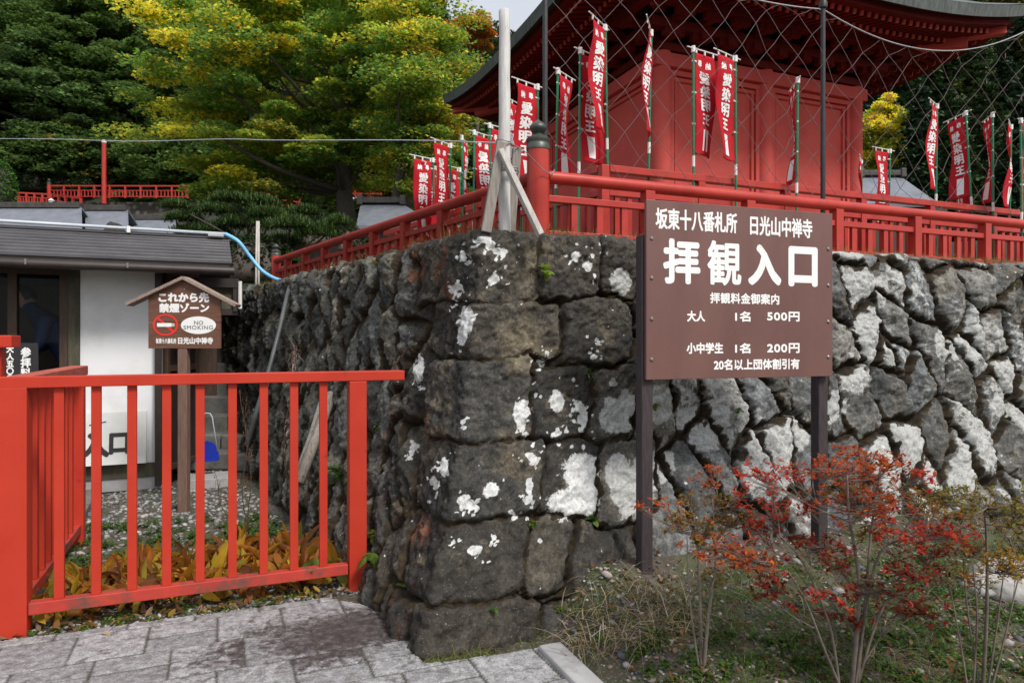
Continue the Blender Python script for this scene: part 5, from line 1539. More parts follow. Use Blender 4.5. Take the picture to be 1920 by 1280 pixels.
def ribbons(base, d, length, width, droop, cols, seg=4, prof=None, fold=0.0, roll=None, seed=0, tipcol=None):
    """N curved ribbons (blades, leaves): returns verts, faces, colours. droop = bend (rad) over the whole length"""
    rng = np.random.default_rng(seed); n = len(base)
    d = d / np.linalg.norm(d, axis=1)[:, None]
    up = np.array([0, 0, 1.0])
    side = np.cross(d, up); ln = np.linalg.norm(side, axis=1)
    rnd = rng.standard_normal((n, 3)); rnd[:, 2] = 0
    side = np.where(ln[:, None] > .05, side, np.cross(d, rnd)); side /= np.linalg.norm(side, axis=1)[:, None] + 1e-9
    if roll is not None:
        nn = np.cross(side, d); side = side * np.cos(roll)[:, None] + nn * np.sin(roll)[:, None]
    nrmv = np.cross(side, d)                                     # 'up' side of the leaf
    prof = prof or (lambda t: np.sin(np.pi * np.clip(t, 0, 1)) ** .8)
    P0 = base.copy(); cur = d.copy(); nv = nrmv.copy()
    ts = np.linspace(0, 1, seg + 1); rows = []
    for k, t in enumerate(ts):
        w = (width * max(prof(t), 0.02))[:, None] / 2
        if fold:
            rows.append(np.stack([P0 - side * w + nv * w * fold, P0, P0 + side * w + nv * w * fold], 1))
        else:
            rows.append(np.stack([P0 - side * w, P0 + side * w], 1))
        if k < seg:
            a = (droop / seg)[:, None]
            cur2 = cur * np.cos(a) - nv * np.sin(a); nv = nv * np.cos(a) + cur * np.sin(a); cur = cur2
            P0 = P0 + cur * (length / seg)[:, None]
    V = np.stack(rows, 1); c = V.shape[2]                        # n, seg+1, c, 3
    idx = np.arange(n * (seg + 1) * c).reshape(n, seg + 1, c)
    F = np.concatenate([np.stack([idx[:, :-1, j], idx[:, :-1, j + 1], idx[:, 1:, j + 1], idx[:, 1:, j]], -1).reshape(-1, 4) for j in range(c - 1)])
    C = np.repeat(cols[:, None], (seg + 1), 1)
    if tipcol is not None:
        t = ts[None, :, None] ** 2; C = C * (1 - t) + tipcol[:, None] * t
    C = np.repeat(C[:, :, None], c, 2)
    return V.reshape(-1, 3), F, C.reshape(-1, 3)
def merge(parts):
    V, F, C, b = [], [], [], 0
    for v, f, c in parts:
        V.append(v); F.append(f + b); C.append(c); b += len(v)
    return np.concatenate(V), np.concatenate(F), np.concatenate(C)
def unit(az, elv): return np.stack([np.cos(az) * np.cos(elv), np.sin(az) * np.cos(elv), np.sin(elv)], 1)
def pick(rng, pal, n, jit=.18):
    pal = np.array(pal); c = pal[rng.integers(0, len(pal), n)]
    return np.clip(c * (1 + rng.uniform(-jit, jit, (n, 1))) * (1 + rng.uniform(-.06, .06, (n, 3))), 0, 1)

rng = np.random.default_rng(77)
def wall_side(x, y):                                             # >0 in front of the right face, for the bank
    return -((x - B0.x) * nRv[0] + (y - B0.y) * nRv[1])
def left_of_wall(x, y):
    return (x - B0.x) * 0.83 + (y - B0.y) * 0.50
# gravel behind the fence
n = 15000
x = rng.uniform(-6, -.3, n); y = rng.uniform(3.5, 9.3, n)
back = (x - FO.x) * NF.x + (y - FO.y) * NF.y
hf = (x - HC.x) * HN.x + (y - HC.y) * HN.y
keep = (left_of_wall(x, y) < -.02) & (back > 0.85) & ((hf > 0.02) | (x > -3.55)) & (rng.random(n) < np.where(back > 1.9, 1, .35))
x, y = x[keep], y[keep]
pal = [(.20, .195, .19), (.30, .30, .30), (.13, .125, .12), (.36, .345, .325), (.22, .20, .18), (.10, .10, .105)]
tag(pebbles('gravel', np.stack([x, y, ground_z(x, y) + .004], 1), rng.uniform(.010, .026, len(x)), pick(rng, pal, len(x)), M['pebble'], 3), 'grey gravel bed between the fence and the ticket house', 'gravel', kind='stuff')
# strip below the fence
n = 1500
s = rng.uniform(-.2, 1.75, n); p = rng.uniform(-.55, .06, n)
x = FO.x + DF.x * s - NF.x * p; y = FO.y + DF.y * s - NF.y * p
tag(pebbles('gravel', np.stack([x, y, ground_z(x, y) + .004], 1), rng.uniform(.006, .016, n), pick(rng, pal, n), M['pebble'], 4), 'fine gravel and grit under the front fence rail', 'gravel', kind='stuff')
# bank on the right
n = 17000
x = rng.uniform(.1, 5.5, n); y = rng.uniform(1.9, 5.6, n)
keep = (wall_side(x, y) > -.1) & ~pave_inside(x, y) & (x + (y - 3.2) * .55 > .42) & (rng.random(n) < .30 + .7 * sstep(-.1, .25, fbm(x * 1.6, y * 1.6, seed=6)))
x, y = x[keep], y[keep]
pal2 = [(.16, .15, .135), (.27, .255, .24), (.10, .095, .09), (.37, .35, .32), (.20, .15, .11), (.08, .085, .10)]
tag(pebbles('gravel', np.stack([x, y, ground_z(x, y) + .003], 1), rng.uniform(.004, .015, len(x)) * (1 + (rng.random(len(x)) < .06) * 1.3), pick(rng, pal2, len(x)), M['pebble'], 5), 'pebbly litter on the bank under the red bush', 'gravel', kind='stuff')
M['rock'] = mat_noise('pale rock', (0.22, 0.215, 0.20), (0.50, 0.49, 0.47), 9, 0.85, 0.8, stain=(.10, .095, .08), stain_scale=6, stain_lo=.52, stain_hi=.7, bscale=30)
rk = MB()
for i, (px, py, s, lab) in enumerate(((1885, 1085, .16, 'pale rock at the right edge behind the olive bush'), (1850, 1100, .11, 'small pale rock half hidden by the olive bush'), (1905, 1130, .12, 'grey rock lowest at the right edge'))):
    Y = 4.05 - i * .08; c = P(px, py, Y); c.z = float(ground_z(c.x, c.y)) + s * .2
    V0, F0 = ico()
    import bmesh
    bm = bmesh.new(); bmesh.ops.create_icosphere(bm, subdivisions=3, radius=s)
    for v in bm.verts:
        k = 1 + .40 * float(fbm(v.co.x / s * 1.4 + i * 7, v.co.y / s * 1.4, v.co.z / s * 1.4, seed=i, oct=4)); v.co = Vector((v.co.x * 1.3 * k, v.co.y * k, v.co.z * .7 * k))
    me = bpy.data.meshes.new('rock'); bm.to_mesh(me); bm.free(); me.polygons.foreach_set('use_smooth', [True] * len(me.polygons))
    o = link_mesh('rock', me, M['rock'], None); o.location = c
    tag(o, lab, 'rock', 'rocks on the right bank')

# fallen leaves
def litter(name, x, y, size, pal, seed, lab):
    r_ = np.random.default_rng(seed); n = len(x)
    b = np.stack([x, y, ground_z(x, y) + r_.uniform(.006, .022, n)], 1)
    v, f, c = ribbons(b, unit(r_.uniform(0, 6.28, n), r_.uniform(-.15, .5, n)), size * r_.uniform(.7, 1.4, n), size * r_.uniform(.35, .6, n), r_.uniform(-1.0, 1.4, n), pick(r_, pal, n, .3), 4, None, .35, r_.uniform(-.5, .5, n), seed)
    tag(np_mesh(name, v, f, M['leaf'], None, c), lab, 'leaves', kind='stuff')
brown = [(.16, .085, .04), (.24, .14, .07), (.10, .055, .03), (.30, .20, .11), (.22, .10, .03)]
n = 5200; x = rng.uniform(.15, 5.2, n); y = rng.uniform(1.9, 5.2, n)
keep = (wall_side(x, y) > -.05) & (x + (y - 3.2) * .55 > .45)
litter('fallen_leaves', x[keep], y[keep], .035, brown, 8, 'brown leaf litter on the bank')
n = 420; s = rng.uniform(-.1, 1.75, n); p = rng.uniform(-.45, .03, n)
litter('fallen_leaves', FO.x + DF.x * s - NF.x * p, FO.y + DF.y * s - NF.y * p, .055, brown + [(.40, .26, .05)], 9, 'dry leaves caught under the fence rail')
a = P(190, 1191, 3.52); b = np.array([[a.x, a.y, .022]])
v, f, c = ribbons(b, np.array([[1, .1, .05]]), np.array([.05]), np.array([.035]), np.array([.5]), np.array([[.55, .45, .28]]), 4, None, .2)
tag(np_mesh('fallen_leaf', v, f, M['leaf'], None, c), 'single pale yellow leaf lying on the paving by the fence', 'leaf')

n = 5000; x = rng.uniform(.2, 5.2, n); y = rng.uniform(1.9, 5.2, n); keep = (wall_side(x, y) > -.05) & (x + (y - 3.2) * .55 > .5)
x, y = x[keep], y[keep]; n = len(x)
v, f, c = ribbons(np.stack([x, y, ground_z(x, y) + rng.uniform(.004, .02, n)], 1), unit(rng.uniform(0, 6.28, n), rng.uniform(-.1, .45, n)), rng.uniform(.03, .14, n), rng.uniform(.002, .004, n), rng.uniform(-.5, 1.2, n), pick(rng, [(.34, .27, .18), (.22, .16, .10), (.13, .09, .06), (.42, .36, .27)], n, .25), 3, lambda t: 1 - .6 * t, 0, None, 61)
tag(np_mesh('straw_litter', v, f, M['grassm'], None, c), 'dead stalks and straw strewn over the bank', 'litter', kind='stuff')
# low green weeds
def weeds(name, x, y, z, per, size, pal, seed, lab, cat='weeds', up=(.1, 1.1), kind='stuff'):
    r_ = np.random.default_rng(seed); n = len(x) * per
    cx = np.repeat(x, per); cy = np.repeat(y, per); cz = np.repeat(z, per)
    a = r_.uniform(0, 6.28, n); rr = r_.uniform(0, size * .9, n)
    b = np.stack([cx + rr * np.cos(a), cy + rr * np.sin(a), cz + r_.uniform(0, size * .9, n)], 1)
    v, f, c = ribbons(b, unit(a + r_.uniform(-.6, .6, n), r_.uniform(*up, n)), size * r_.uniform(.6, 1.3, n), size * r_.uniform(.35, .6, n), r_.uniform(.3, 1.6, n), pick(r_, pal, n, .25), 3, None, .25, r_.uniform(-.4, .4, n), seed)
    o = np_mesh(name, v, f, M['leaf'], None, c); return tag(o, lab, cat, kind=kind)
greens = [(.055, .12, .020), (.08, .16, .028), (.11, .19, .03), (.04, .09, .018)]
limes = [(.16, .24, .03), (.12, .20, .03), (.22, .27, .04)]
n = 1300; x = rng.uniform(-4.4, -.9, n); y = rng.uniform(4.4, 7.0, n)
back = (x - FO.x) * NF.x + (y - FO.y) * NF.y
keep = (left_of_wall(x, y) < -.1) & (back > 1.1) & (back < 2.25) & (rng.random(n) < .25 + .75 * sstep(-.05, .2, fbm(x * 1.5, y * 1.5, seed=15)))
weeds('weeds', x[keep], y[keep], ground_z(x, y)[keep], 22, .042, greens, 10, 'low green weeds on the gravel behind the hostas')
n = 60; s = rng.uniform(0, 1.5, n); p = rng.uniform(-.12, .06, n)
x = FO.x + DF.x * s - NF.x * p; y = FO.y + DF.y * s - NF.y * p
weeds('weeds', x, y, ground_z(x, y), 14, .024, limes + greens, 11, 'tiny lime green weeds along the paving edge')
n = 3000; x = rng.uniform(.4, 5.2, n); y = rng.uniform(2.0, 5.0, n)
keep = (wall_side(x, y) > .02) & (x + (y - 3.2) * .55 > .5) & (rng.random(n) < sstep(-.15, .2, fbm(x * 1.3 + 3, y * 1.3, seed=16)))
weeds('weeds', x[keep], y[keep], ground_z(x, y)[keep], 16, .030, greens + [(.07, .10, .02)], 12, 'small green weeds spread over the bank')

# grasses
def grass(name, x, y, z, per, h, pal, seed, lab, droop=(.5, 1.8), spread=.03, el=(.7, 1.5), w=.004, bias=None, tip=None):
    r_ = np.random.default_rng(seed); n = len(x) * per
    b = np.stack([np.repeat(x, per) + r_.normal(0, spread, n), np.repeat(y, per) + r_.normal(0, spread, n), np.repeat(z, per) - .005], 1)
    a = r_.uniform(0, 6.28, n) if bias is None else r_.normal(bias, 1.0, n)
    cols = pick(r_, pal, n, .25)
    v, f, c = ribbons(b, unit(a, r_.uniform(*el, n)), h * r_.uniform(.4, 1.25, n), w * r_.uniform(.6, 1.4, n), r_.uniform(*droop, n), cols, 4, lambda t: 1 - t * .85, 0, None, seed)
    return tag(np_mesh(name, v, f, M['grassm'], None, c), lab, 'grass', kind='stuff')
straw = [(.36, .29, .19), (.44, .37, .26), (.28, .21, .13), (.22, .16, .09)]
# blond dry grass tumbling round the left sign post
ctr = [(1120, 1085), (1150, 1060), (1185, 1050), (1225, 1060), (1262, 1075), (1090, 1120), (1140, 1120), (1190, 1110), (1235, 1120), (1270, 1140), (1175, 1150), (1225, 1160), (1110, 1145), (1290, 1110)]
gx, gy = [], []
for (px, py) in ctr:
    q = P(px, py, 3.62 - (py - 1050) * .003); gx.append(q.x); gy.append(q.y)
gx = np.array(gx); gy = np.array(gy)
grass('dry_grass', gx, gy, ground_z(gx, gy) + .02, 46, .20, straw, 20, 'blond dry grass drooping round the left sign post', (.6, 2.7), .06, (.1, 1.3), .0040)
grass('grass', gx + .03, gy - .05, ground_z(gx, gy) + .01, 16, .13, [(.12, .15, .03), (.08, .12, .02), (.2, .19, .06)], 28, 'green blades among the blond grass', (.4, 1.8), .07, (.4, 1.4), .0035)
n = 130; x = rng.uniform(.75, 4.8, n); y = rng.uniform(2.5, 5.2, n)
keep = (wall_side(x, y) > .0) & (wall_side(x, y) < 1.1)
x, y = x[keep], y[keep]
grass('dry_grass', x, y, ground_z(x, y), 22, .17, straw + [(.16, .15, .05)], 21, 'thin dry grass along the foot of the wall', (.8, 2.4), .07, (.2, 1.3), .0035)
# green grass round the lowest corner stone
q = [gp(px, py) for px, py in ((800, 1250), (830, 1245), (860, 1240), (885, 1236), (910, 1230), (940, 1222), (965, 1214), (990, 1205), (1015, 1196), (1040, 1188), (815, 1240), (1060, 1180), (1090, 1190), (1120, 1200))]
x = np.array([a[0] for a in q]); y = np.array([a[1] for a in q]) + .04
gr = [(.10, .13, .025), (.16, .17, .04), (.07, .11, .02), (.24, .21, .09)]
grass('grass', x, y, ground_z(x, y), 70, .085, gr, 22, 'green grass fringe at the foot of the lowest corner stone', (.4, 1.9), .035, (.3, 1.4), .0032)
n = 1100; x = rng.uniform(.8, 5.0, n); y = rng.uniform(2.3, 4.6, n)
keep = (wall_side(x, y) > .1) & (rng.random(n) < sstep(-.2, .15, fbm(x * 1.1 + 8, y * 1.1, seed=26)))
x, y = x[keep], y[keep]
grass('grass', x, y, ground_z(x, y), 44, .085, [(.06, .12, .02), (.09, .16, .025), (.13, .17, .04)], 23, 'green grass patches on the right of the bank', (.4, 1.7), .06, (.4, 1.4), .003)
# grass and moss along the top of the wall
n = 150
u_ = np.concatenate([rng.uniform(-6.5, -.1, 80), rng.uniform(.05, 6.0, 110)])
pt = wall_base(u_, np.full(len(u_), ZT + .16) + rng.uniform(-.06, .12, len(u_)))
grass('grass', pt[:, 0], pt[:, 1], pt[:, 2] + .03, 20, .085, [(.14, .16, .035), (.24, .22, .08), (.09, .13, .025), (.30, .24, .11)], 24, 'grass tufts along the top of the wall', (.4, 1.9), .05, (.3, 1.45), .0034)
q = [P(px, py, Y) for px, py, Y in ((838, 445, 4.75), (845, 440, 4.7), (868, 440, 4.55), (880, 436, 4.5), (905, 432, 4.35), (1265, 448, 5.0), (1285, 452, 5.1))]
grass('grass', np.array([a.x for a in q]), np.array([a.y for a in q]), np.full(len(q), 2.17), 14, .17, [(.20, .20, .05), (.30, .25, .10), (.12, .15, .03)], 25, 'taller grass blades standing on the wall top by the log pole', (.2, 1.2), .03, (.9, 1.5), .004)
for px, py, Y, s, lab in ((802, 463, 4.72, .085, 'bright yellow green moss cushion on the wall top, biggest of the three'), (757, 478, 5.2, .05, 'small moss cushion on the wall top, middle of the three'), (712, 485, 5.6, .07, 'flat moss cushion on the wall top farthest from the corner')):
    c, uu_ = wall_point(px, py + 6)
    import bmesh
    bm = bmesh.new(); bmesh.ops.create_icosphere(bm, subdivisions=4, radius=s)
    for v in bm.verts:
        k = 1 + .22 * float(fbm(v.co.x / s * 1.5, v.co.y / s * 1.5, v.co.z / s * 1.5, seed=int(px))) + .16 * float(fbm(v.co.x / s * 6, v.co.y / s * 6, v.co.z / s * 6, seed=3)); v.co = Vector((v.co.x * 1.15 * k, v.co.y * 1.1 * k, v.co.z * .62 * k))
    me = bpy.data.meshes.new('moss_cushion'); bm.to_mesh(me); bm.free(); me.polygons.foreach_set('use_smooth', [True] * len(me.polygons))
    o = link_mesh('moss_cushion', me, M['moss'], None); o.location = c + Vector((0.02, .03, .0)); tag(o, lab, 'moss', 'moss cushions on the wall top')
# ================================================================ NEAR PLANTS
def leaf_obj(name, parts, parent, mat='leaf'):
    v, f, c = merge(parts); return np_mesh(name, v, f, M[mat], parent, c)
# hostas withering behind the fence
def hosta(c, n, size, pal, label, seed, group='withered hostas behind the red fence'):
    r_ = np.random.default_rng(seed)
    root = thing('hosta', label, 'plant', c, group)
    a = np.linspace(0, 6.28, n, endpoint=False) + r_.uniform(-.3, .3, n)
    e = r_.uniform(.55, 1.45, n); L = size * r_.uniform(.7, 1.25, n)
    base = np.tile(np.array(c), (n, 1)) + np.stack([np.cos(a), np.sin(a), np.zeros(n)], 1) * .02
    stem = ribbons(base, unit(a, e), L * .55, np.full(n, .010), r_.uniform(.1, .6, n), pick(r_, pal, n, .2) * .8, 4, lambda t: 1, 0, None, seed)
    tipp = stem[0].reshape(n, 5, 2, 3)[:, -1].mean(1); td = tipp - stem[0].reshape(n, 5, 2, 3)[:, -2].mean(1)
    cols = pick(r_, pal, n, .25)
    lf = ribbons(tipp, td + r_.normal(0, .004, (n, 3)), L, L * r_.uniform(.20, .40, n), r_.uniform(-1.2, 3.2, n), cols, 8, lambda t: np.sin(np.pi * min(1, t * .97 + .03) ** .75) ** .85, r_.uniform(.3, .8), r_.uniform(-1.2, 1.2, n), seed + 1, np.clip(cols * np.array([1.0, .75, .7]), 0, 1))
    leaf_obj('leaves', [stem, lf], root); return root
org = [(.46, .20, .03), (.54, .27, .035), (.34, .14, .035), (.22, .10, .04), (.58, .33, .045), (.40, .19, .06), (.50, .36, .05)]
ylw = [(.62, .46, .04), (.54, .46, .06), (.34, .37, .06), (.58, .34, .035)]
rr = random.Random(12)
k = 0
for i in range(44):
    s = .17 + 1.45 * (i + .5) / 44 + rr.uniform(-.03, .03); bk = .27 + (.17 * (i % 4)) + rr.uniform(-.04, .08)
    c = FO + DF * s + NF * bk; c = Vector((c.x, c.y, float(ground_z(c.x, c.y))))
    if s > 1.5 and bk > .45: continue
    hosta(c, rr.randint(15, 22), rr.uniform(.125, .175), org + (ylw[:2] + [(.14, .20, .03)] if i % 3 == 0 else []), 'withered orange brown hosta clump in the row behind the red fence', 100 + i)
for (px, py, Y, lab) in ((75, 1095, 3.78, 'yellow green hosta beside the thick left fence post'), (395, 1060, 4.12, 'bright yellow hosta among the brown ones in the middle of the fence'), (645, 1040, 4.4, 'yellow hosta beside the right fence post')):
    c = P(px, py, Y); c.z = float(ground_z(c.x, c.y)); hosta(c, 12, .15, ylw, lab, px)

# fresh little plants growing from the wall
def wall_plant(px, py, n, size, pal, label, seed, kind='wall_plant', cat='plant', w=.55, el=(-.3, 1.2), lift=.0):
    c, _ = wall_point(px, py); r_ = np.random.default_rng(seed)
    out = np.array([-.1, -1, 0.2]); c = c + Vector(out) * .015
    root = thing(kind, label, cat, c, 'little plants rooted in the wall joints')
    a = r_.normal(-1.6, .95, n); e = r_.uniform(*el, n); L = size * r_.uniform(.6, 1.2, n)
    base = np.tile(np.array(c), (n, 1)) + r_.normal(0, size * .12, (n, 3))
    lf = ribbons(base, unit(a, e), L, L * w * r_.uniform(.7, 1.2, n), r_.uniform(.3, 1.5, n), pick(r_, pal, n, .2), 5, None, .2, r_.uniform(-.3, .3, n), seed)
    leaf_obj('leaves', [lf], root)
def fern(px, py, nf, size, pal, label, seed):
    c, _ = wall_point(px, py); r_ = np.random.default_rng(seed); c = c + Vector((-.01, -.02, 0))
    root = thing('fern', label, 'fern', c, 'little plants rooted in the wall joints'); parts = []
    for k_ in range(nf):
        a = r_.normal(-1.7, .9); e = r_.uniform(-.2, 1.1); L = size * r_.uniform(.7, 1.2)
        b = np.array([c]) ; st = ribbons(b, unit(np.array([a]), np.array([e])), np.array([L]), np.array([.003]), np.array([1.3]), np.array([pal[0]]), 12, lambda t: 1, 0, None, seed)
        pts = st[0].reshape(13, 2, 3).mean(1); parts.append(st)
        for sgn in (-1, 1):
            d = np.gradient(pts, axis=0)[1:]; sd = np.cross(d, [0, 0, 1]); sd /= np.linalg.norm(sd, axis=1)[:, None] + 1e-9
            dd = d / np.linalg.norm(d, axis=1)[:, None] * .4 + sd * sgn; m = len(dd)
            lw = L * .26 * np.sin(np.pi * np.linspace(.12, 1, m)) ** .6 + .004
            parts.append(ribbons(pts[1:], dd, lw, lw * .42, np.full(m, .5), pick(r_, pal, m, .15), 3, None, .1, None, seed))
    leaf_obj('fronds', parts, root)
lime = [(.22, .33, .035), (.16, .27, .03), (.28, .36, .05)]
wall_plant(1021, 512, 9, .075, lime, 'bright lime seedling with broad leaves in the top corner joint', 31)
wall_plant(1106, 702, 26, .05, greens + straw[:1], 'green and straw tuft in the joint left of the sign post', 32, w=.25)
wall_plant(926, 1141, 10, .03, greens, 'tiny green sprig between the two lowest corner stones', 33)
wall_plant(1000, 982, 12, .04, limes, 'lime weed in the joint above the second lowest corner stone', 34)
wall_plant(1110, 975, 16, .05, greens, 'green weed low on the wall between pale stones, left of the sign post', 35)
wall_plant(1052, 1138, 12, .035, limes, 'small lime weed beside the orange foot stone', 36)
wall_plant(707, 1005, 44, .055, limes + greens, 'leafy green creeper close to the right fence post', 37, w=.6)
fern(751, 1095, 5, .12, [(.18, .26, .04), (.12, .20, .03)], 'pale fern low on the shaded face near the corner foot', 38)
fern(705, 1035, 6, .12, [(.10, .19, .03), (.14, .22, .03)], 'fern under the leafy creeper by the right fence post', 39)
fern(640, 880, 7, .14, greens, 'green fern seen between the fence and the shaded wall', 40)
wall_plant(660, 905, 40, .05, greens, 'green weeds on the shaded wall behind the last picket', 41)
wall_plant(715, 800, 14, .07, greens, 'thin leaved weed on the shaded wall above the right fence post', 42, w=.2)
wall_plant(762, 940, 16, .04, limes, 'little lime weed on the shaded face left of the dark blocks', 43)
wall_plant(1225, 762, 18, .04, limes, 'lime sprig below the sign board beside its left post', 44)
wall_plant(590, 800, 9, .09, greens, 'star shaped weed on the shaded wall above the leaning poles', 45, w=.15, el=(-.2, 1.4))
wall_plant(1895, 530, 20, .05, limes, 'lime weed high on the wall at the right edge', 46)
wall_plant(1385, 770, 12, .035, limes, 'tiny weed in a joint between pale stones below the sign', 47)

# dried fireweed stalks behind the fence
def dried_plant(base, top, seed, label, fluff):
    r_ = np.random.default_rng(seed); root = thing('dried_plant', label, 'plant', base, 'dry stalks behind the fence')
    pts = [base + (top - base) * (i / 10) + Vector((.02 * math.sin(i * .9 + seed), .01 * math.cos(i), 0)) for i in range(11)]
    MB().tube(pts, [.0045 - .00025 * i for i in range(11)], 6).build('stem', M['brownstem'], root, smooth='all')
    n = fluff; t = r_.beta(3, 1.2, n) if seed % 2 else r_.uniform(.3, 1, n)
    b = np.array([np.array(base) * (1 - q) + np.array(top) * q for q in t]) + r_.normal(0, .006, (n, 3))
    pal = [(.50, .43, .36), (.58, .52, .46), (.36, .25, .20), (.30, .12, .12)] if seed % 2 else [(.16, .08, .04), (.22, .11, .05)]
    lf = ribbons(b, unit(r_.uniform(0, 6.28, n), r_.uniform(-.3, 1.1, n)), r_.uniform(.04, .10, n), r_.uniform(.003, .008, n), r_.uniform(-2.5, 3, n), pick(r_, pal, n, .2), 5, lambda t: 1 - .7 * t, 0, None, seed)
    leaf_obj('seed_heads', [lf], root)
for (p0, p1, s, lab, fl) in (((528, 900, 5.3), (556, 645, 5.2), 1, 'tall dried stalk with white fluff and purplish tip before the shaded wall', 150), ((462, 985, 5.3), (455, 730, 5.3), 2, 'dark bare stalk left of the white fluffy one', 30), ((470, 985, 5.35), (462, 745, 5.35), 4, 'second dark stalk of the close pair behind the fence', 24), ((440, 990, 5.2), (398, 880, 5.4), 6, 'thin dark stalk bending left toward the concrete slab', 16)):
    a = P(*p0); a.z = max(a.z, .0) if a.z > .3 else 0.0
    dried_plant(a, P(*p1), s, lab, fl)

# ---------------------------------------------------------------- the three azalea-like bushes on the bank
def catmull(pts, sub=5):
    out = []
    for i in range(len(pts) - 1):
        p0, p1, p2, p3 = pts[max(i - 1, 0)], pts[i], pts[i + 1], pts[min(i + 2, len(pts) - 1)]
        for k_ in range(sub):
            t = k_ / sub
            out.append(0.5 * ((2 * p1) + (p2 - p0) * t + (2 * p0 - 5 * p1 + 4 * p2 - p3) * t * t + (3 * p1 - p0 - 3 * p2 + p3) * t ** 3))
    return out + [pts[-1]]
def bush(label, Y0, stems, pads, group, seed, leaf=.024, srad=.011):
    r_ = np.random.default_rng(seed); rnd = random.Random(seed)
    b0 = P(*stems[0][0], Y0); root = thing('azalea_bush', label, 'bush', (b0.x, b0.y, float(ground_z(b0.x, b0.y))), group)
    wood = MB(); nodes = []
    for j, st in enumerate(stems):
        dy = rnd.uniform(-.12, .12)
        pts = [P(px, py, Y0 + dy * i / (len(st) - 1)) for i, (px, py) in enumerate(st)]
        pts[0].z = float(ground_z(pts[0].x, pts[0].y)) - .02
        pts = catmull(pts); m = len(pts); rad = srad * (1 if j == 0 else .62)
        wood.tube(pts, [rad * (1 - .65 * i / m) for i in range(m)], 8); nodes += [(p, rad * (1 - .65 * i / m)) for i, p in enumerate(pts)]
    parts = []
    for (px, py, rx, ry, pal) in pads:
        dy = rnd.uniform(-.30, .30); c = P(px, py, Y0 + dy); sx = rx / FPX * Y0; sz = ry / FPX * Y0
        cand = [(q, rr_) for q, rr_ in nodes if q.z < c.z - .02] or nodes
        q, qr = min(cand, key=lambda t: (t[0] - c).length + .8 * abs((t[0].z + .5 * (Vector((t[0].x, t[0].y, 0)) - Vector((c.x, c.y, 0))).length) - c.z))
        mid = (q + c) / 2 + Vector((rnd.uniform(-.03, .03), rnd.uniform(-.03, .03), -.02)); pth = catmull([q, mid, c], 4)
        r1 = min(qr * .6, .0045); wood.tube(pth, [r1 * (1 - .6 * i / len(pth)) for i in range(len(pth))], 5)
        nt_ = max(6, int(rx * ry / 30)); 
        for i in range(nt_):
            t = c + Vector((rnd.gauss(0, .52) * sx, rnd.gauss(0, .52) * max(sx, .07) * 1.1, rnd.gauss(0, .5) * sz))
            s0 = pth[rnd.randrange(len(pth) // 2, len(pth))]
            wood.tube([s0, (s0 + t) / 2 + Vector((0, 0, -.008)), t], [.0018, .0014, .0009], 4, caps=False)
            nl = rnd.randint(6, 10); a = r_.uniform(0, 6.28) + np.arange(nl) * 6.28 / nl + r_.uniform(-.3, .3, nl)
            L = leaf * r_.uniform(.65, 1.25, nl)
            parts.append(ribbons(np.tile(np.array(t), (nl, 1)) + r_.normal(0, .004, (nl, 3)), unit(a, r_.uniform(-.25, .95, nl)), L, L * r_.uniform(.36, .5, nl), r_.uniform(-.2, .9, nl), pick(r_, pal, nl, .22), 3, lambda t_: np.sin(np.pi * min(1, t_ * .9 + .1) ** 1.2) ** .8, .15, r_.uniform(-.4, .4, nl), seed))
    wood.build('branches', M['twig'], root, smooth='all', fix=False)
    leaf_obj('leaves', parts, root)
RD = [(.46, .028, .022), (.38, .020, .020), (.52, .050, .028), (.50, .07, .03), (.42, .10, .03)]; DR = [(.20, .016, .016), (.28, .018, .018), (.34, .030, .022), (.26, .07, .025), (.13, .10, .025)]
OR = [(.42, .085, .022), (.36, .055, .020), (.46, .13, .03)]; OO = [(.26, .13, .025), (.19, .13, .025), (.34, .14, .025), (.13, .11, .022)]; OL = [(.15, .15, .028), (.21, .17, .03), (.11, .12, .022), (.30, .17, .03)]
YO = [(.34, .20, .03), (.26, .19, .03), (.40, .20, .03)]
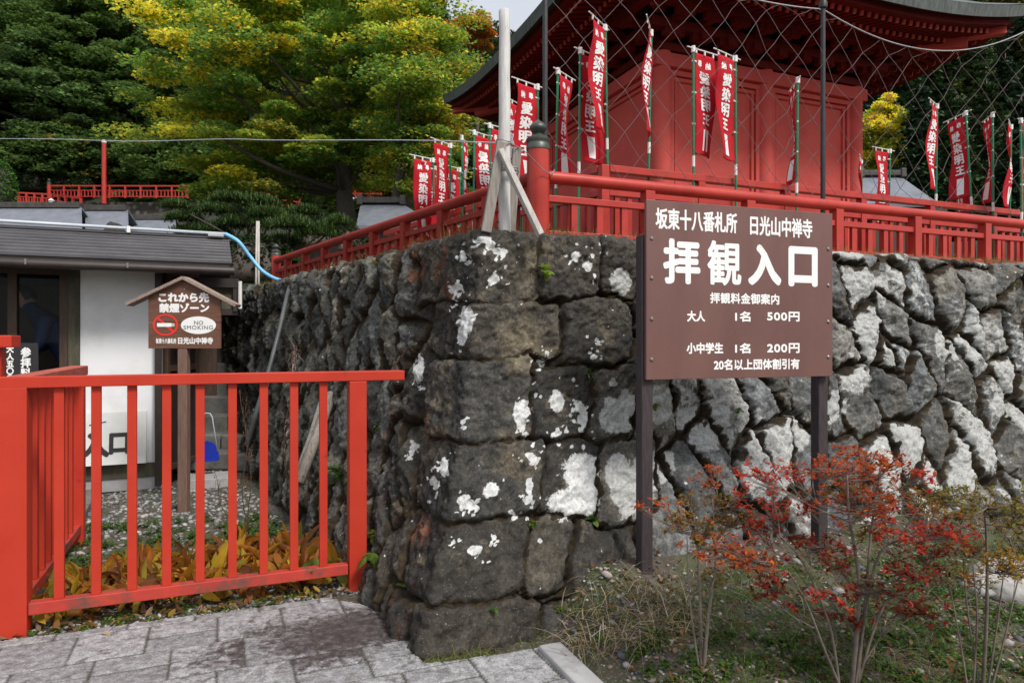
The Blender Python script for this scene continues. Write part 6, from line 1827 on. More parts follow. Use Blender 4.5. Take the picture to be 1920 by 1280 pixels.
bush('leafy red azalea bush, the biggest and reddest of the three on the bank', 2.92,
     [[(1594, 1290), (1607, 1180), (1611, 1100), (1603, 1030), (1592, 965), (1588, 890)], [(1576, 1288), (1560, 1190), (1528, 1100), (1500, 1045), (1462, 1003)], [(1584, 1288), (1545, 1215), (1512, 1130), (1478, 1070)], [(1600, 1150), (1640, 1060), (1690, 1000), (1730, 940)], [(1606, 1000), (1640, 940), (1665, 880)], [(1600, 1200), (1660, 1130), (1740, 1080)]],
     [(1424, 894, 45, 20, RD), (1495, 884, 40, 18, RD), (1560, 880, 50, 26, OR), (1616, 885, 55, 32, OR), (1666, 868, 40, 18, OR), (1605, 850, 50, 12, OR), (1727, 893, 22, 18, RD), (1448, 924, 14, 10, RD), (1441, 964, 55, 25, RD), (1428, 991, 40, 18, RD),
      (1515, 951, 22, 12, RD), (1357, 1028, 70, 26, OR), (1424, 1051, 65, 22, DR), (1448, 1102, 50, 22, DR), (1478, 1135, 12, 8, RD), (1505, 1018, 30, 14, DR), (1549, 1025, 40, 18, DR), (1569, 1058, 35, 16, DR), (1619, 941, 78, 36, OR), (1590, 915, 60, 20, OO),
      (1660, 961, 40, 22, RD), (1717, 944, 75, 26, OO), (1693, 1008, 45, 20, RD), (1767, 994, 45, 20, RD), (1743, 1031, 50, 20, DR), (1790, 1008, 25, 12, RD), (1700, 1068, 55, 16, DR), (1777, 1075, 50, 14, DR), (1602, 1102, 16, 10, RD), (1663, 1105, 70, 20, DR),
      (1528, 1112, 12, 10, RD), (1555, 1122, 30, 12, RD), (1582, 1136, 12, 8, RD), (1555, 1152, 30, 10, DR), (1599, 1169, 30, 12, DR), (1683, 1132, 60, 14, DR), (1730, 1142, 45, 12, DR), (1640, 1000, 40, 18, OO)], 'azalea bushes on the bank', 201)
bush('small sparse orange azalea bush between the two sign posts', 3.05,
     [[(1316, 1256), (1313, 1150), (1310, 1050), (1300, 960)], [(1320, 1256), (1330, 1150), (1341, 1060), (1336, 935)], [(1312, 1254), (1294, 1130), (1288, 1000)], [(1318, 1200), (1335, 1100), (1375, 990)]],
     [(1330, 894, 32, 24, OR), (1293, 944, 25, 15, OO), (1290, 981, 42, 26, OO), (1347, 937, 40, 24, OO), (1381, 971, 42, 24, OO), (1337, 1082, 28, 14, OO), (1208, 954, 18, 9, OR), (1251, 947, 24, 11, OR), (1265, 978, 24, 12, OR), (1310, 1010, 30, 16, OO), (1350, 985, 30, 16, OO), (1385, 930, 22, 12, RD)], 'azalea bushes on the bank', 202, .022, .009)
bush('olive and orange azalea bush with many grey stems at the right edge', 2.95,
     [[(1842, 1284), (1850, 1150), (1850, 1020), (1845, 945)], [(1816, 1286), (1800, 1200), (1780, 1095)], [(1824, 1286), (1832, 1160), (1824, 1060)], [(1850, 1286), (1868, 1180), (1882, 1075)], [(1838, 1284), (1815, 1150), (1806, 1050)], [(1856, 1286), (1885, 1190), (1910, 1080)]],
     [(1817, 927, 55, 22, OL), (1851, 951, 60, 24, OL), (1901, 968, 42, 20, OL), (1868, 984, 30, 14, OO), (1824, 1031, 50, 20, OO), (1878, 1058, 60, 22, YO), (1824, 1078, 45, 18, OL), (1911, 1068, 32, 16, YO), (1790, 960, 40, 18, OO), (1935, 1010, 40, 30, OL), (1950, 940, 40, 30, OL), (1780, 935, 30, 14, OL), (1905, 1030, 30, 14, OL)], 'azalea bushes on the bank', 203, .022, .0085)
# ================================================================ TERRACE, HILLSIDES
def hill_z(x, y):
    x = np.asarray(x, float); y = np.asarray(y, float)
    z = 2.1 + 2.9 * sstep(13, 26, y) + 3.0 * sstep(27, 38, y)
    ridge = 46 + 26 * sstep(-12, -40, x) + 10 * sstep(60, 130, x) - 5 * np.exp(-((x + 1) / 9) ** 2) + 3.5 * fbm(x * .03, y * .03, seed=4, oct=3)
    z = z + ridge * sstep(38, 118, y) * .98 + 1.2 * fbm(x * .12, y * .12, seed=6, oct=3) * sstep(14, 40, y)
    z = z + 0.5 * np.clip(y - 38, 0, 40) * sstep(-6, -20, x) * (1 - sstep(60, 118, y))
    return z
def build_hill():
    xs = np.unique(np.concatenate([np.linspace(-260, -40, 40), np.arange(-40, 60, 1.6), np.linspace(60, 300, 40)]))
    ys = np.unique(np.concatenate([[12.5], np.arange(13, 60, 1.6), np.linspace(60, 240, 50)]))
    X, Y = np.meshgrid(xs, ys); Z = hill_z(X, Y); Z = np.where(Y > 150, Z - (Y - 150) * .4, Z)
    m, nt, b = new_mat('forest floor'); v = _coord(nt)
    nt.links.new(_ramp(nt, _noise(nt, v, .6, 9, .7), [(.3, (.008, .012, .006)), (.55, (.018, .026, .010)), (.7, (.030, .032, .014))]), b.inputs['Base Color']); b.inputs['Roughness'].default_value = .95
    M['forestfloor'] = m
    idx = np.arange(X.size).reshape(X.shape)
    F = np.stack([idx[:-1, :-1], idx[:-1, 1:], idx[1:, 1:], idx[1:, :-1]], -1).reshape(-1, 4)
    o = np_mesh('hillside', np.stack([X.ravel(), Y.ravel(), Z.ravel()], 1), F, m, None, smooth=True)
    tag(o, 'steep wooded hillside behind the temple', 'hillside', kind='structure')
    m2 = mat_noise('terrace earth', (0.06, 0.05, 0.035), (0.14, 0.12, 0.085), 3, 0.9, 0.5, stain=(.05, .065, .02), stain_scale=2)
    uu = np.concatenate([np.linspace(-LL, -.1, 24), np.linspace(.1, 7.5, 24)])
    ed = wall_base(uu, np.full(len(uu), ZT + .30))
    mb = MB(); pts = [Vector((p[0], p[1], 2.085)) for p in ed] + [Vector((26, 14.5, 2.085)), Vector((26, 15.0, 2.085)), Vector((-60, 15.0, 2.085)), Vector((-60, 10.6, 2.085)), Vector((-4.2, 10.4, 2.085))]
    back = MB(); n = len(pts)
    back.poly(pts); o = back.build('terrace_ground', m2, None); 
    tag(o, 'earth terrace behind the top of the stone wall', 'terrace', kind='structure')
    bk = MB(); bk.quadbox([(-60, 10.55, -.2), (-3.9, 10.35, -.2), (-3.9, 10.6, -.2), (-60, 10.8, -.2), (-60, 10.62, 2.08), (-3.9, 10.42, 2.08), (-3.9, 10.6, 2.08), (-60, 10.8, 2.08)])
    tag(bk.build('retaining_wall', M['stepstone'], None, loc=(-20, 10.6, 0)), 'low grey retaining wall behind the ticket house', 'wall')
build_hill()

# ================================================================ TREES
BRIGHT = 1.18
def pads_leaves(r_, cen, rad, per, size, pals, flat=.5, el=(-.5, .5)):
    """cen N x 3, rad N x 3; leaves spread through each pad, more on its upper skin; pals: N x 3 colours"""
    n = len(cen); N = n * per
    q = r_.standard_normal((N, 3)); q /= np.linalg.norm(q, axis=1)[:, None]; q *= (r_.random(N) ** .45)[:, None]
    c = np.repeat(cen, per, 0); rd = np.repeat(rad, per, 0)
    pos = c + q * rd
    pos[:, 2] -= .35 * rd[:, 2] * (q[:, 0] ** 2 + q[:, 1] ** 2) * 1.2
    a = r_.uniform(0, 6.28, N); e = r_.uniform(*el, N); d = unit(a, e)
    L = size * r_.uniform(.6, 1.35, N); W = L * r_.uniform(.5, .85, N)
    side = np.cross(d, [0, 0, 1.0]); side /= np.linalg.norm(side, axis=1)[:, None]
    ro = r_.uniform(-.9, .9, N); nn = np.cross(side, d); side = side * np.cos(ro)[:, None] + nn * np.sin(ro)[:, None]
    V = np.stack([pos - d * (L / 2)[:, None], pos + side * (W / 2)[:, None] - d * (L * .05)[:, None], pos + d * (L / 2)[:, None], pos - side * (W / 2)[:, None] - d * (L * .05)[:, None]], 1)
    F = np.arange(N * 4).reshape(N, 4)
    pals = np.asarray(pals) * BRIGHT
    cl_ = np.repeat(pals, per, 0); sw = r_.random(N) < .40; cl_ = np.where(sw[:, None], cl_[r_.permutation(N)], cl_)
    col = cl_ * (1 + r_.uniform(-.28, .28, (N, 1))) * (1 + r_.uniform(-.08, .08, (N, 3)))
    return V.reshape(-1, 3), F, np.repeat(np.clip(col, 0, 1), 4, 0)
def limb_mesh(base, top, targets, r0, seed, mat, parent, nb=24):
    rnd = random.Random(seed); m = MB(); base, top = Vector(base), Vector(top); n = 10
    tr_ = [base + (top - base) * (i / n) + Vector((rnd.uniform(-1, 1), rnd.uniform(-1, 1), 0)) * r0 * .5 * (0 < i) for i in range(n + 1)]
    rad = [r0 * (1.25 if i == 0 else 1) * (1 - .8 * i / n) + .01 for i in range(n + 1)]
    m.tube(tr_, rad, 12)
    for t in targets[:nb]:
        t = Vector(t); hz = (t - base).length
        k = min(n - 1, max(2, int(n * (.12 + .8 * max(0, min(1, (t.z - base.z) / max(.1, top.z - base.z) - .22))))))
        p = tr_[k]; mid = p * .45 + t * .55 + Vector((0, 0, -.06 * (t - p).length)) + Vector((rnd.uniform(-.2, .2), rnd.uniform(-.2, .2), 0))
        rr = rad[k] * .45
        m.tube(catmull([p, mid, t], 4), [rr * (1 - .85 * i / 8) + .006 for i in range(9)], 6)
    return m.build('trunk', mat, parent, smooth='all', fix=False)
def broadleaf(name, label, base, trunk_top, cen, R3, npads, per, leaf, colour, seed, padr=(.75, 1.25), flat=.34, group=None, r0=.3, shell=.45, low=-.95, trunkmat='bark', nb=26):
    """colour: function(rng, unit positions) -> N x 3 colours"""
    r_ = np.random.default_rng(seed)
    q = r_.standard_normal((npads * 3, 3)); q /= np.linalg.norm(q, axis=1)[:, None]; q *= (shell + (1 - shell) * r_.random(len(q)))[:, None] ** 1
    q = q[q[:, 2] > low][:npads]
    lump = 1 + .22 * fbm(q[:, 0] * 2.2 + seed, q[:, 1] * 2.2, q[:, 2] * 2.2, seed=seed)
    C_ = np.array(cen) + q * lump[:, None] * np.array(R3)
    pr = r_.uniform(*padr, len(C_)); rad = np.stack([pr, pr, pr * flat], 1)
    root = thing(name, label, 'tree', base, group)
    limb_mesh(base, trunk_top, list(C_[np.argsort(r_.random(len(C_)))]), r0, seed, M[trunkmat], root, nb)
    v, f, c = pads_leaves(r_, C_, rad, per, leaf, colour(r_, q))
    np_mesh('crown', v, f, M['leaf'], root, c)
    return root
def mixcol(*stops):
    """colour mixers: list of (colour, weight function of unit pos)"""
    def fn(r_, q):
        n = len(q); w = np.stack([np.broadcast_to(s[1](q), (n,)) for s in stops], 1).clip(.001); w = w / w.sum(1)[:, None]
        k = (w.cumsum(1) > r_.random((n, 1))).argmax(1)
        return np.array([s[0] for s in stops])[k] * r_.uniform(.8, 1.2, (n, 1))
    return fn
YEL, YGR, GRN, DGR, BGR, OLV, ORG = (.90, .68, .065), (.40, .47, .066), (.17, .31, .066), (.048, .082, .020), (.042, .072, .023), (.26, .24, .040), (.62, .16, .014)
# the big yellow tree
broadleaf('yellow_tree', 'big broadleaf tree turning yellow and green, widest crown behind the ticket house', P(650, 432, 22), P(640, 60, 22), P(560, 165, 22.3), (5.0, 4.2, 4.5), 470, 380, .125,
          mixcol((YEL, lambda q: .20 + .42 * q[:, 2] - .34 * q[:, 0] + .40 * (fbm(q[:, 0] * 3, q[:, 1] * 3, q[:, 2] * 3, seed=2) > .05)), (YGR, lambda q: .50 + 0 * q[:, 0]), (GRN, lambda q: .80 - .30 * q[:, 2] + .2 * q[:, 0] + .5 * (fbm(q[:, 0] * 2.5, q[:, 1] * 3, q[:, 2] * 3, seed=3) > .08)), (OLV, lambda q: .12 - .25 * q[:, 2])), 301, (.45, 1.0), .23, None, .30, low=-1.0)
broadleaf('maple_tree', 'green and yellow layered tree to the left of the hall eaves', P(742, 440, 19.5), P(770, 90, 19.5), P(785, 160, 19.8), (1.5, 2.4, 3.5), 190, 380, .105,
          mixcol((YEL, lambda q: .14 + .2 * (q[:, 2] > .55)), (YGR, lambda q: .55 + .2 * q[:, 2]), (GRN, lambda q: .62 - .1 * q[:, 2]), ((.42, .27, .03), lambda q: .08 + 0 * q[:, 0])), 302, (.5, .95), .26, None, .16)
broadleaf('maple_tree', 'small orange red maple beside the eaves, at the log pole top', P(895, 330, 30), P(895, 120, 30), P(884, 62, 30), (1.0, 1.0, .75), 34, 260, .15, mixcol((ORG, lambda q: .55 + q[:, 0] * -.4), ((.42, .22, .03), lambda q: .5 + .4 * q[:, 0]), (YGR, lambda q: .2 - .3 * q[:, 2])), 303, (.3, .6), .45, None, .10, nb=12)
broadleaf('yellow_tree', 'pure yellow tree beside the right corner column of the hall', P(1660, 360, 36), P(1660, 210, 36), P(1652, 246, 36), (1.35, 1.3, 2.25), 60, 320, .17, mixcol((YEL, lambda q: .8 + .3 * q[:, 2]), (YGR, lambda q: .5 - .3 * q[:, 2]), (OLV, lambda q: .2 - .3 * q[:, 2])), 304, (.4, .75), .5, None, .12)
# forest on the left slope, every near tree its own
LEFT = [(60, 230, 44, (6.0, 4.2, 5.2), 'bluish dark green tree lowest at the left edge', BGR, 311), (170, 150, 47, (5.2, 4.4, 6.5), 'dark green broadleaf tree behind the red lamp pole', DGR, 312), (30, 40, 50, (5.6, 4.5, 5.5), 'mid green tree in the top left corner', (.055, .095, .024), 313),
        (215, 20, 50, (5.0, 4.2, 4.6), 'lighter green feathery tree at the top, left of the yellow crown', (.085, .125, .028), 314), (275, 215, 46, (4.2, 4, 6.0), 'dark tree half hidden by the yellow tree on its left side', DGR, 315), (380, 330, 41, (4.6, 3, 3.0), 'low dark tree under the yellow crown', DGR, 316), (110, 300, 42, (4.6, 2.2, 1.8), 'low spreading branches of a green tree above the round clipped bushes', (.05, .085, .022), 317), (730, 330, 40, (4.5, 3, 4.0), 'dark tree behind the far left banners', DGR, 318), (-60, 120, 46, (5, 4, 7.0), 'green tree cut by the left edge', (.05, .09, .024), 319), (480, 0, 52, (7, 4, 6.0), 'dark tree behind the top of the yellow crown', DGR, 320), (330, 90, 52, (5, 4, 6.0), 'green tree showing through the left rim of the yellow crown', (.05, .085, .024), 321)]
for (px, py, Y, R3, lab, base_c, sd) in LEFT:
    c = P(px, py, Y); gz = float(hill_z(c.x, c.y)); gz = min(gz, c.z - R3[2] * .8)
    bc = np.array(base_c) * 1.75
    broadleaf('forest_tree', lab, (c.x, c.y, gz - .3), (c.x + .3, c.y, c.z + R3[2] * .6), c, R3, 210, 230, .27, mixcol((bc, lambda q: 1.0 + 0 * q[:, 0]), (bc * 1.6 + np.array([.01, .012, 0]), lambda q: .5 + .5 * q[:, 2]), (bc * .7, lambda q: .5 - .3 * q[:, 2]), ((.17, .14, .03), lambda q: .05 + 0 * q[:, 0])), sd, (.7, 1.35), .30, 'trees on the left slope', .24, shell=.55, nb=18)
# conifers: tiers of drooping sprays
def conifer_arrays(r_, H, Rb, tiers, per, size, col):
    parts_c, parts_r = [], []
    for k in range(tiers):
        t = k / tiers; z = H * (.10 + .88 * t); rr = Rb * (1 - t) ** .85 + .12 * Rb
        nb = max(4, int(9 * (1 - t) + 3)); a = r_.uniform(0, 6.28) + np.arange(nb) * 6.28 / nb + r_.uniform(-.3, .3, nb); R_ = rr * r_.uniform(.55, 1.05, nb)
        for s in (.45, .85):
            parts_c.append(np.stack([R_ * s * np.cos(a), R_ * s * np.sin(a), z - R_ * s * .28 + r_.uniform(-.2, .2, nb)], 1)); parts_r.append(np.stack([R_ * .38, R_ * .38, R_ * .13 + .10], 1))
    C_ = np.concatenate(parts_c); Rr = np.concatenate(parts_r)
    cols = np.array(col)[None] * r_.uniform(.65, 1.45, (len(C_), 1))
    return pads_leaves(r_, C_, Rr, per, size, cols, el=(-1.0, .2))
BRIGHT = 1.0
protoc = []
for k in range(3):
    r_ = np.random.default_rng(400 + k); H = 10.0
    v, f, c = conifer_arrays(r_, H, [2.3, 1.9, 2.7][k], 15, 34, .34, [(.026, .055, .024), (.034, .066, .022), (.045, .075, .024)][k])
    protoc.append((v, f, c))
CON = [(1725, 150, 34, 'dark conifer right of the yellow tree, behind the tall bright banner'), (1790, 175, 31, 'dark conifer behind the slanting banner'), (1850, 140, 33, 'dark conifer behind the narrow banners at the right'), (1915, 170, 30, 'dark conifer at the right edge'), (1690, 60, 52, 'conifer high on the slope just below the eave tip'), (1965, 120, 34, 'conifer beyond the right edge'), (1640, 130, 50, 'conifer behind the yellow tree beside the hall'), (1762, 75, 42, 'conifer showing above the tall bright banner, under the eave'), (1828, 70, 46, 'conifer rising between the two conifers behind the edge-on banners'), (1885, 90, 40, 'conifer under the sagging net cable at the right'), (1935, 60, 55, 'highest conifer on the slope at the right edge')]
for i, (px, py, Y, lab) in enumerate(CON):
    top = P(px, py, Y); gz = float(hill_z(top.x, top.y)) - .3; H = max(4.5, top.z - gz); s = H / 10.0; v, f, c = protoc[i % 3]
    root = thing('conifer_tree', lab, 'tree', (top.x, top.y, gz), 'conifers on the right slope')
    a = i * 1.7; Rz = np.array([[math.cos(a), -math.sin(a), 0], [math.sin(a), math.cos(a), 0], [0, 0, 1]])
    np_mesh('crown', (v * np.array([max(s, .75), max(s, .75), s])) @ Rz.T + np.array([top.x, top.y, gz]), f, M['needle'], root, c)
    MB().tube([Vector((top.x, top.y, gz)), Vector((top.x, top.y, gz + H * .6)), Vector((top.x, top.y, gz + H * .97))], [.16, .09, .02], 8).build('trunk', M['bark'], root, smooth='all')
# the far wood that reads as one mass
r_ = np.random.default_rng(500); fv, ff, fc, b = [], [], [], 0
bl = []
for k in range(3):
    q = r_.standard_normal((60, 3)); q /= np.linalg.norm(q, axis=1)[:, None]; q *= (.5 + .5 * r_.random(60))[:, None]
    bl.append(pads_leaves(r_, q * np.array([2.8, 2.8, 2.6]) + np.array([0, 0, 5.0]), np.full((60, 3), 1.0) * np.array([1, 1, .5]), 34, .45, np.array([(.06, .10, .026), (.10, .13, .03), (.13, .12, .03)][k]) * r_.uniform(.7, 1.3, (60, 1))))
cnt = 0
for i in range(6000):
    y = r_.uniform(44, 128); az_ = r_.uniform(-1.35, 1.35); x = az_ * y
    if abs(az_) > .86: y = r_.uniform(30, 95); x = az_ * y
    if not ((az_ > .44) or (-.13 < az_ < .10) or (az_ < -.2)): continue
    if -.74 < az_ < -.2 and r_.random() < .75: continue
    if abs(az_) > .86 and r_.random() < .30: continue
    v, f, c = (protoc if (r_.random() < (.62 if az_ > .3 else .3)) else bl)[r_.integers(0, 3)]
    s = r_.uniform(.55, 1.0) * (1 if v is protoc[0][0] else 1.0); a = r_.uniform(0, 6.28); ca, sa = math.cos(a), math.sin(a)
    w = v * s; x2 = w[:, 0] * ca - w[:, 1] * sa; y2 = w[:, 0] * sa + w[:, 1] * ca
    fv.append(np.stack([x2 + x, y2 + y, w[:, 2] + float(hill_z(x, y)) - .8], 1)); ff.append(f + b); b += len(v)
    fc.append(c * r_.uniform(.75, 1.3) * np.array([1, 1, 1])); cnt += 1
    if cnt >= 640: break
o = np_mesh('forest', np.concatenate(fv), np.concatenate(ff), M['needle'], None, np.concatenate(fc))
tag(o, 'far mixed forest covering the hillside', 'forest', kind='stuff')

# clipped round bushes, the cloud pine and other small trees
def leafball(name, label, c, r3, n, leaf, cols, seed, group, cat='bush'):
    r_ = np.random.default_rng(seed); q = r_.standard_normal((n, 3)); q[:, 2] = np.abs(q[:, 2]) * .95 - .1; q /= np.linalg.norm(q, axis=1)[:, None]
    q *= (1 + .06 * fbm(q[:, 0] * 4, q[:, 1] * 4, q[:, 2] * 4, seed=seed))[:, None]
    C_ = np.array(c) + q * np.array(r3) * r_.uniform(.9, 1.0, (n, 1))
    v, f, cc = pads_leaves(r_, C_, np.full((n, 3), leaf * 1.2), 6, leaf, np.array(cols) * r_.uniform(.6, 1.4, (n, 1)), el=(-1, 1))
    root = thing(name, label, cat, Vector(c), group); np_mesh('foliage', v, f, M['leaf'], root, cc)
    core = MB(); core._lathe(Vector(c), [(r3[0] * .85 * math.cos(t), r3[2] * .85 * math.sin(t)) for t in (-.1, .2, .5, .8, 1.1, 1.4)], 14); core.build('twigs', M['bark'], root, smooth='all')
for i, (px, py, w_, h_, lab) in enumerate(((22, 345, 28, 40, 'clipped bush farthest left behind the far red railing'), (65, 345, 24, 36, 'clipped bush second from the left behind the far red railing'), (108, 347, 20, 24, 'clipped bush just left of the far railing post'), (140, 348, 16, 15, 'small clipped bush left of the red lamp pole'), (163, 347, 13, 14, 'smallest clipped bush beside the red lamp pole'), (217, 350, 14, 13, 'clipped bush right of the red lamp pole'))):
    c = P(px, py + 8, 40.5); leafball('clipped_bush', lab, c, (w_ / FPX * 40.5, w_ / FPX * 40.5, h_ / FPX * 40.5 + .2), 420, .12, (.028, .052, .018), 600 + i, 'round clipped bushes')
c = P(4, 372, 17); leafball('clipped_bush', 'bright green bush at the left edge above the grey roofs', c, (.30, .3, .95), 260, .07, (.07, .17, .03), 611, None)
for i, (px, py, Y, r3, lab, col) in enumerate(((480, 520, 12.2, (.75, .6, .75), 'dark shrub under the pines by the capped end post', (.022, .036, .014)), (600, 500, 13.5, (1.0, .7, .75), 'dark shrub behind the far end of the receding balustrade', (.030, .046, .016)), (640, 478, 14.5, (.8, .6, .6), 'dark shrub behind the middle of the receding balustrade', (.030, .042, .016)), (760, 400, 24, (1.0, .7, 1.1), 'yellow green shrub behind the farthest left banners', (.13, .16, .03)))):
    leafball('shrub', lab, P(px, py, Y), r3, 330, .09, col, 620 + i, None)
def cloud_pine(label, base, pads, Y, seed):
    r_ = np.random.default_rng(seed); b = Vector(base); root = thing('pine_tree', label, 'tree', b)
    C_ = np.array([P(px, py, Y + r_.uniform(-.6, .6)) for px, py, rx, ry in pads]); Rr = np.array([[rx / FPX * Y, rx / FPX * Y * .8, ry / FPX * Y] for px, py, rx, ry in pads])
    limb_mesh(b, C_[C_[:, 2].argmax()], list(C_), .085, seed, M['bark'], root, len(C_))
    parts = []
    for c, rr in zip(C_, Rr):
        n = int(2600 * rr[0]); q = r_.standard_normal((n, 3)); q /= np.linalg.norm(q, axis=1)[:, None]; q *= (r_.random(n) ** .4)[:, None]; q[:, 2] = np.abs(q[:, 2]) * 1.0 - .35 * (q[:, 0] ** 2 + q[:, 1] ** 2)
        lump = 1 + .35 * fbm(q[:, 0] * 3 + c[0], q[:, 1] * 3, seed=seed); pos = c + q * rr * lump[:, None]
        cols = np.where(r_.random((n, 1)) < .5, np.array([[.040, .085, .022]]), np.array([[.075, .125, .028]])) * r_.uniform(.6, 1.4, (n, 1))
        for _ in range(2): parts.append(ribbons(pos, unit(r_.uniform(0, 6.28, n), r_.uniform(.1, 1.4, n)), r_.uniform(.07, .13, n), r_.uniform(.010, .018, n), r_.uniform(-.3, .5, n), cols, 1, lambda t: 1 - .6 * t, 0, None, seed))
    v, f, c = merge(parts); np_mesh('needles', v, f, M['needle'], root, c)
b1 = P(430, 520, 13.0); b1.z = 2.05; b2 = P(575, 520, 12.8); b2.z = 2.05
cloud_pine('cloud pruned pine above the end of the ribbed roof', b1, [(345, 412, 40, 14), (410, 398, 58, 18), (485, 382, 44, 16), (380, 436, 62, 15), (455, 424, 66, 17), (330, 388, 30, 10), (430, 375, 40, 10), (500, 405, 40, 14)], 13.0, 701)
cloud_pine('second darker pine to the right, over the receding balustrade', b2, [(545, 425, 48, 17), (600, 440, 42, 20), (530, 458, 52, 18), (590, 472, 50, 22), (460, 462, 50, 15), (520, 490, 54, 16), (635, 420, 30, 14), (440, 490, 40, 12), (570, 400, 36, 12)], 12.8, 702)
for px, lab in ((481, 'thin wooden stake leaning under the pine, left of the pair'), (485, 'thin wooden stake upright under the pine, right of the pair')):
    p0 = P(px + (1 if px == 481 else 0), 415, 11.6); p1 = P(px - (2 if px == 481 else 0), 545, 11.4); p1.z = 2.0
    tag(MB().tube([p0, p1], .018, 8).build('stake', M['palewood'], None, smooth='all', loc=p1), lab, 'stake', 'stakes under the pine')

# ================================================================ FAR ROOFS, RAILINGS
def far_roofs():
    Y = 15.0; r = thing('tiled_building', 'long building with slate grey sheet roofs behind the ribbed roof', 'building', P(60, 440, Y) - ZUP * 1.5)
    u = nrm((1, .02, 0)); nb = Vector((u.y, -u.x, 0))
    def seg(x0, x1, yr, ye, Yr, dep, nm):
        a, b_ = P(x0, yr, Yr), P(x1, yr, Yr); c, d = P(x1 + 2, ye, Yr - dep), P(x0, ye, Yr - dep)
        m = MB(); m.quadbox([a, b_, c, d, a + ZUP * .04, b_ + ZUP * .04, c + ZUP * .04, d + ZUP * .04])
        e, f = b_ + Vector((0, dep, c.z - b_.z)), a + Vector((0, dep, d.z - a.z))
        m.quadbox([b_, a, f, e, b_ + ZUP * .04, a + ZUP * .04, f + ZUP * .04, e + ZUP * .04])
        ro = m.build('roof', M['greyroof'], r)
        MB().bar(a + ZUP * .06, b_ + ZUP * .06, .22, .12, nb).build('ridge', M['ridge'], ro, bevel=.01)
        bd = MB(); cc = (a + b_) / 2; bd.box(Vector((cc.x, Yr, (2.0 + d.z) / 2 + .1)), (b_ - a).length - .3, dep * 1.3, d.z - 1.9, (1, 0, 0)); bd.build('wall', M['olivewood'], r)
    seg(-140, 153, 391, 466, 15.0, 1.6, 'a'); seg(160, 240, 396, 468, 15.6, 1.7, 'b'); seg(246, 330, 413, 480, 16.4, 1.9, 'c')
    m = MB(); c = P(207, 440, 13.2); m.prism([c + Vector((x, 0, z)) for x, z in ((-.42, -.05), (-.30, .03), (-.14, .09), (-.07, .22), (0, .26), (.07, .22), (.14, .09), (.30, .03), (.42, -.05))], (0, .3, 0)); m.build('gable_ornament', M['ridge'], r, bevel=.01)
far_roofs()
def hip_roof(name, label, px0, px1, yr, ye, Y, dep, over, wallmat, wall_h, rx0=None, rx1=None):
    r = thing(name, label, 'building', P((px0 + px1) / 2, ye, Y) - ZUP * wall_h)
    a, b_ = P(rx0 if rx0 is not None else px0 + over, yr, Y), P(rx1 if rx1 is not None else px1 - over, yr, Y)
    c, d = P(px1, ye, Y - dep), P(px0, ye, Y - dep); c2, d2 = Vector((c.x, Y + dep, c.z)), Vector((d.x, Y + dep, d.z))
    m = MB(); t = ZUP * .10
    for q in ((a, b_, c, d), (b_, a, d2, c2)): m.quadbox([*q, *[p + t for p in q]])
    for q in ((b_, c2, c), (a, d, d2)): m.prism(list(q), t)
    ro = m.build('roof', M['greyroof'], r)
    MB().bar(a + ZUP * .2, b_ + ZUP * .2, .26, .16, (0, 1, 0)).build('ridge', M['ridge'], ro, bevel=.02)
    for p in (a, b_): MB().box(p + ZUP * .2, .16, .32, .28).build('ridge_end', M['ridge'], ro, bevel=.03)
    MB().box(((a.x + b_.x) / 2, Y, c.z - wall_h / 2 + .02), (c.x - d.x) * .86, dep * 1.7, wall_h).build('wall', M[wallmat], r)
    return r
hip_roof('temple_roof', 'grey roofed temple building glimpsed below the yellow tree', 668, 822, 390, 430, 19.0, 1.6, 60, 'brownwood', 1.5, 676, 756)
hip_roof('temple_roof', 'low building with a pale grey roof behind the right banners', 1600, 1760, 338, 388, 21, 1.9, 30, 'brownwood', 2.0, 1612, 1690)
def red_pavilion():
    c = P(735, 385, 33.5); r = thing('red_pavilion', 'small red pavilion half hidden by leaves beyond the far left banners', 'pavilion', c)
    MB().box(c + ZUP * .85, 3.0, 2.0, 1.2).build('body', M['hall_dark'], r)
    m = MB(); 
    for s in (-1.5, -.75, 0, .75, 1.5): m.box(c + Vector((s, -1.25, .42)), .09, .09, .75)
    for z in (.30, .55, .78): m.box(c + Vector((0, -1.25, z)), 3.3, .07, .06)
    m.build('railing', M['rail'], r)
    MB().box(c + Vector((0, 0, .04)), 3.5, 2.8, .12).build('floor_edge', M['white'], r)
    rm = MB(); rm.prism([c + Vector((-2.2, -2.0, 1.5)), c + Vector((2.2, -2.0, 1.5)), c + Vector((1.0, 0, 2.4)), c + Vector((-1.0, 0, 2.4))], (0, .1, .1)); rm.prism([c + Vector((-2.2, 2.0, 1.5)), c + Vector((2.2, 2.0, 1.5)), c + Vector((1.0, 0.05, 2.4)), c + Vector((-1.0, 0.05, 2.4))], (0, .1, .1)); rm.build('roof', M['greyroof'], r)
red_pavilion()
def far_railing(label, p0, p1, h, n, Y0, Y1, rails=(1.0, .62, .12), slats=0):
    a, b_ = P(*p0, Y0), P(*p1, Y1); r = thing('far_railing', label, 'railing', a, 'red railings on the slope')
    d = b_ - a; m = MB()
    for k in rails: m.bar(a + ZUP * h * k, b_ + ZUP * h * k, .07, .07 if k == 1 else .045, (0, 1, 0))
    m.build('rail', M['rail'], r)
    for i in range(n + 1): MB().bar(a + d * (i / n), a + d * (i / n) + ZUP * (h * 1.02), .085, .085, (1, 0, 0)).build('post', M['rail'], r)
    if slats:
        s = MB()
        for i in range(slats): 
            q = a + d * ((i + .5) / slats); s.bar(q + ZUP * h * .1, q + ZUP * h * .6, .05, .05, (1, 0, 0))
        s.build('slat', M['rail'], r)
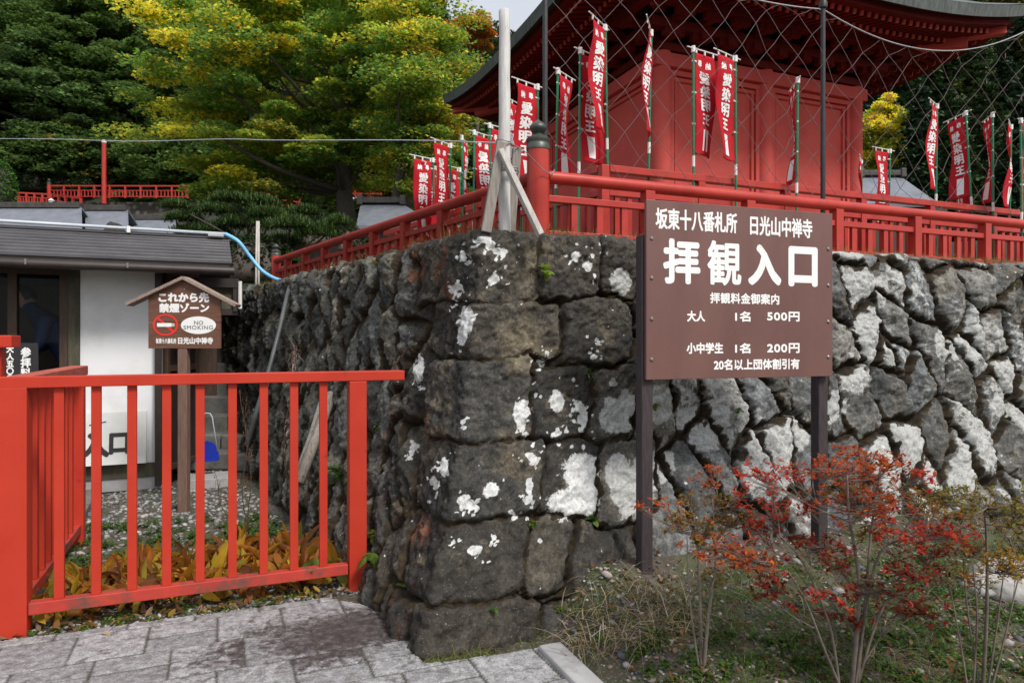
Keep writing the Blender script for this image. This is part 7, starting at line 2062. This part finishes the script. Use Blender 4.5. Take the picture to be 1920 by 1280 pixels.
far_railing('long red railing on the far wall, right of its capped end post', (92, 371), (352, 372), .66, 9, 38, 37.2, slats=40)
far_railing('red railing stretch reappearing below the yellow crown', (452, 379), (562, 393), .58, 5, 36, 34, slats=12)
far_railing('red railing at the left edge, sloping down to the far end post', (20, 380), (95, 384), .50, 5, 33.5, 33.5, slats=14)
far_railing('short red stair railing dropping behind the grey roofs', (98, 386), (152, 397), .55, 4, 33, 29, rails=(1.0, .5), slats=0)
c = P(92, 371, 37.9); MB_ = thing('end_post', 'red end post with dark cap where the far railing starts', 'post', c)
MB()._lathe(c, [(.10, 0), (.10, .72)], 12).build('shaft', M['rail'], MB_, smooth=True); MB()._lathe(c + ZUP * .72, [(.11, 0), (.11, .12), (.05, .16), (.09, .24), (.01, .33)], 12).build('cap', M['bronze'], MB_, smooth=True)
c = P(195, 372, 37.5); lp = thing('lamp_pole', 'tall thin red pole rising above the far railing', 'pole', c)
MB()._lathe(c, [(.13, -.3), (.12, 0), (.11, 3.0)], 12).build('shaft', M['rail'], lp, smooth=True); MB()._lathe(c + ZUP * 3.0, [(.12, 0), (.13, .12), (.03, .16)], 12).build('cap', M['white'], lp, smooth=True)
c = P(96, 386, 32); o = thing('stone_lantern', 'tiny white stone lantern beside the stair railing', 'lantern', c)
MB()._lathe(c, [(.08, -.3), (.07, .05), (.12, .07), (.10, .2), (.15, .23), (.02, .34)], 10).build('body', M['white'], o, smooth=True)
m, nt, b = new_mat('far rubble wall'); v = _coord(nt)
vo = nt.nodes.new('ShaderNodeTexVoronoi'); vo.inputs['Scale'].default_value = 3.2; nt.links.new(v, vo.inputs['Vector'])
nt.links.new(_mix(nt, _ramp(nt, vo.outputs['Distance'], [(.25, 0.0), (.5, 1.0)]), _mix(nt, vo.outputs['Color'], (.07, .068, .062), (.17, .165, .15)), (.03, .027, .02)), b.inputs['Base Color']); _bump(nt, b, vo.outputs['Distance'], -.9, .12); b.inputs['Roughness'].default_value = .9
fw = MB(); a, b2_, c_ = P(100, 376, 38.1), P(352, 377, 37.3), P(640, 400, 34.2)
for p, q in ((a, b2_), (b2_, c_)): fw.quadbox([p - ZUP * 2.2, q - ZUP * 2.2, q - ZUP * 2.2 + Vector((0, 1.2, 0)), p - ZUP * 2.2 + Vector((0, 1.2, 0)), p + Vector((0, .35, 0)), q + Vector((0, .35, 0)), q + Vector((0, 1.2, 0)), p + Vector((0, 1.2, 0))])
tag(fw.build('far_stone_wall', m, None, loc=b2_), 'distant rubble wall below the far red railing', 'stone wall')
